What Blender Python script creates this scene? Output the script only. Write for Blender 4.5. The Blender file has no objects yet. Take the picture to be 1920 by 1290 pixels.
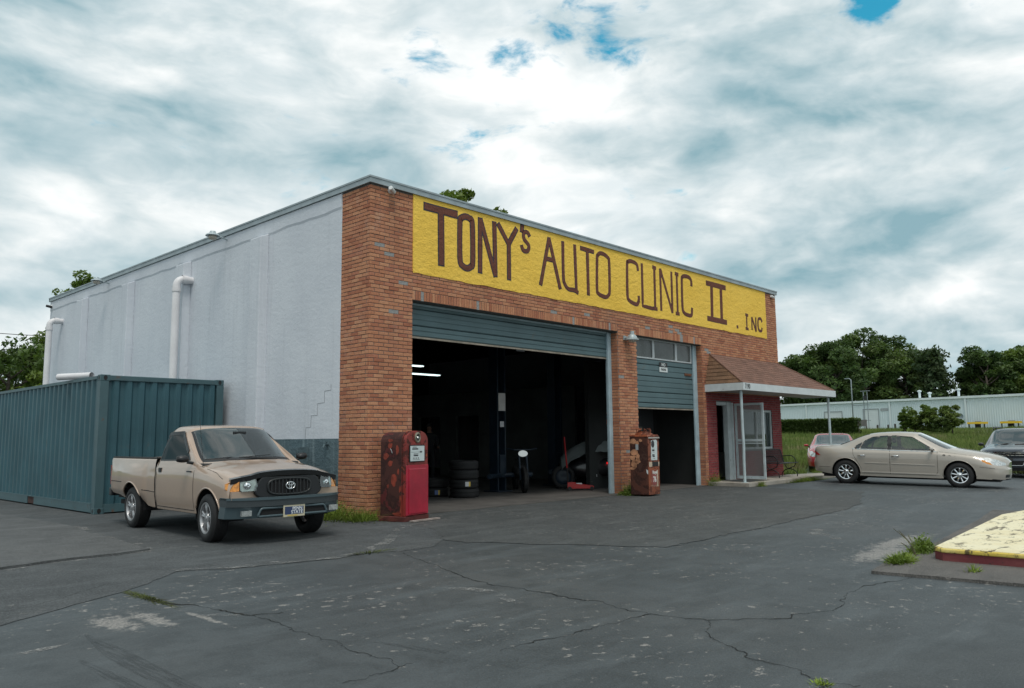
import bpy, bmesh, math, random
import numpy as np
from mathutils import Vector, Matrix, noise

random.seed(7); RNG = np.random.default_rng(7)
scn = bpy.context.scene
COL = scn.collection
rad = math.radians

# ------------------------------------------------------------------ camera
CAM = (-8.1103, -10.9473, 1.3121)
yaw, pitch, roll = rad(46.8404), rad(6.8121), rad(-0.5889)
fwd = Vector((math.sin(yaw)*math.cos(pitch), math.cos(yaw)*math.cos(pitch), math.sin(pitch)))
rgt = Vector((math.cos(yaw), -math.sin(yaw), 0)); upv = rgt.cross(fwd)
r2 = math.cos(roll)*rgt + math.sin(roll)*upv
u2 = -math.sin(roll)*rgt + math.cos(roll)*upv
cd = bpy.data.cameras.new('camera'); cam = bpy.data.objects.new('camera', cd); COL.objects.link(cam)
M = Matrix((r2, u2, -fwd)).transposed().to_4x4(); M.translation = CAM
cam.matrix_world = M
cd.sensor_width = 36; cd.lens = 1485.4/1920*36; cd.clip_start = 0.05; cd.clip_end = 4000
scn.camera = cam

# ------------------------------------------------------------------ light
scn.view_settings.view_transform = 'Standard'; scn.view_settings.look = 'None'
scn.view_settings.gamma = 1; scn.view_settings.exposure = 0.12
try: scn.view_settings.use_curve_mapping = False
except Exception: pass
to_sun = Vector((-0.28, -0.40, 1.0)).normalized()
sd = bpy.data.lights.new('sun', 'SUN'); sd.energy = 1.5; sd.angle = rad(20); sd.color = (1.0, 0.955, 0.88)
so = bpy.data.objects.new('sun', sd); COL.objects.link(so)
so.rotation_euler = (-to_sun).to_track_quat('-Z', 'Y').to_euler()

world = bpy.data.worlds.new('World'); scn.world = world; world.use_nodes = True
wt = world.node_tree; wt.nodes.clear()
class NT:
    """small node-tree writer"""
    def __init__(s, t): s.t = t
    def n(s, typ, **kw):
        nd = s.t.nodes.new(typ)
        ins = kw.pop('ins', {})
        for k, v in kw.items(): setattr(nd, k, v)
        for k, v in ins.items(): s.put(nd.inputs[k], v)
        return nd
    def put(s, sock, v):
        if isinstance(v, bpy.types.NodeSocket): s.t.links.new(v, sock)
        elif isinstance(v, bpy.types.Node): s.t.links.new(v.outputs[0], sock)
        else:
            if sock.type == 'RGBA' and isinstance(v, (tuple, list)) and len(v) == 3: v = (*v, 1)
            sock.default_value = v
    def math(s, op, a, b=None, c=None, clamp=False):
        nd = s.n('ShaderNodeMath', operation=op, use_clamp=clamp); s.put(nd.inputs[0], a)
        if b is not None: s.put(nd.inputs[1], b)
        if c is not None: s.put(nd.inputs[2], c)
        return nd.outputs[0]
    def vmath(s, op, a, b=None, out=0):
        nd = s.n('ShaderNodeVectorMath', operation=op); s.put(nd.inputs[0], a)
        if b is not None:
            s.put(nd.inputs[3 if op == 'SCALE' else 1], b)
        return nd.outputs[out]
    def mix(s, f, a, b, typ='MIX'):
        nd = s.n('ShaderNodeMix', data_type='RGBA', blend_type=typ)
        s.put(nd.inputs[0], f); s.put(nd.inputs[6], a); s.put(nd.inputs[7], b); return nd.outputs[2]
    def noise(s, vec, scale, detail=4, rough=.55, dist=0, out=0):
        nd = s.n('ShaderNodeTexNoise'); s.put(nd.inputs['Vector'], vec); s.put(nd.inputs['Scale'], scale)
        nd.inputs['Detail'].default_value = detail; nd.inputs['Roughness'].default_value = rough; nd.inputs['Distortion'].default_value = dist
        return nd.outputs[out]
    def rng(s, v, a, b, c=0., d=1., smooth=True):
        nd = s.n('ShaderNodeMapRange', interpolation_type='SMOOTHSTEP' if smooth else 'LINEAR'); s.put(nd.inputs[0], v)
        for i, x in enumerate((a, b, c, d)): s.put(nd.inputs[1+i], x)
        return nd.outputs[0]
    def mapping(s, vec, scale=(1, 1, 1), loc=(0, 0, 0), rot=(0, 0, 0)):
        nd = s.n('ShaderNodeMapping'); s.put(nd.inputs[0], vec); nd.inputs['Scale'].default_value = scale
        nd.inputs['Location'].default_value = loc; nd.inputs['Rotation'].default_value = rot; return nd.outputs[0]

# broken overcast: Nishita sky behind two layers of procedural cloud, laid out on a cloud plane above the place
w = NT(wt)
dirv = w.n('ShaderNodeTexCoord').outputs['Generated']
sky = w.n('ShaderNodeTexSky', sky_type='NISHITA', sun_disc=False)
sky.sun_elevation = math.asin(to_sun.z); sky.sun_rotation = math.atan2(to_sun.x, to_sun.y); sky.air_density = 1.3; sky.dust_density = 1.5
sx = w.n('ShaderNodeSeparateXYZ', ins={0: dirv})
flat = w.n('ShaderNodeVectorMath', operation='MULTIPLY', ins={0: dirv, 1: (1, 1, 2.3)}).outputs[0]
WARP = w.vmath('ADD', flat, w.vmath('SCALE', w.vmath('SUBTRACT', w.noise(flat, 2.6, 3, .5, 0, 1), (.5, .5, .5)), 0.22))
def up(k): return w.vmath('ADD', WARP, (-.1*k, 0, k))
def blob(d, width, amp):
    dt = w.vmath('DOT_PRODUCT', dirv, tuple(d), out=1)
    return w.math('MULTIPLY', w.rng(dt, math.cos(width), 1.0), amp)
def pxdir(x, y):
    return (fwd + (x-960)/1485.4*r2 - (y-645)/1485.4*u2).normalized()
cover = w.noise(WARP, 2.1, 7, .52)
fine = w.noise(WARP, 7.0, 7, .56)
dark = w.noise(w.vmath('ADD', WARP, (3.1, 7.7, 2.2)), 1.7, 5, .48)
holes = 0.0
for (x, y, wd, a) in ((1585, -22, .085, .24), (1630, -5, .04, .08), (1090, 60, .055, .13), (1175, 66, .06, .15), (1298, 88, .045, .19), (800, 82, .045, .12), (955, 100, .04, .10), (1900, 325, .05, .09), (1275, 452, .04, .07), (1470, -20, .05, .06), (60, 605, .06, .07)):
    b = blob(pxdir(x, y), wd, a); holes = b if isinstance(holes, float) else w.math('ADD', holes, b)
gap = w.math('SUBTRACT', w.math('ADD', w.math('MULTIPLY', cover, .55), w.math('MULTIPLY', w.noise(WARP, 11, 8, .6), .75)), holes)
alpha = w.rng(gap, .36, .52)
shade = w.math('ADD', w.math('MULTIPLY', dark, .85), w.math('MULTIPLY', w.noise(WARP, 5.5, 8, .60), .55))
for (x, y, wd, a) in ((1050, 120, .22, -.14), (1650, 120, .20, -.06), (850, 330, .2, .03), (700, 210, .12, .07), (1560, 330, .22, .09), (150, 330, .25, .06), (1770, 130, .09, .09), (60, 440, .10, -.13), (130, 560, .12, -.10), (1250, 300, .10, .07), (1500, 470, .12, -.02)):
    shade = w.math('ADD', shade, blob(pxdir(x, y), wd, a))
# self-shading: billows are bright on top and grey beneath
rel = w.math('SUBTRACT', w.noise(up(.11), 3.6, 5, .5), w.noise(WARP, 3.6, 5, .5))
rel2 = w.math('SUBTRACT', w.noise(up(.045), 9.5, 5, .52), w.noise(WARP, 9.5, 5, .52))
shade = w.math('ADD', shade, w.math('ADD', w.math('MULTIPLY', rel, .80), w.math('MULTIPLY', rel2, .55)))
grey = w.rng(shade, .48, 1.00, 0., 1., False)
lit = w.mix(w.rng(fine, .35, .62), (7.9, 8.6, 8.8), (10.0, 10.2, 10.1))
cloud = w.mix(grey, lit, (2.7, 4.4, 5.0))
cloud = w.mix(w.rng(sx.outputs[2], .0, .13), w.mix(.35, cloud, (6.2, 7.7, 8.1)), cloud)
blue = w.mix(1.0, sky.outputs[0], (.25, 1.45, 1.45), 'MULTIPLY')
skycol = w.mix(alpha, blue, cloud)
# below the horizon the world is dim ground colour (hidden by the terrain)
skycol = w.mix(w.rng(sx.outputs[2], -.06, -.01), (.9, 1.0, .95), skycol)
bg = w.n('ShaderNodeBackground', ins={0: skycol, 1: 0.095})
w.n('ShaderNodeOutputWorld', ins={0: bg.outputs[0]})

# ------------------------------------------------------------------ material helpers
MATS = {}
def pm(name, col=(.5, .5, .5), rough=.6, metal=0., coat=0., var=0.0, vscale=6., bump=0., bscale=60., dirt=None, spec=None, objvar=0.):
    """principled procedural material with tonal variation, fine relief and optional wear: dirt = (colour, scale, lo, hi)"""
    m = bpy.data.materials.new(name); m.use_nodes = True; t = NT(m.node_tree)
    bs = m.node_tree.nodes['Principled BSDF']
    tc = t.n('ShaderNodeTexCoord').outputs['Object']
    c = (*col, 1)
    if var:
        f = t.noise(tc, vscale, 5, .6)
        c = t.mix(t.rng(f, .25, .75), tuple(x*(1-var) for x in col), tuple(min(1, x*(1+var)) for x in col))
    if objvar:
        oi = t.n('ShaderNodeObjectInfo').outputs['Random']
        c = t.mix(1.0, c, t.mix(oi, (1-objvar,)*3, (1+objvar,)*3), 'MULTIPLY')
    ro = rough
    if dirt:
        dc, ds, lo, hi = dirt
        f = t.rng(t.noise(tc, ds, 8, .65, .3), lo, hi)
        c = t.mix(f, c, dc); ro = t.math('MULTIPLY_ADD', f, max(0, .85-rough), rough)
    t.put(bs.inputs['Base Color'], c); t.put(bs.inputs['Roughness'], ro)
    bs.inputs['Metallic'].default_value = metal; bs.inputs['Coat Weight'].default_value = coat; bs.inputs['Coat Roughness'].default_value = .06
    if spec is not None: bs.inputs['Specular IOR Level'].default_value = spec
    if bump:
        b = t.n('ShaderNodeBump', ins={'Strength': bump, 'Distance': .02, 'Height': t.noise(tc, bscale, 5, .6)})
        t.put(bs.inputs['Normal'], b)
    MATS[name] = m; return m

def glass(name, tint=(.35, .42, .40), refl=1.0):
    m = bpy.data.materials.new(name); m.use_nodes = True; t = NT(m.node_tree); m.node_tree.nodes.clear()
    fr = t.n('ShaderNodeFresnel', ins={0: 1.55}).outputs[0]
    f = t.math('MULTIPLY_ADD', fr, 1.1*refl, .04, clamp=True)
    tr = t.n('ShaderNodeBsdfTransparent', ins={0: tint}); gl = t.n('ShaderNodeBsdfGlossy', ins={0: (.95, 1, 1), 1: .015})
    mx = t.n('ShaderNodeMixShader', ins={0: f, 1: tr, 2: gl})
    t.n('ShaderNodeOutputMaterial', ins={0: mx}); return m

def carpaint(name, col, rough=.32, metal=.55):
    m = pm(name, col, rough, metal, 1.0, var=.05, vscale=1.5)
    t = NT(m.node_tree); bs = m.node_tree.nodes['Principled BSDF']
    # the inside of the sheet metal is unpainted dark trim
    geo = t.n('ShaderNodeNewGeometry').outputs['Backfacing']
    old = bs.inputs['Base Color'].links[0].from_socket
    t.put(bs.inputs['Base Color'], t.mix(geo, old, (.02, .02, .02)))
    t.put(bs.inputs['Metallic'], t.math('MULTIPLY', t.math('SUBTRACT', 1., geo), metal))
    t.put(bs.inputs['Coat Weight'], t.math('SUBTRACT', 1., geo))
    return m

def emit(name, col, st):
    m = bpy.data.materials.new(name); m.use_nodes = True; t = NT(m.node_tree); m.node_tree.nodes.clear()
    t.n('ShaderNodeOutputMaterial', ins={0: t.n('ShaderNodeEmission', ins={0: col, 1: st})}); return m

# ------------------------------------------------------------------ mesh helpers
class MB:
    def __init__(s): s.v = []; s.f = []; s.m = []
    def quad(s, a, b, c, d, m=0):
        i = len(s.v); s.v += [tuple(a), tuple(b), tuple(c), tuple(d)]; s.f.append((i, i+1, i+2, i+3)); s.m.append(m); return s
    def poly(s, pts, m=0):
        i = len(s.v); s.v += [tuple(p) for p in pts]; s.f.append(tuple(range(i, i+len(pts)))); s.m.append(m); return s
    def box(s, x0, x1, y0, y1, z0, z1, m=0, tf=None):
        i = len(s.v)
        p = [(x0, y0, z0), (x1, y0, z0), (x1, y1, z0), (x0, y1, z0), (x0, y0, z1), (x1, y0, z1), (x1, y1, z1), (x0, y1, z1)]
        if tf: p = [tuple(tf @ Vector(q)) for q in p]
        s.v += p
        for q in ((0, 3, 2, 1), (4, 5, 6, 7), (0, 1, 5, 4), (1, 2, 6, 5), (2, 3, 7, 6), (3, 0, 4, 7)): s.f.append(tuple(i+k for k in q)); s.m.append(m)
        return s
    def prism(s, pts, h, m=0, cap=True):
        """pts: closed 3-D outline, h: extrusion vector"""
        i = len(s.v); n = len(pts); h = Vector(h)
        s.v += [tuple(p) for p in pts] + [tuple(Vector(p)+h) for p in pts]
        for k in range(n): s.f.append((i+k, i+(k+1) % n, i+n+(k+1) % n, i+n+k)); s.m.append(m)
        if cap: s.f.append(tuple(i+n+k for k in range(n))); s.f.append(tuple(i+k for k in reversed(range(n)))); s.m += [m, m]
        return s
    def tube(s, path, r, seg=8, m=0, caps=True, closed=False):
        path = [Vector(p) for p in path]; n = len(path); rr = r if isinstance(r, (list, tuple)) else [r]*n
        i0 = len(s.v); prev = None
        for k, p in enumerate(path):
            if closed: t = path[(k+1) % n]-path[k-1]
            else: t = (path[min(k+1, n-1)]-path[max(k-1, 0)])
            t = t.normalized() if t.length > 1e-9 else Vector((0, 0, 1))
            if prev is None:
                a = Vector((0, 0, 1)) if abs(t.z) < .9 else Vector((1, 0, 0)); u = t.cross(a).normalized()
            else:
                u = (prev - t*prev.dot(t)); u = u.normalized() if u.length > 1e-6 else t.orthogonal().normalized()
            prev = u; v = t.cross(u)
            for j in range(seg):
                a = 2*math.pi*j/seg; s.v.append(tuple(p + (u*math.cos(a)+v*math.sin(a))*rr[k]))
        for k in range(n if closed else n-1):
            for j in range(seg):
                a = i0+k*seg+j; b = i0+k*seg+(j+1) % seg; k2 = (k+1) % n
                s.f.append((a, b, i0+k2*seg+(j+1) % seg, i0+k2*seg+j)); s.m.append(m)
        if caps and not closed:
            s.f.append(tuple(i0+j for j in reversed(range(seg)))); s.f.append(tuple(i0+(n-1)*seg+j for j in range(seg))); s.m += [m, m]
        return s
    def lathe(s, prof, seg=24, m=0, tf=None, axis='z', cap=False):
        """prof: list of (r, h) revolved about the axis"""
        i0 = len(s.v); n = len(prof)
        for (r, h) in prof:
            for j in range(seg):
                a = 2*math.pi*j/seg; c, q = r*math.cos(a), r*math.sin(a)
                p = (c, q, h) if axis == 'z' else ((c, h, q) if axis == 'y' else (h, c, q))
                s.v.append(tuple(tf @ Vector(p)) if tf else p)
        for k in range(n-1):
            for j in range(seg):
                q = (i0+k*seg+j, i0+k*seg+(j+1) % seg, i0+(k+1)*seg+(j+1) % seg, i0+(k+1)*seg+j)
                s.f.append(q if axis != 'y' else q[::-1]); s.m.append(m)
        if cap:
            s.f.append(tuple(i0+j for j in range(seg))); s.f.append(tuple(i0+(n-1)*seg+j for j in range(seg))); s.m += [m, m]
        return s
    def ribbon(s, path, nrm, w, th, m=0, closed=False):
        """flat strip of width w along path, lying on a surface with normals nrm, th thick"""
        path = [Vector(p) for p in path]; n = len(path); i0 = len(s.v)
        for k, p in enumerate(path):
            t = (path[(k+1) % n]-path[k-1]) if closed else (path[min(k+1, n-1)]-path[max(k-1, 0)]); t.normalize()
            nn = Vector(nrm[k] if isinstance(nrm, list) else nrm).normalized(); b = t.cross(nn)
            b = b.normalized()*(w/2 if not isinstance(w, list) else w[k]/2)
            s.v += [tuple(p-b), tuple(p-b+nn*th), tuple(p+b+nn*th), tuple(p+b)]
        for k in range(n if closed else n-1):
            a = i0+4*k; c = i0+4*((k+1) % n)
            for j in range(3): s.f.append((a+j, a+j+1, c+j+1, c+j)); s.m.append(m)
        return s
    def mesh(s, name, mats, smooth=False, fix=True):
        me = bpy.data.meshes.new(name); me.from_pydata(s.v, [], s.f)
        for m in (mats if isinstance(mats, (list, tuple)) else [mats]): me.materials.append(m)
        if s.m and max(s.m) > 0: me.polygons.foreach_set('material_index', s.m)
        if smooth: me.polygons.foreach_set('use_smooth', [True]*len(me.polygons))
        if fix and len(s.f) < 20000:
            bm = bmesh.new(); bm.from_mesh(me); bmesh.ops.recalc_face_normals(bm, faces=bm.faces)
            bm.to_mesh(me); bm.free()
        me.update(); return me
    def build(s, name, mats, parent=None, smooth=False, fix=True, loc=None, angle=None):
        me = s.mesh(name, mats, smooth, fix)
        if smooth and angle: sharp(me, angle)
        return link(name, me, parent, loc)

def sharp(me, deg):
    bm = bmesh.new(); bm.from_mesh(me); a = rad(deg)
    for e in bm.edges:
        e.smooth = not (len(e.link_faces) == 2 and e.calc_face_angle(0) > a)
    bm.to_mesh(me); bm.free()
def link(name, data, parent=None, loc=None):
    o = bpy.data.objects.new(name, data); COL.objects.link(o)
    if parent is not None: o.parent = parent
    if loc is not None: o.location = loc
    return o
def bevel(o, w=.01, seg=2, ang=40):
    """bake a bevel into the mesh"""
    bm = bmesh.new(); bm.from_mesh(o.data); bmesh.ops.remove_doubles(bm, verts=bm.verts, dist=1e-5)
    es = [e for e in bm.edges if len(e.link_faces) == 2 and e.calc_face_angle(0) > rad(ang)]
    bmesh.ops.bevel(bm, geom=es, offset=w, segments=seg, profile=.6, affect='EDGES', clamp_overlap=True)
    bm.to_mesh(o.data); bm.free(); return o
def tag(o, label=None, cat=None, group=None, kind=None):
    if label: o['label'] = label
    if cat: o['category'] = cat
    if group: o['group'] = group
    if kind: o['kind'] = kind
    return o
def thing(name, label, cat, loc=(0, 0, 0), rotz=0., group=None):
    o = bpy.data.objects.new(name, None); COL.objects.link(o); o.empty_display_size = .2
    o.location = loc; o.rotation_euler = (0, 0, rotz); return tag(o, label, cat, group)
def part(name, parent):
    o = bpy.data.objects.new(name, None); COL.objects.link(o); o.parent = parent; o.empty_display_size = .1; return o
def children(o): return [c for c in COL.objects if c.parent is o]
def copy_tree(o, parent=None):
    c = o.copy(); COL.objects.link(c)
    if parent is not None: c.parent = parent
    for ch in list(o.children): copy_tree(ch, c)
    return c
def text_mesh(body, size, extrude=0.0, bold=0.0, align='CENTER'):
    cu = bpy.data.curves.new('lettering', 'FONT'); cu.body = body; cu.size = size; cu.extrude = extrude; cu.offset = bold
    cu.align_x = align; cu.align_y = 'CENTER'; cu.resolution_u = 3
    o = bpy.data.objects.new('lettering', cu); COL.objects.link(o); bpy.context.view_layer.update()
    me = bpy.data.meshes.new_from_object(o.evaluated_get(bpy.context.evaluated_depsgraph_get()))
    bpy.data.objects.remove(o); bpy.data.curves.remove(cu); return me
def text(name, body, size, mat, parent, mtx, bold=0.0, ext=.001, xs=1.0):
    me = text_mesh(body, size, ext, bold); me.materials.clear(); me.materials.append(mat)
    me.transform(mtx @ Matrix.Diagonal((xs, 1, 1, 1))); return link(name, me, parent)
# ================================================================== GROUND
def asphalt(name, base, light, grain=1.0, flakes=.0, rough=.85, warm=(.16, .13, .11), spots=(), crackle=0.):
    m = bpy.data.materials.new(name); m.use_nodes = True; t = NT(m.node_tree); bs = m.node_tree.nodes['Principled BSDF']
    tc = t.n('ShaderNodeNewGeometry').outputs['Position']
    c = t.mix(t.rng(t.noise(tc, .45, 5, .6), .3, .72), base, light)
    c = t.mix(t.math('MULTIPLY', t.rng(t.noise(t.vmath('ADD', tc, (9, 4, 0)), .22, 4, .5), .48, .74), .5), c, warm)
    c = t.mix(t.math('MULTIPLY', t.rng(t.noise(t.mapping(tc, (1, 1, 1), rot=(0, 0, .75)), 2.6, 7, .66, .4), .40, .66), .62), c, tuple(x*.62 for x in base))
    c = t.mix(t.math('MULTIPLY', t.rng(t.noise(t.mapping(tc, (.5, 2.4, 1), rot=(0, 0, .8)), 1.3, 6, .62), .48, .70), .55), c, tuple(min(1, x*1.45) for x in light))
    g = t.noise(tc, 75, 6, .85)
    c = t.mix(t.math('MULTIPLY', t.rng(g, .50, .64), .55*grain), c, tuple(min(1, x*2.3) for x in light))
    c = t.mix(t.math('MULTIPLY', t.rng(g, .49, .38), .60*grain), c, tuple(x*.35 for x in base))
    mid = t.noise(tc, 22, 6, .7)
    c = t.mix(t.math('MULTIPLY', t.rng(mid, .35, .70), .20), c, tuple(min(1, x*1.7) for x in light))
    if flakes:
        # worn spots where the sealer has flaked off the pale aggregate
        f1 = t.noise(t.mapping(tc, (1, 1, 1)), 9.5, 8, .70, .3); big = t.noise(tc, .6, 5, .62)
        thr = t.rng(big, .36, .62, .670, .572)
        msk = t.rng(t.math('SUBTRACT', f1, thr), .0, .045)
        f2 = t.rng(t.noise(tc, 60, 4, .7), .40, .56)
        msk = t.math('MULTIPLY', msk, t.math('MULTIPLY_ADD', f2, .75, .25))
        for (x, y, rx, ry) in spots:
            q = t.vmath('MULTIPLY', t.vmath('SUBTRACT', tc, (x, y, 0)), (1/rx, 1/ry, 0))
            ln = t.vmath('LENGTH', q, out=1)
            ln = t.math('ADD', ln, t.math('MULTIPLY', t.math('SUBTRACT', t.noise(tc, 9, 9, .8), .5), 4.5))
            s = t.math('MULTIPLY', t.rng(ln, 1.0, .45), t.math('MULTIPLY_ADD', t.rng(t.noise(tc, 42, 5, .75), .38, .58), .8, .2))
            msk = t.math('MAXIMUM', msk, s)
        c = t.mix(t.math('MULTIPLY', msk, flakes), c, (.33, .305, .28))
    t.put(bs.inputs['Base Color'], c); t.put(bs.inputs['Roughness'], t.rng(mid, .2, .8, rough-.14, rough+.06))
    bs.inputs['Specular IOR Level'].default_value = .42
    h = t.math('ADD', t.math('MULTIPLY', g, .5*grain), t.math('MULTIPLY', mid, .6))
    t.put(bs.inputs['Normal'], t.n('ShaderNodeBump', ins={'Strength': .55, 'Distance': .012, 'Height': h}))
    return m

MID = (CAM[0], CAM[1]); FH = Vector((math.sin(yaw), math.cos(yaw)))
def terrain_z(x, y):
    d = (x-MID[0])*FH.x + (y-MID[1])*FH.y
    s = lambda a, b: max(0., min(1., (d-a)/(b-a)))
    return 1.36*s(33, 76) + .68*s(76, 106) + .3*s(125, 400) - .02 + (-.0043*max(0., x-11)*min(12., max(0., -y-1.8)) - .012*max(0., min(x, 40)-17))*(1-s(36, 60))

SP = [(-5.74, -4.72, .15, .36), (-5.5, -4.75, .10, .42), (-5.22, -5.05, .035, .40), (1.3, -7.75, .9, .25), (2.4, -7.6, 1.1, .22)]
M_seal = asphalt('sealed_asphalt', (0.0335, 0.0409, 0.0446), (0.0595, 0.0688, 0.0735), .75, .80, .66, (.070, .067, .063), SP)
M_rough = asphalt('worn_asphalt', (0.0391, 0.0437, 0.0465), (0.0725, 0.0781, 0.0809), 1.5, .35, .90, (.072, .066, .060))
M_patch = asphalt('old_patch_asphalt', (0.0614, 0.0651, 0.0670), (0.0930, 0.0958, 0.0967), 1.5, .0, .92, (.10, .094, .088))
M_apron = asphalt('ramp_asphalt', (0.0353, 0.0400, 0.0418), (0.0632, 0.0670, 0.0670), 1.3, .6, .82, (.068, .060, .053))

def grassmat(name, cols, sc=.25):
    m = bpy.data.materials.new(name); m.use_nodes = True; t = NT(m.node_tree); bs = m.node_tree.nodes['Principled BSDF']
    tc = t.n('ShaderNodeNewGeometry').outputs['Position']
    c = t.mix(t.rng(t.noise(tc, sc, 5, .65), .32, .68), cols[0], cols[1])
    c = t.mix(t.rng(t.noise(t.vmath('ADD', tc, (5, 9, 1)), sc*.7, 4, .6), .52, .70), c, cols[2])
    t.put(bs.inputs['Base Color'], c); bs.inputs['Roughness'].default_value = .75; bs.inputs['Specular IOR Level'].default_value = .2
    return m
M_soil = grassmat('rough_grass_ground', ((.055, .085, .022), (.085, .12, .035), (.12, .11, .055)))
M_blade = grassmat('grass_blade', ((.085, .135, .028), (.16, .205, .052), (.24, .21, .11)), .45)
xs = np.concatenate([np.linspace(-900, -80, 12), np.linspace(-60, 220, 57), np.linspace(260, 1500, 14)])
ys = np.concatenate([np.linspace(-900, -80, 12), np.linspace(-60, 180, 49), np.linspace(220, 1500, 14)])
mb = MB(); mb.v = [(float(x), float(y), terrain_z(x, y)) for y in ys for x in xs]; nx = len(xs)
mb.f = [(j*nx+i, j*nx+i+1, (j+1)*nx+i+1, (j+1)*nx+i) for j in range(len(ys)-1) for i in range(nx-1)]
ground = tag(mb.build('ground', M_soil, smooth=True, fix=False), kind='structure')

def sheet(name, pts, z, mat, parent=None, jag=0., th=0.0):
    """flat ground sheet; jag makes a broken edge"""
    P = []
    n = len(pts)
    for i in range(n):
        a, b = Vector(pts[i]).to_2d(), Vector(pts[(i+1) % n]).to_2d(); L = (b-a).length
        k = max(1, int(min(L, 12)/.12)) if jag else 1
        nrm = Vector((b.y-a.y, a.x-b.x)).normalized() if L > 0 else Vector((0, 0))
        for j in range(k):
            p = a.lerp(b, j/k)
            if jag: p = p + nrm*jag*(noise.noise((p.x*2.1, p.y*2.1, z*50))+.6*noise.noise((p.x*7, p.y*7, 3)))
            P.append((p.x, p.y, z))
    m = MB().poly(P)
    if th: m.prism([(p[0], p[1], z-th) for p in P], (0, 0, th-.0005), cap=False)
    return m.build(name, mat, parent)
def lot_z(x, y):
    return -.0043*max(0., x-11)*min(12., max(0., -y-1.8)) - .012*max(0., x-17)
LOT = [(-70, -70), (70, -70), (60, -30), (33, -9), (27.5, -1.2), (24.6, 3.4), (20.2, 1.1), (16.2, .25), (16.2, 17.2), (3, 40), (-70, 40)]
lot = tag(sheet('asphalt_lot', LOT, 0.0, M_seal), kind='structure')
bm = bmesh.new(); bm.from_mesh(lot.data)
for v in list(range(11, 34, 1)): bmesh.ops.bisect_plane(bm, geom=bm.verts[:]+bm.edges[:]+bm.faces[:], plane_co=(v, 0, 0), plane_no=(1, 0, 0))
for v in [-1.8-.8*k for k in range(20)]: bmesh.ops.bisect_plane(bm, geom=bm.verts[:]+bm.edges[:]+bm.faces[:], plane_co=(0, v, 0), plane_no=(0, 1, 0))
for v in bm.verts: v.co.z = lot_z(v.co.x, v.co.y)
bmesh.ops.triangulate(bm, faces=bm.faces); bm.normal_update()
for f in bm.faces: f.smooth = True
bm.to_mesh(lot.data); bm.free()
APRON = [(-14, -9.1), (-6.69, -4.35), (-6.33, -4.15), (-5.82, -3.85), (-5.21, -3.49), (-4.88, -3.22), (-4.41, -2.76), (-3.8, -3.09), (-2.84, -3.3), (-2.35, -3.2), (-2.06, -3.43), (-1.5, -3.4), (-.9, -2.9), (-.3, -2.2), (.1, -1.2), (-.05, 0), (-.05, 20), (-30, 30)]
sheet('worn_strip', APRON, .004, M_rough, lot, .035)
RAMP = [(-.3, -2.1), (-.9, -2.8), (-1.04, -3.48), (-.77, -3.63), (-.66, -4.05), (-.12, -5.03), (.21, -5.64), (.59, -5.61), (2.0, -5.61), (3.84, -5.54), (6.23, -5.45), (7.91, -5.15), (11.1, -4.1), (11.2, -1.2), (11.2, -.02), (0, -.02), (.0, -.9)]
sheet('ramp_strip', RAMP, .0055, M_apron, lot, .10)
PATCH = [(-9.5, -2.1), (-6.08, -1.33), (-5.59, -1.21), (-4.85, -1.04), (-4.37, -1.04), (-3.98, -.94), (-3.92, -.46), (-3.82, 1.04), (-3.62, 2.98), (-3.66, 4.62), (-3.75, 6.57), (-4.0, 9.54), (-10, 14)]
sheet('patched_strip', PATCH, .030, M_patch, lot, .045, th=.03)
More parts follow.
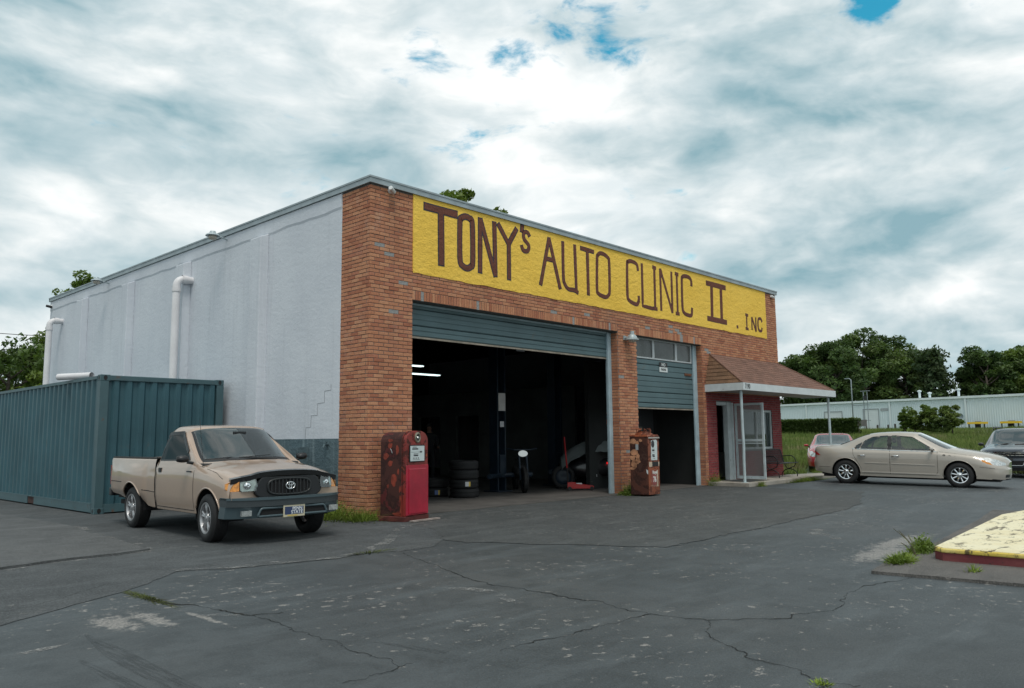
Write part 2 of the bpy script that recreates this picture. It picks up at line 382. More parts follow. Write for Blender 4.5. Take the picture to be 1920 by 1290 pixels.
# pale dusty seam left of the patch edge
M_dust = pm('dusty_aggregate', (.30, .30, .295), .95, var=.35, vscale=30, bump=.5, bscale=150)
M_crack = pm('crack_gap', (.012, .012, .011), .95, var=.3, vscale=40)
def wiggle(path, step=.05, amp=.018, seed=0):
    out = []
    for i in range(len(path)-1):
        a, b = Vector(path[i]), Vector(path[i+1]); L = (b-a).length; k = max(1, int(L/step))
        for j in range(k):
            p = a.lerp(b, j/k); q = p + Vector((noise.noise((p.x*9, p.y*9, seed)), noise.noise((p.x*9, p.y*9, seed+5.3))))*amp + Vector((noise.noise((p.x*31, p.y*31, seed)), noise.noise((p.x*31, p.y*31, seed+2.3))))*amp*.5
            out.append(q)
    out.append(Vector(path[-1])); return out
CR = [([(-5.23, -3.53), (-5.19, -3.94), (-5.17, -4.31), (-5.07, -4.52), (-5.03, -4.81), (-4.99, -5.07), (-4.94, -5.25), (-4.74, -5.35)], .028),
 ([(-4.94, -5.25), (-4.95, -5.54), (-5.0, -5.94), (-4.99, -6.14), (-5.0, -6.48), (-5.04, -6.72), (-5.03, -6.98), (-5.08, -7.19)], .006),
 ([(-5.49, -7.2), (-5.36, -7.21), (-5.2, -7.2), (-5.08, -7.19), (-4.98, -7.18)], .007),
 ([(-2.09, -3.51), (-2.3, -4.01), (-2.43, -4.45), (-2.6, -4.86), (-2.77, -5.3), (-2.84, -5.57), (-2.88, -5.81), (-2.84, -6.06), (-2.84, -6.43), (-2.89, -6.68), (-2.84, -6.94), (-2.95, -7.18), (-2.96, -7.51)], .012),
 ([(-4.43, -7.37), (-4.3, -7.36), (-4.12, -7.4), (-3.94, -7.46), (-3.76, -7.45), (-3.55, -7.46), (-3.35, -7.49), (-3.14, -7.47), (-2.96, -7.51), (-2.92, -7.76), (-2.85, -7.93), (-2.66, -8.15), (-2.43, -8.33), (-2.28, -8.33), (-1.99, -8.48), (-1.7, -8.45), (-1.21, -8.3), (-.85, -8.29), (-.55, -8.39), (-.14, -8.49)], .009),
 ([(-2.85, -7.93), (-2.99, -8.03), (-3.17, -8.1), (-3.36, -8.27), (-3.44, -8.45), (-3.57, -8.61), (-3.6, -8.74), (-3.59, -8.86), (-3.66, -8.97), (-3.77, -9.12), (-3.86, -9.15), (-4.2, -9.4)], .011),
 ([(-3.77, -9.12), (-3.69, -9.29)], .006), ([(-6.2, -3.65), (-6.0, -3.59), (-5.71, -3.39), (-5.08, -2.9)], .006),
 ([(-4.2, -3.0), (-3.8, -3.09), (-2.84, -3.3), (-2.35, -3.2)], .008), ([(.2, -5.66), (2.0, -5.65), (3.84, -5.58), (5.2, -5.5)], .003)]
for i, (p, wd) in enumerate(CR):
    pts = wiggle(p, .022, .040, i*3.3)
    ws = [.62*wd*max(.12, .35+1.9*noise.noise((q.x*5, q.y*5, i))+.6*noise.noise((q.x*37, q.y*37, i))+.25) for q in pts]
    ws[0] = ws[-1] = .002
    MB().ribbon([(q.x, q.y, .0035) for q in pts], (0, 0, 1), ws, .0012).build('crack', M_crack, lot)
# low step at the outer edge of the patch and the island paving
def skidmat():
    m = bpy.data.materials.new('tyre_skid'); m.use_nodes = True; t = NT(m.node_tree); m.node_tree.nodes.clear()
    tc = t.n('ShaderNodeNewGeometry').outputs['Position']
    a = t.math('MULTIPLY', t.rng(t.noise(t.mapping(tc, (60, 3, 1)), 1.0, 4, .6), .38, .62), .30)
    bs = t.n('ShaderNodeBsdfPrincipled', ins={'Base Color': (.03, .033, .036), 'Roughness': .6})
    t.n('ShaderNodeOutputMaterial', ins={0: t.n('ShaderNodeMixShader', ins={0: a, 1: t.n('ShaderNodeBsdfTransparent'), 2: bs})}); return m
M_skid = skidmat()
def dustmat():
    m = bpy.data.materials.new('dusty_seam'); m.use_nodes = True; t = NT(m.node_tree); m.node_tree.nodes.clear()
    tc = t.n('ShaderNodeNewGeometry').outputs['Position']
    a = t.math('MULTIPLY', t.rng(t.noise(tc, 3.2, 6, .7), .44, .62), t.rng(t.noise(tc, 40, 5, .75), .40, .60))
    bs = t.n('ShaderNodeBsdfPrincipled', ins={'Base Color': (.27, .265, .255), 'Roughness': .95})
    t.n('ShaderNodeOutputMaterial', ins={0: t.n('ShaderNodeMixShader', ins={0: a, 1: t.n('ShaderNodeBsdfTransparent'), 2: bs})}); return m
M_seam = dustmat()
for p, wd, z in (([(-4.2, -1.06), (-3.92, -.95), (-3.84, -.46), (-3.74, 1.04), (-3.5, 2.9)], .16, .0062), ([(-6.3, -1.42), (-5.6, -1.28), (-4.85, -1.12), (-4.3, -1.12)], .10, .0062), ([(-4.4, -2.72), (-3.8, -3.04), (-2.84, -3.26), (-2.35, -3.14), (-1.6, -2.6), (-.9, -1.9), (-.2, -1.25), (.7, -1.15)], .22, .0092), ([(-4.95, -5.22), (-5.1, -5.02), (-5.25, -4.95)], .10, .0022), ([(-6.6, -5.2), (-6.2, -5.1), (-6.0, -4.9)], .10, .0022), ([(2.2, -6.9), (2.6, -6.5), (3.2, -6.2)], .3, .0022), ([(-3.3, -5.4), (-3.1, -5.9), (-3.3, -6.5)], .14, .0022)):
    q = wiggle(p, .06, .05, wd*31); MB().ribbon([(a.x, a.y, z) for a in q], (0, 0, 1), [wd*(.6+.8*noise.noise((a.x*3, a.y*3, 5))) for a in q], .0005).build('dusty_seam', M_seam, lot)
for p, wd in (([(-6.01, -4.95), (-6.06, -5.6), (-6.08, -6.06), (-6.09, -6.46), (-6.1, -6.9)], .15), ([(-6.27, -5.6), (-6.27, -6.12), (-6.28, -6.7)], .10), ([(-4.82, -6.6), (-4.77, -6.8), (-4.74, -6.92), (-4.69, -7.15)], .10)):
    pp = wiggle(p, .1, .004); MB().ribbon([(q.x, q.y, .0025) for q in pp], (0, 0, 1), [wd*min(1, .25+k*.12) for k in range(len(pp))], .0006).build('skid_mark', M_skid, lot)
# old concrete/asphalt collar round the pump island
PAVE = [(-.13, -8.13), (.47, -8.05), (1.02, -8.06), (1.74, -8.05), (5.83, -7.7), (7.5, -7.5), (7.5, -12), (.25, -12), (-.0, -9.34)]
M_pave = asphalt('island_collar_asphalt', (.062, .060, .058), (.115, .106, .098), 1.2, .6, .9, (.13, .112, .098))
sheet('island_collar', PAVE, .028, M_pave, lot, .015, th=.028)

# ------------------------------------------------------------------ pump island
def island_paint(name, base, worn, dirt, th):
    m = bpy.data.materials.new(name); m.use_nodes = True; t = NT(m.node_tree); bs = m.node_tree.nodes['Principled BSDF']
    tc = t.n('ShaderNodeNewGeometry').outputs['Position']
    c = t.mix(t.rng(t.noise(tc, 2.2, 6, .6), .3, .7), base, worn)
    c = t.mix(t.math('MULTIPLY', t.rng(t.noise(t.mapping(tc, (1.2, 3.2, 3)), 2.2, 9, .72, .5), th, th+.07), .9), c, dirt)
    c = t.mix(t.math('MULTIPLY', t.rng(t.noise(tc, 28, 6, .7), .60, .68), .7), c, dirt)
    t.put(bs.inputs['Base Color'], c); bs.inputs['Roughness'].default_value = .8
    t.put(bs.inputs['Normal'], t.n('ShaderNodeBump', ins={'Strength': .5, 'Distance': .01, 'Height': t.noise(tc, 45, 6, .65)}))
    return m
M_isl_top = island_paint('cream_yellow_paint', (.72, .63, .40), (.78, .72, .52), (.10, .08, .05), .53)
M_isl_edge = island_paint('yellow_edge_paint', (.62, .46, .08), (.68, .56, .22), (.05, .04, .02), .50)
M_isl_side = island_paint('maroon_paint', (.135, .022, .028), (.19, .05, .05), (.045, .03, .028), .56)
isl = thing('pump_island', 'low concrete pump island with faded yellow top and maroon painted sides', 'kerb island', (0, 0, 0))
IO = [(1.00, -9.9), (.95, -8.46), (1.06, -8.36), (5.25, -8.10), (6.9, -8.3), (6.9, -9.9)]
def inset(pts, d):
    c = Vector((sum(p[0] for p in pts)/len(pts), sum(p[1] for p in pts)/len(pts))); out = []
    for p in pts:
        v = Vector(p)-c; out.append(tuple(c+v*(1-d/v.length)))
    return out
MB().prism([(*p, 0.0) for p in IO], (0, 0, .108), cap=False).build('kerb_side', M_isl_side, isl)
o = MB().prism([(*p, .109) for p in inset(IO, -.012)], (0, 0, .041)).build('kerb_edge', M_isl_edge, isl); bevel(o, .014, 3)
o = MB().prism([(*p, .146) for p in inset(IO, .035)], (0, 0, .008)).build('top_slab', M_isl_top, isl)
for (x0, y0) in ((1.85, -9.02), (2.4, -9.15)):
    o = MB().box(x0, x0+.42, y0-.28, y0, .154, .162).build('pump_base_plate', island_paint('worn_base_plate', (.35, .30, .16), (.55, .5, .3), (.04, .035, .02), .47), isl)
# ------------------------------------------------------------------ where a photographed point lies on a plane of the place
CV = Vector(CAM)
def ray(px, py): return fwd + (px-960)/1485.4*r2 - (py-645)/1485.4*u2
def onY(px, py, Y=0.): d = ray(px, py); return CV + d*((Y-CV.y)/d.y)
def onX(px, py, X=0.): d = ray(px, py); return CV + d*((X-CV.x)/d.x)
def onZ(px, py, Z=0.): d = ray(px, py); return CV + d*((Z-CV.z)/d.z)
def atd(px, py, D): return CV + ray(px, py)*D

# ================================================================== THE WORKSHOP
W, D, H = 15.88, 16.76, 5.89
shop = thing('auto_shop', 'brick fronted workshop with yellow painted sign band and two garage doors', 'garage building')
M_mortar = pm('mortar', (.155, .155, .150), .95, var=.25, vscale=12, bump=.6, bscale=90)
M_mpatch = pm('grey_mortar_patch', (.30, .30, .295), .95, var=.18, vscale=20, bump=.8, bscale=60)
def brickmat(name, src):
    m = bpy.data.materials.new(name); m.use_nodes = True; t = NT(m.node_tree); bs = m.node_tree.nodes['Principled BSDF']
    pos = t.n('ShaderNodeNewGeometry').outputs['Position']
    f = t.n('ShaderNodeObjectInfo').outputs['Random'] if src == 'obj' else t.n('ShaderNodeAttribute', attribute_name='tone').outputs['Fac']
    cr = t.n('ShaderNodeValToRGB', ins={0: f}); e = cr.color_ramp.elements
    cols = [(0, (.39, .148, .085)), (.25, (.49, .212, .118)), (.5, (.55, .250, .138)), (.75, (.60, .300, .170)), (1, (.45, .178, .108))]
    e[0].position, e[0].color = cols[0][0], (*cols[0][1], 1); e[1].position, e[1].color = 1, (*cols[-1][1], 1)
    for p, c in cols[1:-1]: q = e.new(p); q.color = (*c, 1)
    c = cr.outputs[0]
    n1 = t.noise(pos, 38, 6, .7)
    c = t.mix(t.math('MULTIPLY', t.rng(n1, .40, .75), .55), c, (.17, .060, .042))
    # chalky bloom and lime streaks
    sp = t.n('ShaderNodeSeparateXYZ', ins={0: pos})
    lime = t.rng(t.noise(t.mapping(pos, (1, 1, .7)), 2.4, 7, .68), .52, .72)
    c = t.mix(t.math('MULTIPLY', t.math('MULTIPLY', lime, t.rng(t.noise(pos, 55, 5, .7), .45, .65)), .80), c, (.52, .41, .35))
    soot = t.rng(t.noise(t.mapping(pos, (1.5, 1.5, .5)), .8, 6, .6), .45, .75)
    c = t.mix(t.math('MULTIPLY', soot, .35), c, (.13, .055, .04))
    # the porch end was painted maroon up to door-head height
    px_ = t.math('MULTIPLY', t.math('GREATER_THAN', sp.outputs[0], 11.28), t.math('LESS_THAN', sp.outputs[2], 2.52))
    pf = t.math('MULTIPLY', px_, t.rng(n1, .72, .55, .35, .95))
    c = t.mix(pf, c, t.mix(f, (.20, .032, .040), (.27, .055, .060)))
    t.put(bs.inputs['Base Color'], c); bs.inputs['Roughness'].default_value = .88; bs.inputs['Specular IOR Level'].default_value = .25
    t.put(bs.inputs['Normal'], t.n('ShaderNodeBump', ins={'Strength': .6, 'Distance': .004, 'Height': t.noise(pos, 90, 5, .7)}))
    return m
M_brick = brickmat('fired_brick', 'obj'); M_brickj = brickmat('fired_brick_far', 'att')

def stucco(name, base, dark, stain=.0, bump=.8, teal=False):
    m = bpy.data.materials.new(name); m.use_nodes = True; t = NT(m.node_tree); bs = m.node_tree.nodes['Principled BSDF']
    pos = t.n('ShaderNodeNewGeometry').outputs['Position']
    c = t.mix(t.rng(t.noise(pos, .8, 6, .6), .3, .7), base, dark)
    c = t.mix(t.math('MULTIPLY', t.rng(t.noise(t.mapping(pos, (6, 6, .35)), 1.0, 6, .6), .52, .74), .30+stain), c, tuple(x*.72 for x in dark) if not teal else (.32, .40, .42))
    c = t.mix(t.math('MULTIPLY', t.rng(t.noise(pos, 9, 8, .7), .66, .76), .22), c, (.30, .29, .27))
    t.put(bs.inputs['Base Color'], c); bs.inputs['Roughness'].default_value = .9; bs.inputs['Specular IOR Level'].default_value = .2
    h = t.math('ADD', t.math('MULTIPLY', t.noise(pos, 13, 7, .68, .4), 1.0), t.math('MULTIPLY', t.noise(t.mapping(pos, (1, 1, 2.2)), 3.2, 5, .6, .6), .9))
    t.put(bs.inputs['Normal'], t.n('ShaderNodeBump', ins={'Strength': bump, 'Distance': .03, 'Height': h}))
    return m
M_white = stucco('white_stucco', (.66, .69, .735), (.60, .63, .68), 0., .24)
M_teal = stucco('teal_band_paint', (.115, .165, .185), (.095, .14, .16), .1, teal=True)
M_yellow = stucco('yellow_sign_stucco', (.97, .635, .115), (.90, .57, .09), -.12, .8)
M_metal = pm('galvanised_flashing', (.33, .38, .40), .5, .3, var=.15, vscale=3)
M_dark = pm('dim_interior', (.016, .018, .018), .9, var=.3, vscale=1)  # near-black base puts the deep shade of the bays into the colour
M_intwall = pm('dim_interior_wall', (.13, .14, .138), .85, var=.3, vscale=.8)  # wall paint darkened, interior shade carried in the base colour
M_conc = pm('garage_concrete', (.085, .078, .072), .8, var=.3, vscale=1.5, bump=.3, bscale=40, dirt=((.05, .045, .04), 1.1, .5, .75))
M_steel = pm('pale_blue_steel', (.36, .47, .52), .5, var=.15, vscale=4, dirt=((.16, .10, .07), 5, .66, .74))
M_door = pm('teal_door_paint', (.095, .155, .17), .55, var=.12, vscale=1.3, dirt=((.16, .155, .14), 2.3, .60, .78))
M_rustlip = pm('rusted_door_lip', (.30, .26, .21), .8, var=.3, vscale=6)
M_black = pm('black_rubber', (.012, .012, .013), .6)

# openings in the front wall: (x0, x1, z0, z1)
O1, O2, OD, OW = (.95, 7.24, 0, 3.82), (8.02, 11.14, 0, 3.80), (11.83, 12.70, .1, 2.26), (13.35, 15.25, .93, 2.09)
SIGN = (.95, 15.14, 4.335, 5.83)
# core of the front wall behind the brick skin
mb = MB(); Y0, Y1 = .010, .22
for (x0, x1, z0, z1) in ((.01, .95, 0, H-.1), (.95, 7.24, 3.82, H-.1), (7.24, 8.02, 0, H-.1), (8.02, 11.14, 3.80, H-.1), (11.14, 11.83, 0, H-.1), (11.83, 12.70, 2.26, H-.1), (12.70, 13.35, 0, H-.1), (13.35, 15.25, 0, .93), (13.35, 15.25, 2.09, H-.1), (15.25, 15.87, 0, H-.1)):
    mb.box(x0, x1, Y0, Y1, z0, z1)
mb.box(.01, .22, .22, .84, 0, H-.1); mb.box(15.66, 15.87, .22, .9, 0, H-.1)
mb.build('mortar_bed', M_mortar, shop)

BL, BH, CX, CZ, BD = .203, .0575, .2135, .0677, .032
cands = []      # (distance, x0, x1, y0, y1, z0, z1) of every brick of the skin
def blocked(x0, x1, z0, z1):
    for (a, b, c, d) in (O1, O2, OD, OW, SIGN):
        if x1 > a+.005 and x0 < b-.005 and z1 > c+.005 and z0 < d-.005: return True
    for (a, b, c, d) in ((O1[0], O1[1], 3.82, 4.0), (O2[0], O2[1], 3.80, 4.0)):
        if x1 > a+.005 and x0 < b-.005 and z1 > c+.005 and z0 < d-.005: return True
    return False
rows = int((H-.12)/CZ)
edges = sorted({0., W, O1[0], O1[1], O2[0], O2[1], OD[0], OD[1], OW[0], OW[1]})
for r in range(rows):
    z0 = .006 + r*CZ; z1 = z0+BH
    x = (0. if r % 2 == 0 else -.105)
    while x < W:
        a, b = max(x, 0.), min(x+BL, W)
        x += CX
        # split the brick where it meets an opening
        segs = [(a, b)]
        for (oa, ob, oc, od) in (O1, O2, OD, OW, SIGN, (O1[0], O1[1], 3.82, 4.0), (O2[0], O2[1], 3.80, 4.0)):
            if z1 > oc+.012 and z0 < od-.012:
                ns = []
                for (p, q) in segs:
                    if q <= oa or p >= ob: ns.append((p, q))
                    else:
                        if p < oa: ns.append((p, oa))
                        if q > ob: ns.append((ob, q))
                segs = ns
        for (p, q) in segs:
            if q-p > .03: cands.append((p, q, 0, z0, z1, 'f'))
    # returns of the skin round the corner and the jambs
    y = .012 + (.10 if r % 2 == 0 else .0)
    if r % 2 == 0: cands.append((0, .095+.0, 0, z0, z1, 's'))
    while y < .84:
        a, b = (.0 if r % 2 else .105) if y < .2 and False else y, min(y+BL, .845)
        if b-a > .03: cands.append((a, b, 0, z0, z1, 's'))
        y += CX
# soldier courses over the two garage doors
for (a, b, z0) in ((O1[0], O1[1], 3.825), (O2[0], O2[1], 3.805)):
    n = round((b-a)/CZ); st = (b-a)/n
    for i in range(n): cands.append((a+i*st+.005, a+(i+1)*st-.005, 0, z0, 3.990, 'f'))
GREY = [(1.17, 3.92), (2.62, 3.93), (4.9, 4.05), (6.05, 4.1), (6.95, 3.9), (8.6, 4.05), (9.55, 4.15), (9.62, 4.02), (9.95, 4.12), (10.1, 4.02), (10.12, 3.9), (10.75, 3.9), (.42, 4.55), (.66, 4.10), (.30, 4.72), (11.35, 3.72), (11.5, 3.60), (7.62, 1.0), (7.40, 2.76), (.5, 3.55), (5.6, 3.9)]
def isgrey(c):
    return any(abs((c[0]+c[1])/2-gx) < max(.05, (c[1]-c[0])/2) and c[3] <= gz <= c[4]+.01 for gx, gz in GREY) and c[5] == 'f'
def bdist(c):
    p = Vector(((c[0]+c[1])/2, 0, (c[3]+c[4])/2)) if c[5] == 'f' else Vector((0, (c[0]+c[1])/2, (c[3]+c[4])/2))
    v = p-CV; L = v.length
    face = abs(v.y if c[5] == 'f' else v.x)/L
    return -(c[1]-c[0])*(c[4]-c[3])*face/L**2
grey = [c for c in cands if isgrey(c)]; cands = [c for c in cands if not isgrey(c)]
cands.sort(key=bdist)
def brick_mesh(dx, dz, dy, side):
    mb = MB(); b = .004
    # front face with worn edges, then the four sides running back into the mortar
    P = [(b, -0., b), (dx-b, -0., b), (dx-b, -0., dz-b), (b, -0., dz-b), (0, b, 0), (dx, b, 0), (dx, b, dz), (0, b, dz), (0, dy, 0), (dx, dy, 0), (dx, dy, dz), (0, dy, dz)]
    if side: P = [(y, dx-x, z) for (x, y, z) in P]
    mb.v = P; mb.f = [(0, 1, 2, 3)] + [(4+i, 4+(i+1) % 4, (i+1) % 4, i) for i in range(4)] + [(8+i, 8+(i+1) % 4, 4+(i+1) % 4, 4+i) for i in range(4)]
    mb.m = [0]*9; return mb
cache = {}
for c in cands[:300]:
    key = (round(c[1]-c[0], 2), round(c[4]-c[3], 3), c[5])
    if key not in cache: cache[key] = brick_mesh(c[1]-c[0], c[4]-c[3], BD, c[5] == 's').mesh('brick', M_brick)
    o = link('brick', cache[key], shop)
    out = random.uniform(-.003, .004)
    o.location = (c[0], -out, c[3]) if c[5] == 'f' else (-out, c[0], c[3])
    o.rotation_euler = (random.uniform(-.004, .004), random.uniform(-.006, .006), random.uniform(-.004, .004))
V, F, T = [], [], []
for c in cands[300:]:
    q = brick_mesh(c[1]-c[0], c[4]-c[3], BD, c[5] == 's'); i = len(V); out = random.uniform(-.003, .004); tone = random.random()
    ox, oy, oz = (c[0], -out, c[3]) if c[5] == 'f' else (-out, c[0], c[3])
    V += [(a+ox, b+oy, d+oz) for a, b, d in q.v]; F += [tuple(k+i for k in f) for f in q.f]; T += [tone]*len(q.f)
# jamb returns beside the openings (bricks seen end-on in the reveals)
for (x, zt) in ((O1[1], 3.82), (O2[1], 3.80)):
    for r in range(int(zt/CZ)):
        q = brick_mesh(.19, BH, .02, True); i = len(V); tone = random.random()*.6
        V += [(x-.012+a, .014+b, .006+r*CZ+d) for a, b, d in q.v]; F += [tuple(k+i for k in f) for f in q.f]; T += [tone]*len(q.f)
me = bpy.data.meshes.new('brick_courses'); me.from_pydata(V, [], F); me.materials.append(M_brickj)
at = me.attributes.new('tone', 'FLOAT', 'FACE'); at.data.foreach_set('value', T)
bm = bmesh.new(); bm.from_mesh(me); bmesh.ops.recalc_face_normals(bm, faces=bm.faces); bm.to_mesh(me); bm.free()
tag(link('brick_courses', me, shop), kind='stuff')
for c in grey:
    mb = brick_mesh(c[1]-c[0]+.012, c[4]-c[3]+.012, BD, False)
    link('mortar_patch', mb.mesh('mortar_patch', M_mpatch), shop).location = (c[0]-.006, .004, c[3]-.006)

# side and back walls, floor, ceiling, roof
MB().box(0., .22, .845, D, 1.345, H-.1).build('stucco_wall', M_white, shop)
MB().box(-.006, .219, .845, D, 0., 1.3449).build('painted_band', M_teal, shop)
mb = MB()
# ragged plaster band below the roof edge
n = 60; yy = [.85+(D-.86)*i/n for i in range(n+1)]
zz = [5.52+.035*noise.noise((y*1.7, 2, 0))+.02*noise.noise((y*6, 1, 0)) for y in yy]
for i in range(n):
    mb.quad((-.014, yy[i], zz[i]), (-.014, yy[i+1], zz[i+1]), (-.014, yy[i+1], H-.12), (-.014, yy[i], H-.12))
    mb.quad((-.014, yy[i], zz[i]), (.001, yy[i], zz[i]-.05), (.001, yy[i+1], zz[i+1]-.05), (-.014, yy[i+1], zz[i+1]))
mb.quad((-.014, .85, zz[0]), (-.014, .85, H-.12), (.0, .85, H-.12), (.0, .85, zz[0]-.05))
mb.build('plaster_band', M_white, shop)
for y in (3.39, 6.86, 10.1, 13.4):
    mb = MB()
    mb.prism([(-.19, y, 1.36), (-.19, y, 5.42), (-.0, y, 5.50), (.01, y, 1.36)], (0, .42, 0))
    o = mb.build('pilaster', M_white, shop); bevel(o, .02, 2)
    o = MB().box(-.194, .01, y-.004, y+.424, 0, 1.357).build('pilaster_base', M_teal, shop)
MB().box(15.66, 15.88, .9, D, 0, H-.1).build('side_wall', M_white, shop)
MB().box(.22, 15.66, D-.22, D, 0, H-.1).build('back_wall', M_white, shop)
MB().box(.22, 15.66, .22, D-.22, -.05, .02).box(.95, 7.24, -.10, .2199, -.05, .018).box(8.02, 11.14, -.05, .2199, -.05, .018).build('workshop_floor', M_conc, shop)
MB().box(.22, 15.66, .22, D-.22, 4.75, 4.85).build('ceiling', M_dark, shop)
MB().box(.02, 15.86, .02, D-.02, H-.16, H-.06).build('flat_roof', M_dark, shop)
# inner skins, near-black to hold the shade of the bays
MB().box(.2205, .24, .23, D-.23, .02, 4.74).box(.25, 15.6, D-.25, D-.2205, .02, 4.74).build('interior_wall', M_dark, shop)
mb = MB()
PX = 11.3; DR = [(8.9, 10.05), (10.9, 12.1)]
y = 4.6
for (a, b) in DR + [(16.5, 16.5)]:
    mb.box(PX, PX+.12, y, a, .02, 2.95)
    if b > a: mb.box(PX, PX+.12, a, b, 2.12, 2.95)
    y = b
mb.build('partition_wall', M_intwall, shop)
MB().box(8.05, 11.3, 1.55, 1.67, .02, 3.3).box(11.18, 11.3, .23, 1.55, .02, 3.3).build('entry_partition', M_dark, shop)
fl = MB().box(9.35, 10.95, 1.50, 1.549, .02, 2.08).build('inner_door', pm('dark_inner_door', (.05, .055, .06), .5), shop)
MB().box(9.97, 10.37, 1.485, 1.499, 1.50, 1.60).build('mail_slot', pm('brass_mail_slot', (.22, .20, .17), .5), fl)
MB().box(9.18, 9.34, 1.47, 1.549, .02, 2.16).build('inner_door_jamb', pm('dull_white_jamb', (.22, .25, .26), .6), shop)

# roof-edge flashing
mb = MB(); e = .045
mb.box(-e, W+e, -e, .0, H-.110, H); mb.box(-e, -.0, .0, D+e, H-.110, H); mb.box(W, W+e, .0, D+e, H-.110, H); mb.box(-e, W+e, D, D+e, H-.110, H)
mb.box(-e-.012, W+e+.012, -e-.012, -e, H-.02, H+.012); mb.box(-e-.012, -e, -e, D+e, H-.02, H+.012)
mb.box(-e, W+e, -e, .1, H, H+.012); mb.box(-e, .1, .1, D+e, H, H+.012)
mb.build('roof_flashing', M_metal, shop)

# painted sign band with hand-painted letters
sg = MB().box(SIGN[0], SIGN[1], -.014, .03, SIGN[2], SIGN[3])
# the plaster edge is trowelled, not ruled
nn = 120
for i in range(nn):
    x0, x1 = SIGN[0]+(SIGN[1]-SIGN[0])*i/nn, SIGN[0]+(SIGN[1]-SIGN[0])*(i+1)/nn
    a, b = (.018+.022*noise.noise((x*2.3, 0, 1))+.012*noise.noise((x*9, 4, 1)) for x in (x0, x1))
    sg.quad((x0, -.0135, SIGN[2]-a), (x1, -.0135, SIGN[2]-b), (x1, -.0135, SIGN[2]+.01), (x0, -.0135, SIGN[2]+.01))
sign = sg.build('sign_band', M_yellow, shop, fix=False)
M_let = stucco('brown_letter_paint', (.175, .070, .050), (.15, .06, .045), -.2, .75)
M_out = stucco('navy_letter_outline', (.055, .060, .085), (.05, .05, .07), -.2, .75)
LET = [
 ('t', .150, [[(1.21, 5.61), (2.03, 5.61)], [(1.62, 5.61), (1.63, 4.56)]]),
 ('o', .120, [[(2.11, 5.46), (2.15, 5.57), (2.26, 5.62), (2.37, 5.6), (2.44, 5.52), (2.45, 4.76), (2.4, 4.65), (2.3, 4.6), (2.18, 4.63), (2.11, 4.75), (2.11, 5.46)]]),
 ('n', .105, [[(2.66, 5.66), (2.65, 4.57)], [(2.67, 5.65), (3.08, 4.56)], [(3.06, 5.66), (3.08, 4.56)]]),
 ('y', .100, [[(3.17, 5.65), (3.47, 5.29)], [(3.72, 5.65), (3.47, 5.28)], [(3.48, 5.3), (3.48, 4.55)]]),
 ('a', .10, [[(3.9, 5.76), (3.88, 5.62)]]),
 ('s', .085, [[(4.12, 5.57), (4.07, 5.63), (4.0, 5.64), (3.94, 5.59), (3.95, 5.48), (4.04, 5.41), (4.1, 5.35), (4.07, 5.25), (3.99, 5.22), (3.91, 5.24), (3.87, 5.32)]]),
 ('A', .095, [[(4.76, 5.64), (4.46, 4.57)], [(4.76, 5.64), (5.11, 4.57)], [(4.62, 5.17), (4.92, 5.17)]]),
 ('U', .085, [[(5.23, 5.64), (5.23, 4.86), (5.28, 4.69), (5.4, 4.6), (5.6, 4.6), (5.74, 4.56)], [(5.65, 5.64), (5.68, 4.57)]]),
 ('T', .095, [[(5.86, 5.61), (6.35, 5.6)], [(6.11, 5.6), (6.12, 4.56)]]),
 ('O', .095, [[(6.48, 5.46), (6.51, 5.55), (6.6, 5.61), (6.75, 5.61), (6.89, 5.56), (6.95, 5.45), (6.94, 4.76), (6.89, 4.65), (6.79, 4.59), (6.64, 4.6), (6.5, 4.64), (6.45, 4.75), (6.48, 5.46)]]),
 ('C', .10, [[(8.15, 5.43), (8.12, 5.56), (8.01, 5.61), (7.84, 5.62), (7.72, 5.58), (7.69, 5.51), (7.67, 4.76), (7.74, 4.63), (7.9, 4.58), (8.07, 4.57), (8.15, 4.67), (8.15, 4.78)]]),
 ('L', .095, [[(8.33, 5.63), (8.32, 4.56), (8.77, 4.54)]]),
 ('I', .09, [[(8.89, 5.62), (8.88, 4.54)], [(8.81, 5.62), (8.96, 5.61)], [(8.78, 4.55), (8.97, 4.55)]]),
 ('N', .09, [[(9.16, 5.62), (9.16, 4.54)], [(9.17, 5.62), (9.69, 4.54)], [(9.7, 5.62), (9.69, 4.54)]]),
 ('I', .09, [[(9.96, 5.62), (9.95, 4.53)], [(9.88, 5.61), (10.04, 5.6)], [(9.86, 4.54), (10.03, 4.54)]]),
 ('C', .105, [[(10.7, 5.38), (10.69, 5.53), (10.59, 5.6), (10.38, 5.61), (10.24, 5.56), (10.21, 5.46), (10.2, 4.74), (10.28, 4.6), (10.44, 4.56), (10.62, 4.56), (10.67, 4.63), (10.69, 4.77)]]),
 ('II', .155, [[(11.5, 5.58), (12.61, 5.58)], [(11.5, 4.58), (12.6, 4.57)], [(11.8, 5.6), (11.76, 4.57)], [(12.33, 5.58), (12.31, 4.58)]]),
 (',', .10, [[(13.23, 4.54), (13.24, 4.47)]]),
 ('i', .07, [[(13.84, 4.93), (13.83, 4.51)], [(13.77, 4.93), (13.93, 4.92)], [(13.75, 4.51), (13.92, 4.5)]]),
 ('n', .07, [[(14.17, 4.88), (14.16, 4.51)], [(14.19, 4.88), (14.41, 4.48)], [(14.43, 4.9), (14.42, 4.48)]]),
 ('c', .075, [[(14.83, 4.81), (14.79, 4.89), (14.67, 4.9), (14.58, 4.83), (14.57, 4.61), (14.65, 4.52), (14.79, 4.53), (14.82, 4.62)]])]
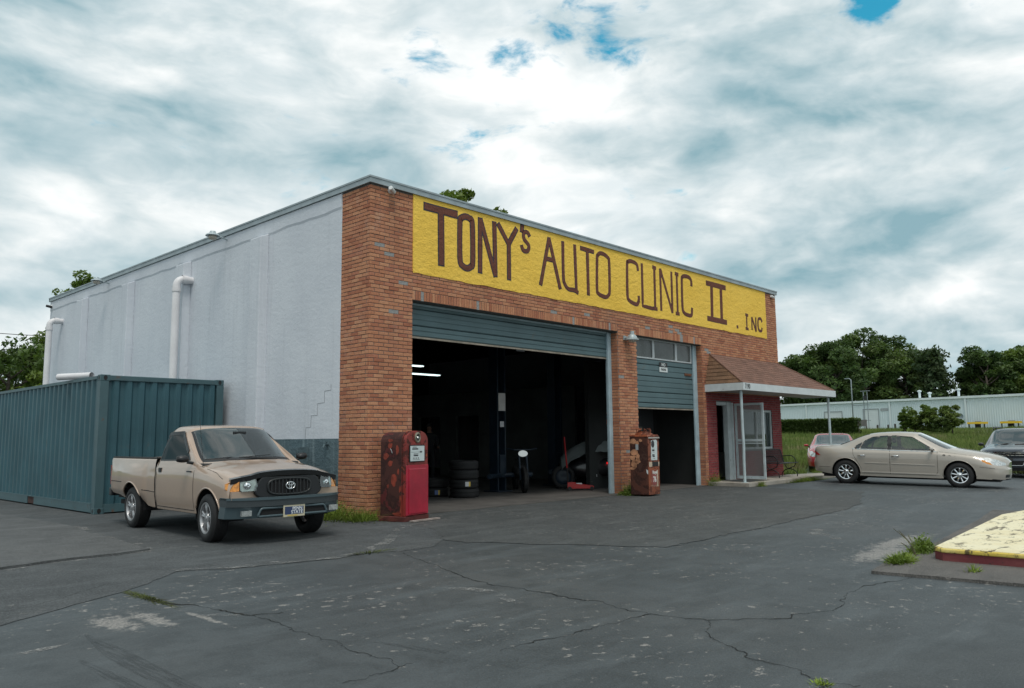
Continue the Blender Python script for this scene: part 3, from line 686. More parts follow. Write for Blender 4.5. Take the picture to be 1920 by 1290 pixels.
def smooth2(p, k=4):
    if len(p) < 4: return [Vector(q) for q in p]
    P = [Vector(q) for q in p]; cl = (P[0]-P[-1]).length < .02; n = len(P); out = []
    for i in range(n-1):
        a = P[i-1] if i > 0 else (P[-2] if cl else P[0]); b, c = P[i], P[i+1]; d = P[i+2] if i+2 < n else (P[1] if cl else P[-1])
        for j in range(k):
            u = j/k; out.append(.5*((2*b)+(c-a)*u+(2*a-5*b+4*c-d)*u*u+(3*b-a-3*c+d)*u**3))
    out.append(P[-1]); return out
def stroke(mb, p, wd, y, th, m, seed, grow):
    """one brush stroke standing th proud of the plane y"""
    q = smooth2(p) if len(p) > 4 else [Vector(a) for a in p]
    fine = []
    for i in range(len(q)-1):
        k = max(1, int((q[i+1]-q[i]).length/.12)); fine += [q[i].lerp(q[i+1], j/k) for j in range(k)]
    fine.append(q[-1])
    if (fine[0]-fine[-1]).length > .03:
        a = (fine[0]-fine[1]).normalized(); b = (fine[-1]-fine[-2]).normalized(); fine[0] = fine[0]+a*grow; fine[-1] = fine[-1]+b*grow
    cl = (fine[0]-fine[-1]).length < .03
    if cl: fine = fine[:-1]
    ws = [wd+2*grow+.010*noise.noise((f.x*4, f.y*4, seed)) for f in fine]
    mb.ribbon([(f.x, y, f.y) for f in fine], (0, -1, 0), ws, th, m, cl)
    n = len(fine)
    if not cl:
        for e, s_ in ((0, 1), (n-1, -1)):
            pass
for k, (nm, wd, strokes) in enumerate(LET):
    mb = MB(); og = .022 if k < 5 else (.016 if k < 9 else .011)
    for j, p in enumerate(strokes):
        stroke(mb, p, wd*.80, -.0142, .0030+.0004*j, 1, k+j*.7, og)
    for j, p in enumerate(strokes):
        stroke(mb, p, wd*.80, -.0142, .0052+.0004*j, 0, k+j*.7, 0)
    mb.build('letter', [M_let, M_out], sign)

# ------------------------------------------------------------------ overhead doors
def section(parent, x0, x1, y, z0, z1, mat, ribs=2, lip=False):
    mb = MB(); mb.box(x0, x1, y, y+.04, z0+.006, z1-.006)
    h = (z1-z0-.012)/(ribs+1)
    for i in range(ribs+1):     # shallow stamped ribs
        a = z0+.006+i*h; mb.box(x0, x1, y-.010, y-.0004, a+.012, a+h-.012)
    o = mb.build('door_section', mat, parent); bevel(o, .004, 1); return o
gd = part('wide_garage_door', shop); yd = .235
for (a, b) in ((3.20, 3.40), (3.40, 3.71), (3.71, 4.02)): section(gd, .97, 7.20, yd+.01, a, b, M_door, 1 if b < 3.5 else 2)
MB().box(.97, 7.20, yd+.002, yd+.05, 3.165, 3.199).build('bottom_lip', M_rustlip, gd)
MB().box(3.95, 4.2, yd+.0, yd+.04, 3.13, 3.164).build('lift_handle', M_black, gd)
gd2 = part('narrow_garage_door', shop); yd2 = .20
for (a, b, r) in ((2.05, 2.17, 0), (2.17, 2.44, 1), (2.44, 2.85, 2), (2.85, 3.14, 1), (3.14, 3.28, 0)): section(gd2, 8.05, 10.93, yd2+.01, a, b, M_door, r)
MB().box(8.05, 10.93, yd2+.0, yd2+.05, 2.02, 2.049).build('bottom_lip', M_rustlip, gd2)
mb = MB(); M_frame = pm('white_sash', (.50, .53, .54), .5, var=.1)
for (a, b) in ((8.05, 8.09), (9.0, 9.09), (10.08, 10.17), (10.86, 10.90)): mb.box(a, b, yd2-.012, yd2+.04, 3.32, 3.76)
mb.box(8.05, 10.90, yd2-.012, yd2+.04, 3.285, 3.3199); mb.box(8.05, 10.90, yd2-.012, yd2+.04, 3.7601, 3.80)
mb.build('window_frame', M_frame, gd2)
M_dirty = pm('dusty_window_glass', (.05, .06, .058), .12, var=.5, vscale=1.6, dirt=((.13, .13, .12), 1.5, .45, .8))
for (a, b) in ((8.091, 8.999), (9.091, 10.079), (10.171, 10.859)): MB().box(a, b, yd2+.012, yd2+.02, 3.321, 3.759).build('pane', M_dirty, gd2)
# steel angle jambs and heads
MB().box(7.085, 7.22, .19, .2345, .02, 3.80).box(7.125, 7.165, .235, .29, .02, 3.8).box(.96, 7.08, .215, .234, 3.775, 3.81).build('door_track', M_steel, shop)
MB().box(10.935, 11.12, .16, .199, .02, 3.79).box(8.03, 10.93, .17, .186, 3.801, 3.815).build('door_track', M_steel, shop)
MB().box(.955, 1.02, .10, .234, .02, 3.80).build('door_track', M_steel, shop)
# office entrance: jamb, dark room, window
M_jamb = pm('white_jamb_paint', (.42, .46, .47), .55, var=.15, vscale=3, dirt=((.2, .19, .18), 4, .6, .75))
MB().box(12.40, 12.60, -.02, .12, .11, 2.27).box(12.601, 12.70, -.05, .1, .11, 2.26).box(11.83, 12.399, .0, .1, 2.18, 2.27).build('entrance_jamb', M_jamb, shop)
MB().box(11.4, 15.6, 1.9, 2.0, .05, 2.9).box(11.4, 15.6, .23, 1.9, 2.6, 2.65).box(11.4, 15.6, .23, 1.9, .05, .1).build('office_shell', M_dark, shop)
mb = MB()
mb.box(13.35, 13.41, .03, .12, .93, 2.09); mb.box(15.19, 15.25, .03, .12, .93, 2.09); mb.box(13.41, 15.19, .03, .12, .93, .99); mb.box(13.41, 15.19, .03, .12, 2.03, 2.09); mb.box(14.25, 14.31, .03, .12, .99, 2.03)
wf = mb.build('office_window', M_jamb, shop)
M_wg = glass('office_glass', (.45, .52, .50), .9)
for (a, b) in ((13.411, 14.249), (14.311, 15.189)): MB().box(a, b, .07, .078, .991, 2.029).build('pane', M_wg, wf)
M_paper = pm('sun_bleached_paper', (.62, .60, .58), .9, var=.1)
MB().box(14.85, 15.18, .090, .092, .995, 1.22).build('paper_notice', pm('pink_paper', (.60, .45, .46), .9), wf)
MB().box(13.72, 13.98, .090, .092, 1.42, 1.78).build('paper_notice', M_paper, wf)
MB().box(14.4, 14.8, .25, .3, .11, 1.1).box(13.5, 14.2, .5, 1.0, .11, .85).build('office_desk', pm('office_furniture', (.2, .2, .19), .7), shop)
# ------------------------------------------------------------------ porch roof: boards, shingles, posts, slab
porch = part('porch_roof', shop)
PXL, PXR, PF, ZB, ZT = 11.25, 17.45, -1.10, 2.725, 3.58
TL, TR = 11.55, 15.80
M_shin = pm('brown_shingle', (.185, .100, .074), .95, var=.16, vscale=9, bump=.6, bscale=220, objvar=.17)
M_shin2 = pm('tan_shingle', (.20, .115, .068), .95, var=.14, vscale=9, bump=.6, bscale=220, objvar=.2)
M_board = pm('white_fascia_paint', (.60, .64, .65), .6, var=.08, vscale=4, dirt=((.28, .26, .23), 6, .64, .74))
M_soffit = pm('soffit_board', (.42, .41, .38), .8, var=.12, vscale=2)
# deck under the shingles
mb = MB(); z = ZB-.012
A, B_, C_, D_ = (PXL, PF, z), (PXR, PF, z), (TR, .01, ZT-.012), (TL, .01, ZT-.012)
mb.poly([A, B_, C_, D_]); mb.poly([A, D_, (PXL, .01, z)]); mb.poly([B_, (PXR, .01, z), C_]); mb.poly([A, (PXL, .01, z), (PXR, .01, z), B_]); mb.poly([D_, C_, (PXR, .01, z), (PXL, .01, z)])
mb.build('roof_deck', M_dark, porch)
def lay(corners, rows, mat, tab, name='shingle', seed=0, th=.007):
    """shingle courses on a planar face; corners = bottom left, bottom right, top right, top left"""
    bl, br, tr_, tl_ = [Vector(c) for c in corners]
    nrm = (br-bl).cross(tl_-bl).normalized() if (tl_-bl).length > .01 else (br-bl).cross(tr_-bl).normalized()
    for r in range(rows):
        v0, v1 = r/rows, (r+1.0)/rows
        L0, R0, L1, R1 = bl.lerp(tl_, v0), br.lerp(tr_, v0), bl.lerp(tl_, v1), br.lerp(tr_, v1)
        wid = (R0-L0).length; u = (br-bl).normalized(); off = (tab/2 if r % 2 else 0.)+random.uniform(-.02, .02)
        s = -off
        while s < wid:
            a, b = max(s, 0.)+.002, min(s+tab, wid)-.002; s += tab
            if b-a < .03: continue
            w1 = (R1-L1).length; da = (L1-L0).dot(u)
            a1, b1 = min(max(a-da, 0.), w1), min(max(b-da, 0.), w1)
            p = [L0+u*a, L0+u*b, L1+u*b1, L1+u*a1]; lift = nrm*(th*(1+.5*random.random()))
            bot = [p[0], p[1], p[2], p[3]]; top = [p[0]+lift, p[1]+lift, p[2]+nrm*.0025, p[3]+nrm*.0025]
            mb = MB(); mb.v = [tuple(q) for q in bot+top]; mb.f = [(4, 5, 6, 7), (0, 1, 5, 4), (1, 2, 6, 5), (3, 0, 4, 7)]; mb.m = [0]*4
            mb.build(name, mat, porch)
lay([(PXL, PF, ZB), (PXR, PF, ZB), (TR, 0, ZT), (TL, 0, ZT)], 12, M_shin, .33)
lay([(PXL, 0, ZB), (PXL, PF, ZB), (TL, -.01, ZT), (TL, 0, ZT)], 8, M_shin2, .33, th=.012)
lay([(PXR, PF, ZB), (PXR, 0, ZB), (TR, 0, ZT), (TR, -.01, ZT)], 8, M_shin, .33)
# hip capping
mb = MB()
for a, b in (((PXL, PF, ZB), (TL, -.0, ZT)), ((PXR, PF, ZB), (TR, 0, ZT))):
    a, b = Vector(a), Vector(b)
    mb.tube([a+Vector((0, 0, .01)), b+Vector((0, 0, .01))], .022, 6)
mb.build('ridge_cap', M_shin, porch)
fz0, fz1 = ZB-.20, ZB-.004
fb = MB().box(PXL-.02, PXR+.02, PF-.035, PF-.005, fz0, fz1).box(PXL-.02, PXL+.01, PF-.005, .0, fz0, fz1).box(PXR-.01, PXR+.02, PF-.005, .0, fz0, fz1).build('fascia_board', M_board, porch)
MB().box(PXL+.011, PXR-.011, PF-.004, .0, fz0+.02, fz0+.03).build('soffit', M_soffit, porch)
M_num = pm('black_numeral', (.02, .02, .02), .5)
MX = Matrix.Translation((PXL+.215, PF-.037, (fz0+fz1)/2)) @ Matrix.Rotation(rad(90), 4, 'X')
text('house_number', '7190', .185, M_num, fb, MX, .002, .002, .8)
M_post = pm('peeling_post_paint', (.44, .52, .54), .6, var=.12, vscale=5, dirt=((.10, .12, .13), 5.5, .60, .68))
def post(x, y, kink):
    mb = MB()
    pts = [(x, y, .11), (x, y, .7)] + ([(x-.015, y-.02, 1.1)] if kink else []) + [(x, y, 1.5), (x, y, fz0+.02)]
    mb.tube(pts, .038, 12); mb.box(x-.07, x+.07, y-.07, y+.07, .11, .118)
    for z in (.78, 1.72): mb.lathe([(.041, z), (.041, z+.025)], 12, tf=Matrix.Translation((x, y, 0)))
    mb.build('porch_post', M_post, shop, smooth=True, angle=40)
post(11.36, -.99, True); post(17.22, -.98, False)
# security screen door standing open at a right angle
sd_ = part('security_door', shop); sx_, y0, y1, z0, z1 = 12.80, -.03, -.90, .13, 2.24
M_sd = pm('white_screen_frame', (.50, .57, .59), .5, var=.12, vscale=5, dirt=((.2, .2, .19), 5, .63, .72))
mb = MB()
for (a, b, c, d) in ((y0-.06, y0, z0, z1), (y1, y1+.06, z0, z1), (y1+.06, y0-.06, z0, z0+.08), (y1+.06, y0-.06, z1-.06, z1), (y1+.06, y0-.06, 1.165, 1.235)): mb.box(sx_-.02, sx_+.02, a, b, c, d)
mb.box(sx_-.035, sx_-.021, y1+.05, y0-.05, 1.10, 1.13); mb.box(sx_-.03, sx_+.03, y1-.01, y1+.03, 1.195, 1.21)
mb.build('frame', M_sd, sd_)
# expanded-metal mesh: crossing strands, upper leaf fine diamond, lower leaf wider
M_mesh = pm('steel_mesh', (.40, .43, .43), .5, .3)
mb = MB()
def strands(za, zb, dy, dz, r):
    n = int((zb-za)/dz); ya, yb = y1+.06, y0-.06
    for s in (1, -1):
        slope = dz/dy*s; k = -int((yb-ya)*dz/dy/dz)-2
        for i in range(-60, n+60):
            zc = za + i*dz; p0, p1 = (ya, zc), (yb, zc+slope*(yb-ya))
            # clip to the leaf
            t0, t1 = 0., 1.; dzz = p1[1]-p0[1]
            ta, tb = sorted(((za-p0[1])/dzz, (zb-p0[1])/dzz)); t0, t1 = max(0, ta), min(1, tb)
            if t1-t0 < .01: continue
            q = [Vector((sx_+.004*s, p0[0]+(p1[0]-p0[0])*t, p0[1]+dzz*t)) for t in (t0, t1)]
            mb.ribbon(q, (1, 0, 0), r, .003)
strands(z0+.08, 1.165, .046, .021, .0065); strands(1.235, z1-.06, .024, .034, .0055)
tag(mb.build('mesh_infill', M_mesh, sd_, fix=False), kind='stuff')
# concrete porch slab (setting)
M_walk = pm('porch_concrete', (.33, .30, .26), .9, var=.2, vscale=1.6, bump=.5, bscale=60, dirt=((.16, .13, .10), 2.5, .5, .72))
SL = [(11.17, -.03), (11.17, -1.20), (13.0, -1.22), (15.2, -1.16), (17.0, -1.10), (17.9, -1.0), (18.35, -.55), (16.1, .0), (15.9, -.03)]
o = MB().prism([(*p, 0.) for p in SL], (0, 0, .11)).build('porch_sidewalk', M_walk); bevel(o, .015, 2); tag(o, kind='structure')
MB().box(11.60, 12.78, -1.0, -.2, .1105, .118).build('door_mat', pm('black_door_mat', (.03, .032, .033), .9), o)
# stair-step crack in the stucco
st = [(x, y) for x, y in ((715, 0), (715, 50), (662, 60), (660, 155), (603, 165), (600, 262), (550, 265), (545, 360), (505, 365), (500, 458))]
pp = [onX(460+x/4.447, 720+y/4.447, 0) for x, y in st]
MB().ribbon([(-.0015, p.y, p.z) for p in pp], (-1, 0, 0), .008, .001).build('stucco_crack', pm('stucco_crack', (.10, .11, .12), .95), shop)
# ================================================================== FITTINGS ON THE WORKSHOP
M_lampm = pm('lamp_grey_metal', (.40, .46, .48), .45, .3, var=.15)
M_lens = pm('clouded_lens', (.50, .45, .38), .35, var=.1)
def barn_light(px, X0, label):
    p = onX(*px, 0); t = thing('wall_light', label, 'wall light', (0, p.y, p.z), 0, 'flood lamps along the white wall')
    t.scale = (.82,)*3
    MB().tube([(.0, 0, 0), (-.14, .0, .03), (-.30, 0, .05)], .022, 8).lathe([(.05, -.0), (.05, .012)], 10, tf=Matrix.Rotation(rad(-90), 4, 'Y')).build('arm', M_lampm, t, True, angle=40)
    mb = MB(); T = Matrix.Translation((-.42, 0, .06))
    mb.lathe([(.0, .10), (.07, .10), (.085, .05), (.16, .015), (.185, -.02), (.18, -.03), (.1, .0)], 20, tf=T); mb.build('head', M_lampm, t, True, angle=35)
    MB().lathe([(.10, -.02), (.115, -.07), (.09, -.12), (.0, -.13)], 16, tf=T).build('lens', M_lens, t, True)
barn_light((427, 450), 0, 'grey flood lamp on the white wall between the brick corner and the bent drain pipe')
barn_light((206, 532), 0, 'small grey flood lamp high on the white wall near its far end')
# dome lamp on the brick pier
p = onY(1187, 634, -.20); t = thing('wall_light', 'grey dome lamp fixed on the brick pier between the garage doors', 'wall light', (p.x, 0, p.z)); t.scale = (.85,)*3
MB().tube([(-.10, 0, .02), (-.10, -.10, .02), (0, -.20, .04)], .025, 8).box(-.16, -.04, -.03, -.006, -.04, .08).build('arm', M_lampm, t, True, angle=40)
T = Matrix.Translation((0, -.2, 0))
MB().lathe([(.0, .20), (.062, .20), (.064, .11), (.10, .09), (.135, .045), (.145, -.0), (.19, -.03), (.19, -.055), (.12, -.05)], 24, tf=T).build('shade', M_lampm, t, True, angle=30)
MB().lathe([(.12, -.05), (.115, -.10), (.06, -.125), (.0, -.125)], 20, tf=T).build('lens', M_lens, t, True)
M_cam = pm('white_camera_body', (.72, .74, .74), .4)
def camera_(loc, rz, label, dark=False):
    t = thing('security_camera', label, 'security camera', loc, rz, 'security cameras on the workshop')
    mt = M_black if dark else M_cam
    MB().lathe([(.055, 0), (.055, -.02), (.025, -.05), (.02, -.09)], 14, axis='y').build('mount', M_cam, t, True, angle=40)
    T = Matrix.Translation((.0, -.11, -.01)) @ Matrix.Rotation(rad(55), 4, 'Z') @ Matrix.Rotation(rad(14), 4, 'Y')
    MB().lathe([(0, -.07), (.038, -.068), (.042, .09), (.034, .10)], 14, axis='x', tf=T).build('body', mt, t, True, angle=40)
    MB().lathe([(.034, .094), (.0, .094)], 12, axis='x', tf=T).build('lens', M_black, t)
p = onY(732, 358, 0); camera_((p.x, -.004, p.z), rad(-25), 'white security camera on the brick corner left of the yellow sign')
p = onY(1447, 557, 0); camera_((p.x, -.004, p.z), rad(-60), 'white security camera at the right end of the brick front beyond the sign')
camera_((-.0, 16.6, 5.62), rad(-90), 'dark security camera at the far end of the white wall', True)
M_pvc = pm('white_pvc', (.72, .70, .71), .4, var=.06, vscale=2)
def pipe(y, zt, label):
    t = thing('drain_pipe', label, 'drain pipe', (0, y, 0), 0, 'white drain pipes down the side wall')
    a = [(-.0, 0, zt)] + [(-.20, 0, zt)] + [(-.20-.16*math.sin(k*rad(90)/5), 0, zt-.16+.16*math.cos(k*rad(90)/5)) for k in range(1, 6)]
    MB().tube(a+[(-.36, 0, .0)], .085, 16).build('pipe', M_pvc, t, True, angle=50)
    MB().lathe([(.098, zt-.30), (.098, zt-.20)], 16, tf=Matrix.Translation((-.36, 0, 0))).build('coupling', M_pvc, t, True, angle=40)
    MB().lathe([(.098, -.02), (.098, .10)], 16, axis='x', tf=Matrix.Translation((-.22, 0, zt))).build('coupling', M_pvc, t, True, angle=40)
pipe(6.80, 5.02, 'white drain pipe bending into the wall top just above the container end')
pipe(15.55, 5.02, 'white drain pipe bending into the wall at its far end')
t = thing('electrical_box', 'teal painted electrical box low on the side wall behind the pickup', 'utility box', (0, 1.75, .62))
MB().box(-.20, -.007, .05, .62, 0, .58).build('case', M_teal, t); MB().box(-.215, -.201, .07, .60, .02, .56).build('cover', M_teal, t)
MB().box(-.235, -.216, .10, .14, .25, .31).build('latch', pm('zinc_latch', (.4, .4, .4), .4, .6), t)
t = thing('hose_bib', 'small round tap fitting on the teal wall band near the brick corner', 'tap', (0, 0, 0)); p = onX(612, 833, -.03)
MB().tube([(-.005, p.y, p.z), (-.07, p.y, p.z), (-.09, p.y, p.z-.06)], .022, 8).lathe([(.04, -.012), (.04, .0)], 10, axis='x', tf=Matrix.Translation((-.008, p.y, p.z))).build('spout', M_teal, t, True, angle=40)
MB().lathe([(.0, 0), (.03, 0), (.03, .012), (0, .012)], 10, tf=Matrix.Translation((-.06, p.y, p.z+.03))).build('handle', M_teal, t)
# no parking sign and rusty plate on the narrow door
M_signblk = pm('sign_black', (.012, .012, .014), .4); M_signwht = pm('sign_white', (.70, .74, .74), .5)
a, b = onY(1236, 679, .19), onY(1251.5, 698.5, .19)
t = thing('parking_sign', 'black and white NO PARKING sign on the narrow teal garage door', 'sign', ((a.x+b.x)/2, .192, (a.z+b.z)/2))
sw, sh = (b.x-a.x), (a.z-b.z)
MB().box(-sw/2, sw/2, -.006, 0, 0, sh/2).build('upper_plate', M_signblk, t); MB().box(-sw/2, sw/2, -.006, 0, -sh/2, -.001).build('lower_plate', M_signwht, t)
RX = Matrix.Rotation(rad(90), 4, 'X')
text('lettering', 'NO', .115, M_signwht, t, Matrix.Translation((0, -.0075, sh*.25)) @ RX, .002)
text('lettering', 'PARKING', .085, M_signblk, t, Matrix.Translation((0, -.0075, -sh*.25)) @ RX, .002, xs=.70)
p = onY(1290, 703, .19); t = thing('rusty_plate', 'small rusty handle plate on the narrow teal garage door', 'door handle', (p.x, .2, p.z))
M_rust = pm('brown_rust', (.16, .065, .035), .9, var=.4, vscale=20, bump=.5)
MB().box(-.17, .17, -.012, .0, -.035, .035).build('plate', M_rust, t); MB().box(-.12, .12, -.03, -.0125, -.02, .015).build('grip', M_rust, t)

# ================================================================== SHIPPING CONTAINER
M_cont = pm('teal_container_paint', (.034, .096, .118), .5, var=.16, vscale=1.1, bump=.08, bscale=12, dirt=((.085, .10, .10), 2.2, .60, .82))
M_contr = pm('container_rail_paint', (.060, .115, .130), .5, var=.12, vscale=2, dirt=((.13, .075, .05), 5, .62, .74))
cx1, cy0 = -.148, 4.81; cx0 = cx1-2.438; CL = 12.19; CH = 2.591
cont = thing('shipping_container', 'dark teal corrugated shipping container standing beside the white wall', 'shipping container', (cx0, cy0, 0))
Wc = 2.438
def corr(n, L, d, fl):   # trapezoid corrugation outline along L
    pts = []; pitch = L/n
    for i in range(n):
        s = i*pitch; a = pitch*fl
        pts += [(s, 0), (s+a, 0), (s+pitch*.5, d), (s+pitch*.5+a, d)]
    pts.append((L, 0)); return pts
mb = MB(); q = corr(44, CL-.30, .040, .30)
for (a, da), (b, db) in zip(q, q[1:]): mb.quad((.012+da, .15+a, .18), (.012+db, .15+b, .18), (.012+db, .15+b, CH-.07), (.012+da, .15+a, CH-.07))
mb.build('side_panel', M_cont, cont, fix=False)
mb = MB()
for (a, da), (b, db) in zip(q, q[1:]): mb.quad((Wc-.012-da, .15+a, .18), (Wc-.012-db, .15+b, .18), (Wc-.012-db, .15+b, CH-.07), (Wc-.012-da, .15+a, CH-.07))
mb.build('side_panel', M_cont, cont, fix=False)
mb = MB(); q = corr(9, Wc-.30, .046, .32)
for (a, da), (b, db) in zip(q, q[1:]): mb.quad((.15+a, .015+.046-da, .17), (.15+b, .015+.046-db, .17), (.15+b, .015+.046-db, CH-.10), (.15+a, .015+.046-da, CH-.10))
mb.build('end_panel', M_cont, cont, fix=False)
for x in (0.002, Wc-.152):
    for y in (0.002, CL-.152): o = MB().box(x, x+.15, y, y+.15, .1185, CH-.1185).build('corner_post', M_contr, cont)
mb = MB().box(.16, Wc-.16, .0, .09, CH-.11, CH-.01); bevel(mb.build('end_rail', M_contr, cont), .01, 1)
mb = MB().box(.16, Wc-.16, .0, .09, .03, .18); mb.build('end_rail', M_contr, cont)
for x in (.0, Wc-.06):
    MB().box(x, x+.06, .18, CL-.18, CH-.08, CH-.02).build('top_rail', M_contr, cont)
    mb = MB()
    for (a, b) in ((.18, 3.5), (3.95, 6.0), (6.45, CL-.18)): mb.box(x+.004, x+.05, a, b, .03, .18)
    mb.box(x+.0, x+.05, .18, CL-.18, .1801, .20); mb.build('bottom_rail', M_contr, cont)
    for a in (3.501, 6.001): MB().box(x+.02, x+.06, a, a+.448, .035, .175).build('fork_pocket', pm('rusty_pocket', (.06, .028, .022), .9, var=.3), cont)
for x in (0, Wc-.178):
    for y in (0, CL-.162):
        for z in (0, CH-.118):
            mb = MB().box(x, x+.178, y, y+.162, z, z+.118); o = mb.build('corner_casting', M_contr, cont); bevel(o, .012, 2)
            if y == 0:
                mb = MB(); mb.lathe([(0, -.001), (.035, -.001)], 14, axis='y', tf=Matrix.Translation((x+.089, y-.0005, z+.06)) @ Matrix.Diagonal((1, 1, 1.35, 1))); 
                mb.lathe([(0, -.001), (.03, -.001)], 14, axis='x', tf=Matrix.Translation((x-.0005, y+.08, z+.06)) @ Matrix.Diagonal((1, 1, 1.35, 1)))
                mb.build('casting_hole', M_black, o, fix=False)
MB().box(.07, Wc-.07, .05, CL-.05, CH-.045, CH-.035).build('roof_sheet', M_cont, cont); MB().box(.06, Wc-.06, .1, CL-.1, .14, .17).build('deck', M_dark, cont)
MB().box(.03, .05, 1.05, 1.12, 2.15, 2.36).build('vent', M_contr, cont)
a, b = onZ(110, 707, CH+.05), onZ(172, 704, CH+.05)
t = thing('loose_pipe', 'length of white plastic pipe lying on top of the teal container', 'pipe', (a.x, a.y, CH+.05))
dv = (b-a); dv.z = 0
MB().tube([(0, 0, 0), tuple(dv)], .065, 16, caps=False).tube([tuple(dv), (0, 0, 0)], .056, 16, caps=False).build('pipe_wall', M_pvc, t, True)

# ================================================================== PETROL PUMPS
def worn(name, paint, under, bare, th, sc=3.2, rough=.5, gloss=.0):
    m = bpy.data.materials.new(name); m.use_nodes = True; t = NT(m.node_tree); bs = m.node_tree.nodes['Principled BSDF']
    tc = t.n('ShaderNodeTexCoord').outputs['Object']
    f = t.noise(tc, sc, 9, .66, .5); a = t.rng(f, th, th+.03); b = t.rng(f, th+.09, th+.12)
    p = t.mix(t.rng(t.noise(tc, 2, 4, .5), .3, .7), paint, tuple(x*.62 for x in paint))
    c = t.mix(a, p, t.mix(t.rng(t.noise(tc, 40, 5, .7), .35, .65), under, tuple(x*.5 for x in under))); c = t.mix(b, c, bare)
    t.put(bs.inputs['Base Color'], c); t.put(bs.inputs['Roughness'], t.math('MULTIPLY_ADD', a, .9-rough, rough)); bs.inputs['Coat Weight'].default_value = gloss
    t.put(bs.inputs['Normal'], t.n('ShaderNodeBump', ins={'Strength': .5, 'Distance': .006, 'Height': t.math('SUBTRACT', t.math('MULTIPLY', t.noise(tc, 60, 5, .7), .4), a)}))
    return m
M_red = pm('faded_red_enamel', (.36, .007, .030), .32, coat=.4, var=.25, vscale=2.5, dirt=((.13, .03, .022), 3, .66, .80))
M_redtop = worn('sunburnt_red', (.27, .030, .022), (.10, .022, .016), (.33, .07, .03), .52)
M_redside = worn('rusted_red_side', (.10, .012, .012), (.045, .012, .010), (.06, .018, .014), .40, 2.6, .75)
M_redflake = pm('orange_primer_patch', (.22, .035, .018), .7, var=.45, vscale=14)
M_chrome = pm('tarnished_chrome', (.62, .62, .60), .22, 1.0, var=.1)
M_dial = pm('dial_face', (.58, .64, .64), .35, var=.08, vscale=5, dirt=((.3, .24, .18), 6, .64, .76))
M_ink = pm('dial_ink', (.03, .03, .035), .6)
def arch_profile(w, h, r, n=6):
    """upright outline with rounded shoulders, in (x, z)"""
    pts = [(-w/2, 0), (w/2, 0)]
    for k in range(n+1): a = k/n*math.pi/2; pts.append((w/2-r+r*math.cos(a), h-r*.75+r*.75*math.sin(a)))
    for k in range(n+1): a = math.pi/2+k/n*math.pi/2; pts.append((-w/2+r+r*math.cos(a), h-r*.75+r*.75*math.sin(a)))
    return pts
# red pump: face turned towards -Y, right flank against the doorway
pw, pd_, ph = .62, .52, 1.46
pump = thing('petrol_pump', 'faded red rounded petrol pump with white dial beside the brick corner', 'petrol pump', (.345, -.53, 0), rad(13))
o = MB().prism([(x, -pd_/2, z+.08) for x, z in arch_profile(pw-.04, ph-.10, .21)], (0, pd_, 0)).build('cabinet', M_redside, pump); bevel(o, .02, 2, 50)
for q in o.data.polygons: q.use_smooth = False
face = arch_profile(pw-.02, ph-.09, .22)
o = MB().prism([(x, -pd_/2-.012, z+.085) for x, z in face], (0, .06, 0)).build('front_bezel', M_redtop, pump); bevel(o, .012, 2, 50)
o = MB().box(-.235, .235, -pd_/2-.035, -pd_/2-.0125, .12, .845).build('lower_door', M_red, pump); bevel(o, .012, 2)
o = MB().box(-.30, .30, -pd_/2-.022, -pd_/2-.0123, .10, .90).build('door_surround', M_red, pump); bevel(o, .006, 1)
o = MB().box(-.225, .19, -pd_/2-.030, -pd_/2-.0125, .95, 1.225).build('dial_bezel', M_black, pump); bevel(o, .02, 3)
dl = MB().box(-.205, .17, -pd_/2-.034, -pd_/2-.0305, .965, 1.21).build('dial', M_dial, pump)
mb = MB()
for (x0, x1, z0, z1) in ((-.15, -.04, 1.185, 1.195), (-.16, 0.0, 1.15, 1.172), (-.20, .12, 1.108, 1.112), (-.12, -.0, 1.075, 1.085), (-.12, .0, 1.045, 1.065), (-.13, -.10, 1.005, 1.02), (-.07, -.04, 1.005, 1.02), (-.01, .02, 1.005, 1.02), (-.14, .04, .985, .99), (.05, .10, 1.10, 1.125)): mb.box(x0, x1, -pd_/2-.0352, -pd_/2-.0341, z0, z1)
mb.build('dial_print', M_ink, dl)
T = Matrix.Translation((.0, -pd_/2-.018, 1.345))
em = MB().lathe([(.045, -.012), (.06, -.02), (.076, -.012), (.078, .004)], 24, axis='y', tf=T @ Matrix.Diagonal((1, 1, 1.15, 1))).build('emblem_ring', pm('bronze_ring', (.30, .27, .21), .4, .6), pump, True, angle=40)
MB().lathe([(.0, -.012), (.046, -.010)], 20, axis='y', tf=T @ Matrix.Diagonal((1, 1, 1.15, 1))).build('emblem_dish', M_black, em)
MB().lathe([(.0, -.03), (.02, -.028), (.028, -.013)], 16, axis='y', tf=T @ Matrix.Translation((0, 0, -.006))).build('emblem_boss', M_chrome, em, True)
o = MB().box(-.325, .325, -.275, .275, 0, .085).build('plinth', pm('rusted_plinth', (.10, .022, .018), .85, var=.4, vscale=8), pump); bevel(o, .012, 2)
o = MB().prism([(x, -pd_/2+.06, z+.083) for x, z in arch_profile(pw-.02, ph-.085, .22)], (0, .012, 0)).build('top_band', M_redtop, pump)
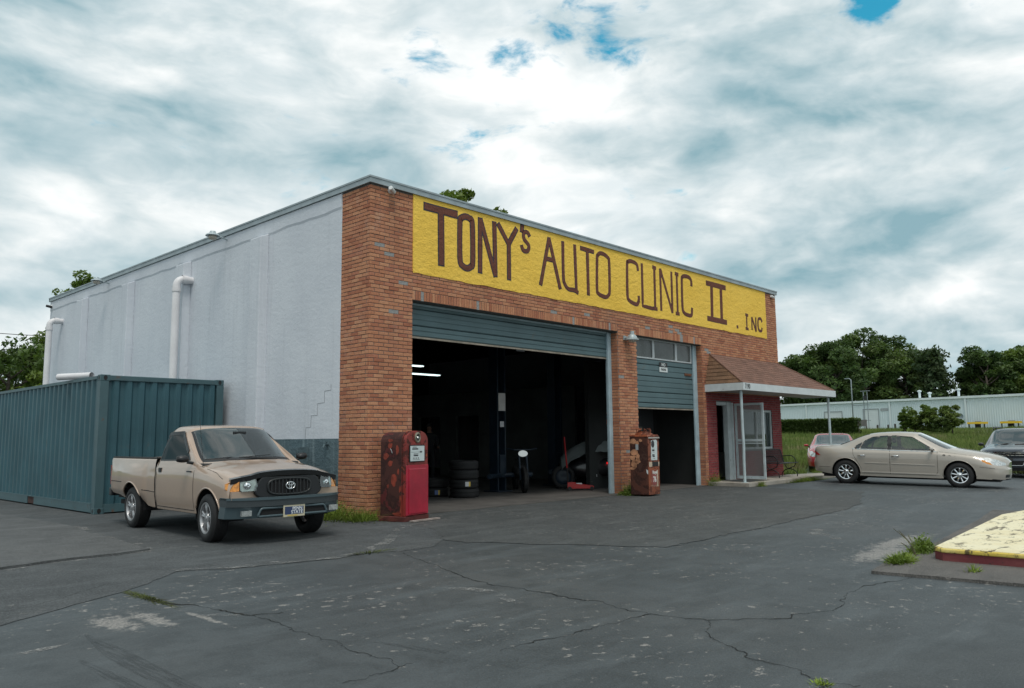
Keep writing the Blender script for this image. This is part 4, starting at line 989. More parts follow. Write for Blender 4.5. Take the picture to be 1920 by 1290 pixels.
# flaked patches with their own thickness on the left flank (-X)
mb = MB(); X = -(pw-.04)/2
for (y, z, ry, rz_) in ((-.02, .66, .055, .10), (.06, 1.22, .05, .045), (.14, 1.05, .06, .05), (-.09, 1.15, .03, .07), (.05, .93, .045, .045), (-.11, .80, .02, .05), (.10, .56, .022, .035), (-.15, .52, .022, .05), (-.18, .20, .03, .16), (-.10, .12, .10, .03), (.05, 1.30, .05, .03), (-.16, .34, .02, .09)):
    n = 14; pts = []
    for k in range(n):
        a = 2*math.pi*k/n; rr = 1+.45*noise.noise((y*9+math.cos(a)*1.2, z*9+math.sin(a)*1.2, 2)); pts.append((X+.0005, y+ry*rr*math.cos(a), z+rz_*rr*math.sin(a)))
    MB().prism(pts, (-.0022, 0, 0)).build('paint_flake', M_redflake, pump)
MB().tube([(X, .05, 1.17), (X-.012, .02, 1.14), (X-.015, -.0, 1.10), (X-.008, .01, 1.07)], .006, 6).build('latch', M_chrome, pump)
# hose loop and nozzle boot on the right flank
X = (pw-.04)/2
MB().tube([(X, .02, 1.22), (X+.05, .02, 1.20), (X+.07, .02, 1.10), (X+.07, .02, .88)], .013, 8).build('hose_guard', pm('rusty_rod', (.10, .04, .035), .8), pump, True)
o = MB().tube([(X+.055, .02, .88), (X+.10, .02, .80), (X+.11, .02, .60), (X+.085, .02, .45)], [.03, .05, .052, .03], 10).build('nozzle_boot', pm('weathered_alloy', (.45, .45, .46), .6, .4, var=.35, vscale=25, dirt=((.2, .08, .06), 18, .5, .62)), pump, True, angle=60)
t = thing('loose_board', 'thin pale board lying on the asphalt at the foot of the red petrol pump', 'board', (.40, -.97, .012), rad(7))
MB().box(-.28, .36, -.045, .045, 0, .022).build('board', pm('weathered_board', (.26, .22, .20), .9, var=.3, vscale=10), t)

# rusty pump: square top, clock-face dial, round 76 badge
M_rb = worn('orange_rust_paint', (.30, .078, .030), (.15, .042, .022), (.30, .12, .06), .50, 2.6)
M_rbs = worn('rust_brown_side', (.10, .032, .020), (.060, .020, .014), (.07, .03, .022), .47, 2.2, .8)
qw, qd, qh = .50, .46, 1.37
pump2 = thing('petrol_pump', 'rusty orange brown petrol pump with round badge beside the brick pier', 'petrol pump', (7.17, -.70, 0), rad(3))
o = MB().box(-qw/2, qw/2, -qd/2, qd/2, .03, qh-.03).build('cabinet', M_rbs, pump2); bevel(o, .025, 2)
o = MB().box(-qw/2+.01, qw/2-.01, -qd/2-.014, -qd/2-.0005, .04, qh-.06).build('front_panel', M_rb, pump2); bevel(o, .006, 1)
o = MB().prism([(-qw/2-.01, -qd/2-.02, qh-.05), (qw/2+.01, -qd/2-.02, qh-.05), (qw/2-.01, -qd/2, qh), (-qw/2+.01, -qd/2, qh)], (0, qd+.02, 0)).build('top_cap', M_rb, pump2); bevel(o, .008, 1)
MB().box(-qw/2+.01, qw/2-.01, -qd/2-.034, -qd/2-.0205, qh-.085, qh-.055).build('top_strip', pm('chalky_white_strip', (.42, .38, .35), .6, var=.25, vscale=12), pump2)
mb = MB(); T = Matrix.Translation((0, 0, qh+.0))
mb.lathe([(.20, .0), (.19, .03), (.10, .05), (.095, .08), (.0, .08)], 18, tf=T); mb.build('globe_mount', M_rb, pump2, True, angle=35)
for k in range(7):
    a = k*.9; MB().tube([(.15*math.cos(a), .15*math.sin(a), qh+.03), (.17*math.cos(a+.2), .17*math.sin(a+.2), qh+.10+.02*(k % 3)), (.08*math.cos(a+.4), .08*math.sin(a+.4), qh+.13)], .012, 6).build('rusty_bracket', M_rb, pump2)
dx0, dx1 = -.13, .14
o = MB().prism([(x, -qd/2-.022, z) for x, z in ((dx0, .80), (dx1, .80), (dx1+.01, 1.22), (dx1-.03, 1.26), (dx0+.02, 1.24))], (0, .0075, 0)).build('dial', M_dial, pump2)
T = Matrix.Translation((-.045, -qd/2-.0225, 1.16))
MB().lathe([(.0, -.004), (.055, -.003), (.07, -.0)], 18, axis='y', tf=T @ Matrix.Diagonal((1, 1, 1.2, 1))).build('dial_clock', M_ink, o)
mb = MB()
for (x0, x1, z0, z1) in ((-.09, .03, 1.045, 1.05), (-.08, .02, 1.0, 1.035), (-.02, .01, .97, .98), (-.08, .02, .90, .93), (-.07, .03, .87, .895), (-.06, -.03, .83, .84), (.0, .03, .83, .84)): mb.box(x0, x1, -qd/2-.0235, -qd/2-.0221, z0, z1)
mb.build('dial_print', M_ink, o)
M_cream = pm('cream_paint_patch', (.50, .40, .30), .7, var=.25, vscale=14, dirt=((.2, .06, .03), 10, .58, .66))
MB().box(-.22, -.09, -qd/2-.0205, -qd/2-.0145, .655, .765).box(.18, .225, -qd/2-.0205, -qd/2-.0145, .665, .76).build('cream_flash', M_cream, pump2)
o = MB().box(-.085, .175, -qd/2-.026, -qd/2-.0145, .665, .765).build('coin_window', M_black, pump2); bevel(o, .012, 2)
MB().box(-.16, .16, -qd/2-.0175, -qd/2-.0145, .21, .585).build('badge_panel', worn('badge_panel_paint', (.25, .055, .03), (.38, .22, .15), (.15, .05, .03), .52, 6), pump2)
MB().box(.10, .155, -qd/2-.0195, -qd/2-.0176, .215, .58).build('cream_flash', M_cream, pump2)
T = Matrix.Translation((.0, -qd/2-.018, .37))
bd = MB().lathe([(.0, -.003), (.108, -.002), (.115, .0)], 28, axis='y', tf=T @ Matrix.Diagonal((1, 1, 1.15, 1))).build('badge', pm('badge_maroon', (.26, .070, .065), .6, var=.2), pump2, True)
M_badge = pm('badge_white', (.70, .68, .64), .6)
text('badge_number', '76', .17, M_badge, bd, Matrix.Translation((0, -qd/2-.0225, .37)) @ RX, .006, xs=.8)
text('badge_word', 'Royal', .095, M_badge, pump2, Matrix.Translation((.02, -qd/2-.0205, .53)) @ RX, .004)
X = -qw/2; M_peel = pm('peeling_cream_orange', (.50, .24, .13), .8, var=.45, vscale=7)
for (y, z, ry, rz_) in ((.02, .78, .07, .06), (.12, .72, .08, .10), (.02, .88, .05, .07), (.12, .98, .10, .07), (.03, 1.18, .04, .05), (.14, 1.22, .09, .06), (.16, .86, .08, .05), (-.06, 1.24, .05, .03), (.16, .62, .07, .03)):
    n = 16; pts = []
    for k in range(n):
        a = 2*math.pi*k/n; rr = 1+.5*noise.noise((y*9+math.cos(a)*1.3, z*9+math.sin(a)*1.3, 7)); pts.append((X+.0005, y+ry*rr*math.cos(a), z+rz_*rr*math.sin(a)))
    MB().prism(pts, (-.0025, 0, 0)).build('paint_flake', M_peel, pump2)
mb = MB().box(X-.005, X-.001, .00, .07, 1.03, 1.16); mb.build('grey_sticker', pm('grey_sticker', (.36, .40, .42), .6), pump2)
MB().prism([(X-.002, -.235, .49), (X-.002, -.20, .52), (X-.002, -.19, .60), (X-.002, -.235, .58)], (-.003, 0, 0)).build('white_decal', M_signwht, pump2)

# ================================================================== BENCH
M_iron = pm('black_iron', (.012, .013, .013), .45, .3)
bR = onY(1457, 860, -.14); bx1 = bR.x; bx0 = bx1-1.22
bench = thing('bench', 'black iron bench with lattice back beside the screen door', 'bench', ((bx0+bx1)/2, -.45, .11)); hw = (bx1-bx0)/2
def bench_side(x):
    mb = MB(); P = []
    # scroll arm: from the back post over the arm and round under the seat
    for k in range(25):
        a = rad(100 - k*10.5); P.append((x, -.21-.20*math.cos(a)*(-1)*-1, .43+.19*math.sin(a)))
    arm = [(x, .17, .60), (x, -.10, .615)] + [(x, -.10-.17*math.sin(rad(k*15)), .43+.185*math.cos(rad(k*15))) for k in range(0, 10)] + [(x, -.02, .22), (x, .05, .30), (x, .10, .42), (x, .20, .78)]
    mb.tube(arm, .014, 8)
    mb.tube([(x, -.32+.02, .0)] + [(x, -.07-.24*math.cos(rad(k*15)), .22*math.sin(rad(k*15))**.8) for k in range(1, 12)] + [(x, .17, .0)], .014, 8)
    return mb
for x in (-hw, hw): bench_side(x).build('side_frame', M_iron, bench, True, angle=60)
mb = MB()
for k in range(9):
    y = -.30+k*.05; mb.box(-hw, hw, y, y+.032, .405, .415)
mb.tube([(-hw-.03, -.32, .41), (hw+.03, -.32, .41)], .014, 8); mb.build('seat', M_iron, bench)
mb = MB(); n = 14
def bp(u, v): return (-hw+.04+u*(2*hw-.08), .10+.10*v, .44+.36*v)
for k in range(-7, n+1):
    for s in (0, 1):
        a, b = (k/n, (k+7)/n); ta, tb = max(0, -a/(b-a)), min(1, (1-a)/(b-a))
        if tb <= ta: continue
        f = lambda t_: bp(a+(b-a)*t_, t_ if s == 0 else 1-t_)
        mb.tube([f(ta), f(tb)], .007, 5)
mb.build('lattice', M_iron, bench)
mb = MB()
for v in (0, 1): mb.tube([bp(0, v), bp(.5, v+.06*v), bp(1, v)], .013, 8)
mb.tube([bp(0, 0), bp(0, 1)], .013, 8); mb.tube([bp(1, 0), bp(1, 1)], .013, 8); mb.build('backrest', M_iron, bench)
# ================================================================== INSIDE THE BAYS
M_tyre = pm('tyre_rubber', (.013, .013, .014), .75, bump=.2, bscale=70)
def tyre_mesh(R=.33, r=.21, w=.20):
    mb = MB(); h = w/2
    mb.lathe([(r, -h*.8), (r+.02, -h), (R-.05, -h*1.02), (R-.015, -h*.86), (R, -h*.6), (R, -.025), (R-.008, -.02), (R-.008, .02), (R, .025), (R, h*.6), (R-.015, h*.86), (R-.05, h*1.02), (r+.02, h), (r, h*.8), (r, -h*.8)], 36)
    me = mb.mesh('tyre', M_tyre, True); sharp(me, 35); return me
tm = tyre_mesh(); 
M_sticker = [pm('tyre_sticker_%s' % n, c, .6) for n, c in (('blue', (.10, .16, .35)), ('yellow', (.65, .45, .08)), ('white', (.6, .6, .62)))]
TY = [((4.28, 2.20), [.12, .325, .53, .735], 'doorway'), ((4.15, 3.05), [.12, .325], 'second')]
names = {0: 'bottom', 1: 'second', 2: 'third', 3: 'top'}
for (xy, zs, nm) in TY:
    for i, z in enumerate(zs):
        if nm == 'doorway': lab = {0: 'bottom tyre of the tall stack inside the wide garage doorway', 1: 'second tyre from the floor in the tall stack, with a yellow sticker', 2: 'third tyre from the floor in the tall stack inside the doorway', 3: 'top tyre of the tall stack inside the wide garage doorway'}[i]
        else: lab = {0: 'lower tyre of the short pair beside the tall stack, with a blue sticker', 1: 'upper tyre of the short pair beside the tall stack'}[i]
        t = tag(link('tyre', tm, None, (xy[0]+random.uniform(-.02, .02), xy[1]+random.uniform(-.02, .02), z)), lab, 'tyre', 'tyres stacked inside the doorway')
        if (nm, i) in (('doorway', 1), ('second', 0)):
            mb = MB(); a0 = rad(232); n = 6
            for k in range(n):
                p = [(.333*math.cos(a0+j*.06), .333*math.sin(a0+j*.06)) for j in (k, k+1)]
                mb.quad((*p[0], -.05), (*p[1], -.05), (*p[1], .05), (*p[0], .05), 0 if nm != 'doorway' and k < 4 else (2 if k < 4 else 1))
            mb.build('sticker', M_sticker, t)
M_lift = pm('navy_lift_paint', (.010, .021, .036), .5, var=.2)
def lift(x, y, label):
    t = thing('lift_column', label, 'car lift', (x, y, .02), 0, 'car lift columns')
    MB().box(-.25, .25, -.25, .25, 0, .03).build('base_plate', M_lift, t)
    mb = MB(); mb.box(-.15, .15, .10, .14, .03, 3.9).box(-.15, -.11, -.14, .0999, .03, 3.9).box(.11, .15, -.14, .0999, .03, 3.9); mb.build('column', M_lift, t)
    MB().box(-.10, .10, -.18, .09, .35, .9).build('carriage', M_lift, t)
    for s in (-1, 1): MB().tube([(0, -.1, .4), (s*.75, -.45, .4)], .06, 8).build('swing_arm', M_lift, t)
    return t
t = lift(6.1, 2.9, 'navy car lift column with a paper notice in the wide bay')
MB().box(-.12, .12, -.16, -.150, 1.98, 2.42).build('notice', M_paper, t); MB().box(-.07, .07, -.155, -.150, 1.58, 1.72).build('label_plate', M_sticker[2], t)
lift(8.9, 3.4, 'plain navy car lift column near the right jamb of the wide doorway')
# trolley jack with its red handle
M_jred = pm('jack_red', (.38, .014, .016), .35, coat=.5)
t = thing('trolley_jack', 'red trolley jack with upright handle inside the wide doorway', 'floor jack', (7.62, 1.55, .02), rad(-48))
mb = MB()
for s in (-1, 1): mb.prism([(-.30, s*.12-.015, .05), (.35, s*.12-.015, .05), (.35, s*.12-.015, .11), (-.1, s*.12-.015, .17), (-.30, s*.12-.015, .20)], (0, .03, 0))
mb.box(-.30, -.1, -.10, .10, .08, .20); mb.build('frame', M_jred, t)
MB().box(-.08, .06, -.09, .09, .13, .175).build('label', M_sticker[2], t)
o = MB().tube([(-.28, 0, .20), (-.30, 0, .55)], .02, 8).build('handle_socket', M_black, t)
MB().tube([(-.30, 0, .55), (-.36, 0, 1.32)], .018, 8).build('handle', M_jred, t)
for (x, y) in ((.30, .14), (.30, -.14), (-.25, .14), (-.25, -.14)): MB().lathe([(.0, -.02), (.05, -.02), (.05, .02), (0, .02)], 12, axis='y', tf=Matrix.Translation((x, y, .05))).build('wheel', M_black, t)
MB().lathe([(.0, .19), (.05, .19), (.05, .21), (0, .21)], 12, tf=Matrix.Translation((.28, 0, 0))).build('saddle', M_black, t)
p = atd(1112, 890, 20.8)
# three-wheeler under a sheet, tail lamp towards the doorway
t = thing('covered_vehicle', 'dark small vehicle under a pale sheet inside the doorway near the right jamb', 'vehicle', (p.x, p.y, .02), rad(133))
M_blackp = pm('black_body_paint', (.012, .012, .014), .3, coat=.6)
def blobby(name, pts, mat, parent, lv=2):
    bm = bmesh.new(); vs = [bm.verts.new(p) for p in pts]; bmesh.ops.convex_hull(bm, input=vs)
    me = bpy.data.meshes.new(name); bm.to_mesh(me); bm.free(); o = link(name, me, parent)
    md = o.modifiers.new('sub', 'SUBSURF'); md.levels = md.render_levels = lv
    bpy.context.view_layer.update(); me2 = bpy.data.meshes.new_from_object(o.evaluated_get(bpy.context.evaluated_depsgraph_get())); o.modifiers.clear(); o.data = me2
    me2.materials.clear(); me2.materials.append(mat); me2.polygons.foreach_set('use_smooth', [True]*len(me2.polygons)); me2.name = name; return o
blobby('body', [(-.9, -.45, .25), (-.9, .45, .25), (.9, -.4, .25), (.9, .4, .25), (-.95, -.4, .8), (-.95, .4, .8), (.7, -.35, .85), (.7, .35, .85), (0, .5, .5), (0, -.5, .5)], M_blackp, t)
mb = MB(); n = 22
for i in range(n):
    for j in range(n):
        q = []
        for (a, b) in ((i, j), (i+1, j), (i+1, j+1), (i, j+1)):
            u, v = a/n*2-1, b/n*2-1; z = 1.24-.34*abs(u+.15)**2.2-.30*abs(v)**2.6+.05*noise.noise((u*3, v*3, 1))+.03*noise.noise((u*8, v*8, 2)); q.append((u*.85, v*.55, z))
        mb.quad(*q)
mb.build('sheet', pm('grey_dust_sheet', (.15, .17, .17), .85), t, True)
for (x, y) in ((-.62, -.5), (-.62, .5), (.80, .35)):
    wq = part('wheel', t); wq.location = (x, y, .30); wq.rotation_euler = (rad(90), 0, 0)
    me = tyre_mesh(.30, .20, .14); link('tyre', me, wq); MB().lathe([(.0, .03), (.06, .03), (.19, .0), (.205, .02)], 20).build('rim', M_lift, wq, True)
MB().box(-.40, -.30, .505, .53, .62, .67).build('tail_lamp', emit('tail_lamp_red', (1, .02, .02), .6), t)
MB().box(-.05, .10, .505, .52, .30, .36).build('plate', M_sticker[2], t)
p = atd(981, 852, 19.2)
# motorcycle seen end on
t = thing('motorcycle', 'dark motorcycle with bright round headlamp deep in the wide bay', 'motorcycle', (p.x, p.y, .02), rad(-128)); t.location = Vector((p.x, p.y, .02))-Vector((.6*math.cos(rad(-128)), .6*math.sin(rad(-128)), 0))
for x in (-.62, .72):
    wq = part('wheel', t); wq.location = (x, 0, .31); wq.rotation_euler = (rad(90), 0, 0)
    link('tyre', tyre_mesh(.31, .22, .12), wq); MB().lathe([(.0, .04), (.05, .04), (.2, .0), (.225, .03)], 20).build('rim', M_lift, wq, True)
blobby('tank', [(-.1, -.14, .72), (-.1, .14, .72), (.35, -.12, .78), (.35, .12, .78), (-.05, 0, .95), (.3, 0, 1.0)], M_blackp, t)
blobby('engine', [(-.25, -.2, .28), (-.25, .2, .28), (.3, -.2, .28), (.3, .2, .28), (-.2, -.16, .68), (-.2, .16, .68), (.25, -.15, .7), (.25, .15, .7)], M_black, t)
blobby('seat', [(-.75, -.13, .78), (-.75, .13, .78), (-.1, -.14, .74), (-.1, .14, .74), (-.75, 0, .88), (-.1, 0, .82)], M_black, t)
mb = MB(); mb.tube([(.72, .09, .31), (.50, .09, .95)], .025, 8).tube([(.72, -.09, .31), (.50, -.09, .95)], .025, 8); mb.build('fork', M_lift, t)
MB().tube([(.35, -.38, 1.05), (.48, -.2, 1.02), (.48, .2, 1.02), (.35, .38, 1.05)], .014, 8).build('handlebar', M_lift, t)
MB().lathe([(0, .68), (.05, .67), (.085, .63), (.09, .55), (.03, .48)], 18, axis='x', tf=Matrix.Translation((0, 0, .93)) @ Matrix.Diagonal((1, 1.25, .85, 1))).build('headlamp', emit('headlamp_skylight', (.9, 1, 1), .4), t, True)  # unlit lens; its emission stands in for skylight caught on the glass
# fluorescent battens that are switched on
M_tube = emit('fluorescent_tube', (.80, 1.0, 1.0), 1.7)
for i, (px, py, Y, L) in enumerate(((792, 687.0, 7.0, 1.6), (823, 704, 7.6, 2.4))):
    e = onY(px, py, Y)
    t = thing('tube_light', ('short lit fluorescent batten, the upper one left of the lift column' if i == 0 else 'long lit fluorescent batten, the lower one left of the lift column'), 'tube light', (e.x-L/2, e.y, e.z), 0, 'fluorescent lights inside the bay')
    MB().box(-L/2, L/2, -.08, .08, .03, .09).build('housing', M_dark, t)
    for y in (-.05, .05): MB().tube([(-L/2, y, 0), (L/2, y, 0)], .018, 8).build('tube', M_tube, t)
    MB().tube([(-L/3, 0, .09), (-L/3, 0, 4.75-e.z)], .006, 5).tube([(L/3, 0, .09), (L/3, 0, 4.75-e.z)], .006, 5).build('hanger', M_dark, t)
# orange rag/cord on a hook by the jamb
p = onY(1141, 782, .9); t = thing('hanging_cord', 'orange coiled cord hanging inside the right jamb of the wide doorway', 'cord', (p.x, p.y, p.z))
M_org = pm('orange_cord', (.60, .11, .015), .5)
MB().tube([(.06*math.cos(k*.7)*(1-.01*k), .03*math.sin(k*1.3), .16*math.sin(k*.7)-.03) for k in range(30)], .018, 6).build('cord', M_org, t, True)
MB().tube([(0, 0, .14), (0, .0, .30), (0, .05, .33)], .008, 6).build('hook', M_black, t)
# mechanic standing deep in the bay, a dark figure reaching forward
M_skin = pm('skin', (.30, .17, .12), .6); M_cloth = pm('dark_work_clothes', (.03, .034, .038), .9); M_hair = pm('dark_hair', (.012, .01, .009), .8)
def skinned(name, verts, edges, radii, mat, parent, lv=2):
    me = bpy.data.meshes.new(name); me.from_pydata(verts, edges, []); o = link(name, me, parent)
    sk = o.modifiers.new('skin', 'SKIN'); ly = me.skin_vertices[0]
    for i, r in enumerate(radii): ly.data[i].radius = (r, r) if not isinstance(r, tuple) else r
    ly.data[0].use_root = True
    sb = o.modifiers.new('sub', 'SUBSURF'); sb.levels = sb.render_levels = lv
    bpy.context.view_layer.update(); m2 = bpy.data.meshes.new_from_object(o.evaluated_get(bpy.context.evaluated_depsgraph_get())); o.modifiers.clear(); o.data = m2
    m2.materials.clear(); m2.materials.append(mat); m2.polygons.foreach_set('use_smooth', [True]*len(m2.polygons)); m2.name = name; return o
man = thing('person', 'person in dark work clothes standing deep inside the wide bay', 'person', (7.75, 7.4, .02), rad(-35))
V = [(0, 0, .96), (0, 0, 1.12), (0, 0, 1.34), (0, .0, 1.46), (0, -.02, 1.54), (0, -.03, 1.64), (0, -.02, 1.72),
     (.10, 0, .90), (.12, .0, .50), (.12, .04, .09), (.13, -.10, .04), (-.10, 0, .90), (-.12, -.02, .50), (-.13, .03, .09), (-.14, -.11, .04),
     (.19, 0, 1.40), (.25, -.06, 1.14), (.24, -.30, 1.06), (.235, -.39, 1.05), (-.19, 0, 1.40), (-.25, .0, 1.13), (-.24, -.10, .90), (-.24, -.13, .82)]
Ed = [(0, 1), (1, 2), (2, 3), (3, 4), (4, 5), (5, 6), (0, 7), (7, 8), (8, 9), (9, 10), (0, 11), (11, 12), (12, 13), (13, 14), (2, 15), (15, 16), (16, 17), (17, 18), (2, 19), (19, 20), (20, 21), (21, 22)]
Rr = [(.15, .11), (.14, .11), (.16, .115), .09, .055, (.085, .10), (.07, .085), .095, .065, .045, .04, .095, .065, .045, .04, .065, .048, .036, .03, .065, .048, .036, .03]
body = skinned('body', V, Ed, Rr, M_cloth, man)
# skin-coloured head and hands on the same continuous surface
me = body.data; me.materials.append(M_skin)
for p in me.polygons:
    c = p.center
    if c.z > 1.50 or (c.z > 1.0 and c.y < -.34) or (c.x < -.18 and c.z < .88 and c.z > .7): p.material_index = 1
mb = MB()
for k, a in enumerate((-.6, -.2, .2, .6)): mb.tube([(.235+.018*k-.03, -.39, 1.05), (.235+.02*k-.03, -.44, 1.045), (.235+.02*k-.03, -.465+.006*abs(k-1.5), 1.03)], [.010, .009, .007], 6)
mb.tube([(.20, -.37, 1.06), (.185, -.41, 1.075), (.19, -.44, 1.07)], [.011, .010, .008], 6)
for k in range(4): mb.tube([(-.24, -.16+.018*k-.01, .82), (-.24, -.16+.02*k-.012, .76), (-.235, -.155+.02*k-.012, .73)], [.010, .009, .007], 6)
mb.tube([(-.235, -.16, .83), (-.22, -.19, .80), (-.215, -.195, .77)], [.011, .010, .008], 6)
mb.build('fingers', M_skin, man, True)
MB().lathe([(0, .115), (.05, .11), (.085, .075), (.098, .02), (.09, -.03)], 16, tf=Matrix.Translation((0, .0, 1.665)) @ Matrix.Diagonal((.92, 1.08, 1, 1))).build('hair', M_hair, man, True)
MB().tube([(0, -.115, 1.665), (0, -.145, 1.625), (0, -.118, 1.615)], [.012, .016, .01], 6).build('nose', M_skin, man, True)
# ================================================================== VEHICLES
def pchip(x, Y, xq):
    """shape-preserving cubic through (x, Y[i]) along axis 0"""
    x = np.asarray(x, float); Y = np.asarray(Y, float); n = len(x); h = np.diff(x).reshape((-1,)+(1,)*(Y.ndim-1)); d = np.diff(Y, axis=0)/h
    m = np.zeros_like(Y)
    if n > 2:
        h0, h1 = h[:-1], h[1:]; w1, w2 = 2*h1+h0, h1+2*h0; d0, d1 = d[:-1], d[1:]
        ok = (d0*d1) > 0
        with np.errstate(divide='ignore', invalid='ignore'):
            hm = (w1+w2)/(w1/np.where(ok, d0, 1)+w2/np.where(ok, d1, 1))
        m[1:-1] = np.where(ok, hm, 0)
    m[0] = d[0]; m[-1] = d[-1]
    i = np.clip(np.searchsorted(x, xq, side='right')-1, 0, n-2); sh = (-1,)+(1,)*(Y.ndim-1)
    hh = (x[i+1]-x[i]).reshape(sh); t = (np.asarray(xq)-x[i]).reshape(sh)/hh
    return (2*t**3-3*t**2+1)*Y[i]+(t**3-2*t**2+t)*hh*m[i]+(-2*t**3+3*t**2)*Y[i+1]+(t**3-t**2)*hh*m[i+1]

class Shell:
    """left half of a body as a smooth net of stations x profile points; mirrored when built"""
    def __init__(s, net, cell=.02, cellv=.02):
        net = np.asarray(net, float); S, K, _ = net.shape
        du = np.maximum(np.linalg.norm(np.diff(net, axis=0), axis=2).mean(1), 1e-3); dv = np.maximum(np.linalg.norm(np.diff(net, axis=1), axis=2).mean(0), 1e-3)
        xu = np.concatenate([[0], np.cumsum(du)]); xv = np.concatenate([[0], np.cumsum(dv)])
        def samp(xx, dd, c):
            q, idx = [], []
            for i, L in enumerate(dd):
                k = max(2, int(math.ceil(L/c)))
                for j in range(k): q.append(xx[i]+L*j/k); idx.append(i+j/k)
            q.append(xx[-1]); idx.append(float(len(dd))); return np.array(q), np.array(idx)
        qu, s.U = samp(xu, du, cell); qv, s.V = samp(xv, dv, cellv)
        A = pchip(xu, net, qu); s.P = pchip(xv, A.transpose(1, 0, 2), qv).transpose(1, 0, 2)
        s.cell = max(cell, cellv)
    def snap(s, poly, ax, cond, reach=.62):
        """pull nearby grid vertices onto an outline so that its edge is clean"""
        P = s.P.reshape(-1, 3); q = P[:, ax]; poly = np.asarray(poly, float)
        UU, VV = np.meshgrid(s.U, s.V, indexing='ij'); msk = cond(UU.ravel(), VV.ravel(), P)
        best = np.full(len(P), 1e9); bp = q.copy()
        for i in range(len(poly)):
            a, b = poly[i-1], poly[i]; ab = b-a; L = max(ab@ab, 1e-12)
            t = np.clip(((q-a)@ab)/L, 0, 1); c = a+t[:, None]*ab; d = np.linalg.norm(q-c, axis=1)
            w = d < best; best[w] = d[w]; bp[w] = c[w]
        w = msk & (best < s.cell*reach); P[np.ix_(np.where(w)[0], ax)] = bp[w]
    def centers(s):
        P = s.P; C = (P[:-1, :-1]+P[1:, :-1]+P[1:, 1:]+P[:-1, 1:])/4
        u = (s.U[:-1]+s.U[1:])/2; v = (s.V[:-1]+s.V[1:])/2
        UU, VV = np.meshgrid(u, v, indexing='ij'); return C, UU, VV
    def surf_y(s, x, z, vmin=2.0, vmax=99):
        w = (s.V >= vmin) & (s.V <= vmax); Q = s.P[:, w].reshape(-1, 3); d = (Q[:, 0]-x)**2+(Q[:, 2]-z)**2
        i = np.argpartition(d, 3)[:3]; ww = 1/(d[i]+1e-6); return float((Q[i, 1]*ww).sum()/ww.sum())
    def surf_x(s, y, z, xmin):
        Q = s.P.reshape(-1, 3); Q = Q[Q[:, 0]*np.sign(xmin) > abs(xmin)]; d = (Q[:, 1]-y)**2+(Q[:, 2]-z)**2
        i = np.argpartition(d, 3)[:3]; ww = 1/(d[i]+1e-6); return float((Q[i, 0]*ww).sum()/ww.sum())
    def build(s, lab, specs, root):
        """lab: int label per face; specs[label] = (name, material, sides or None, parent)"""
        nu, nv = lab.shape; out = {}
        I, J = np.meshgrid(np.arange(nu), np.arange(nv), indexing='ij'); n1 = nv+1
        Q = np.stack([I*n1+J, (I+1)*n1+J, (I+1)*n1+J+1, I*n1+J+1], -1)
        P = s.P.reshape(-1, 3); PM = P*np.array([1, -1, 1])
        for k, (name, mat, split) in specs.items():
            F = Q[lab == k]
            if not len(F): continue
            def mk(parts):
                vs, fs, off = [], [], 0
                for (pp, ff) in parts:
                    used, inv = np.unique(ff, return_inverse=True); vs.append(pp[used]); fs.append(inv.reshape(ff.shape)+off); off += len(used)
                me = bpy.data.meshes.new(name); me.from_pydata(np.concatenate(vs).tolist(), [], np.concatenate(fs).tolist())
                bm = bmesh.new(); bm.from_mesh(me); bmesh.ops.remove_doubles(bm, verts=bm.verts, dist=4e-4)
                bmesh.ops.dissolve_degenerate(bm, edges=bm.edges, dist=1e-5); bm.to_mesh(me); bm.free()
                me.materials.append(mat); me.polygons.foreach_set('use_smooth', [True]*len(me.polygons)); me.update(); return link(name, me, root)
            # winding: u runs rear to front, v from roof down on the left (+y) side
            Lf = F; Rf = F[:, ::-1]
            if split: out[(k, 1)] = mk([(P, Lf)]); out[(k, -1)] = mk([(PM, Rf)])
            else: out[k] = mk([(P, Lf), (PM, Rf)])
        return out
def inpoly(poly, X, Y):
    poly = np.asarray(poly, float); r = np.zeros(X.shape, bool); n = len(poly)
    for i in range(n):
        (x0, y0), (x1, y1) = poly[i-1], poly[i]
        c = ((y0 > Y) != (y1 > Y)) & (X < (x1-x0)*(Y-y0)/((y1-y0) if y1 != y0 else 1e-12)+x0); r ^= c
    return r
def rounded(poly, r=.04, n=4):
    P = [np.asarray(p, float) for p in poly]; out = []
    for i in range(len(P)):
        a, b, c = P[i-1], P[i], P[(i+1) % len(P)]; u = (a-b)/np.linalg.norm(a-b); v = (c-b)/np.linalg.norm(c-b)
        rr = min(r, np.linalg.norm(a-b)*.45, np.linalg.norm(c-b)*.45)
        for k in range(n+1):
            t = k/n; out.append((1-t)**2*(b+u*rr)+2*t*(1-t)*b+t*t*(b+v*rr))
    return np.array(out)
def circle(xc, zc, R, n=48): return np.array([(xc+R*math.cos(2*math.pi*k/n), zc+R*math.sin(2*math.pi*k/n)) for k in range(n)])

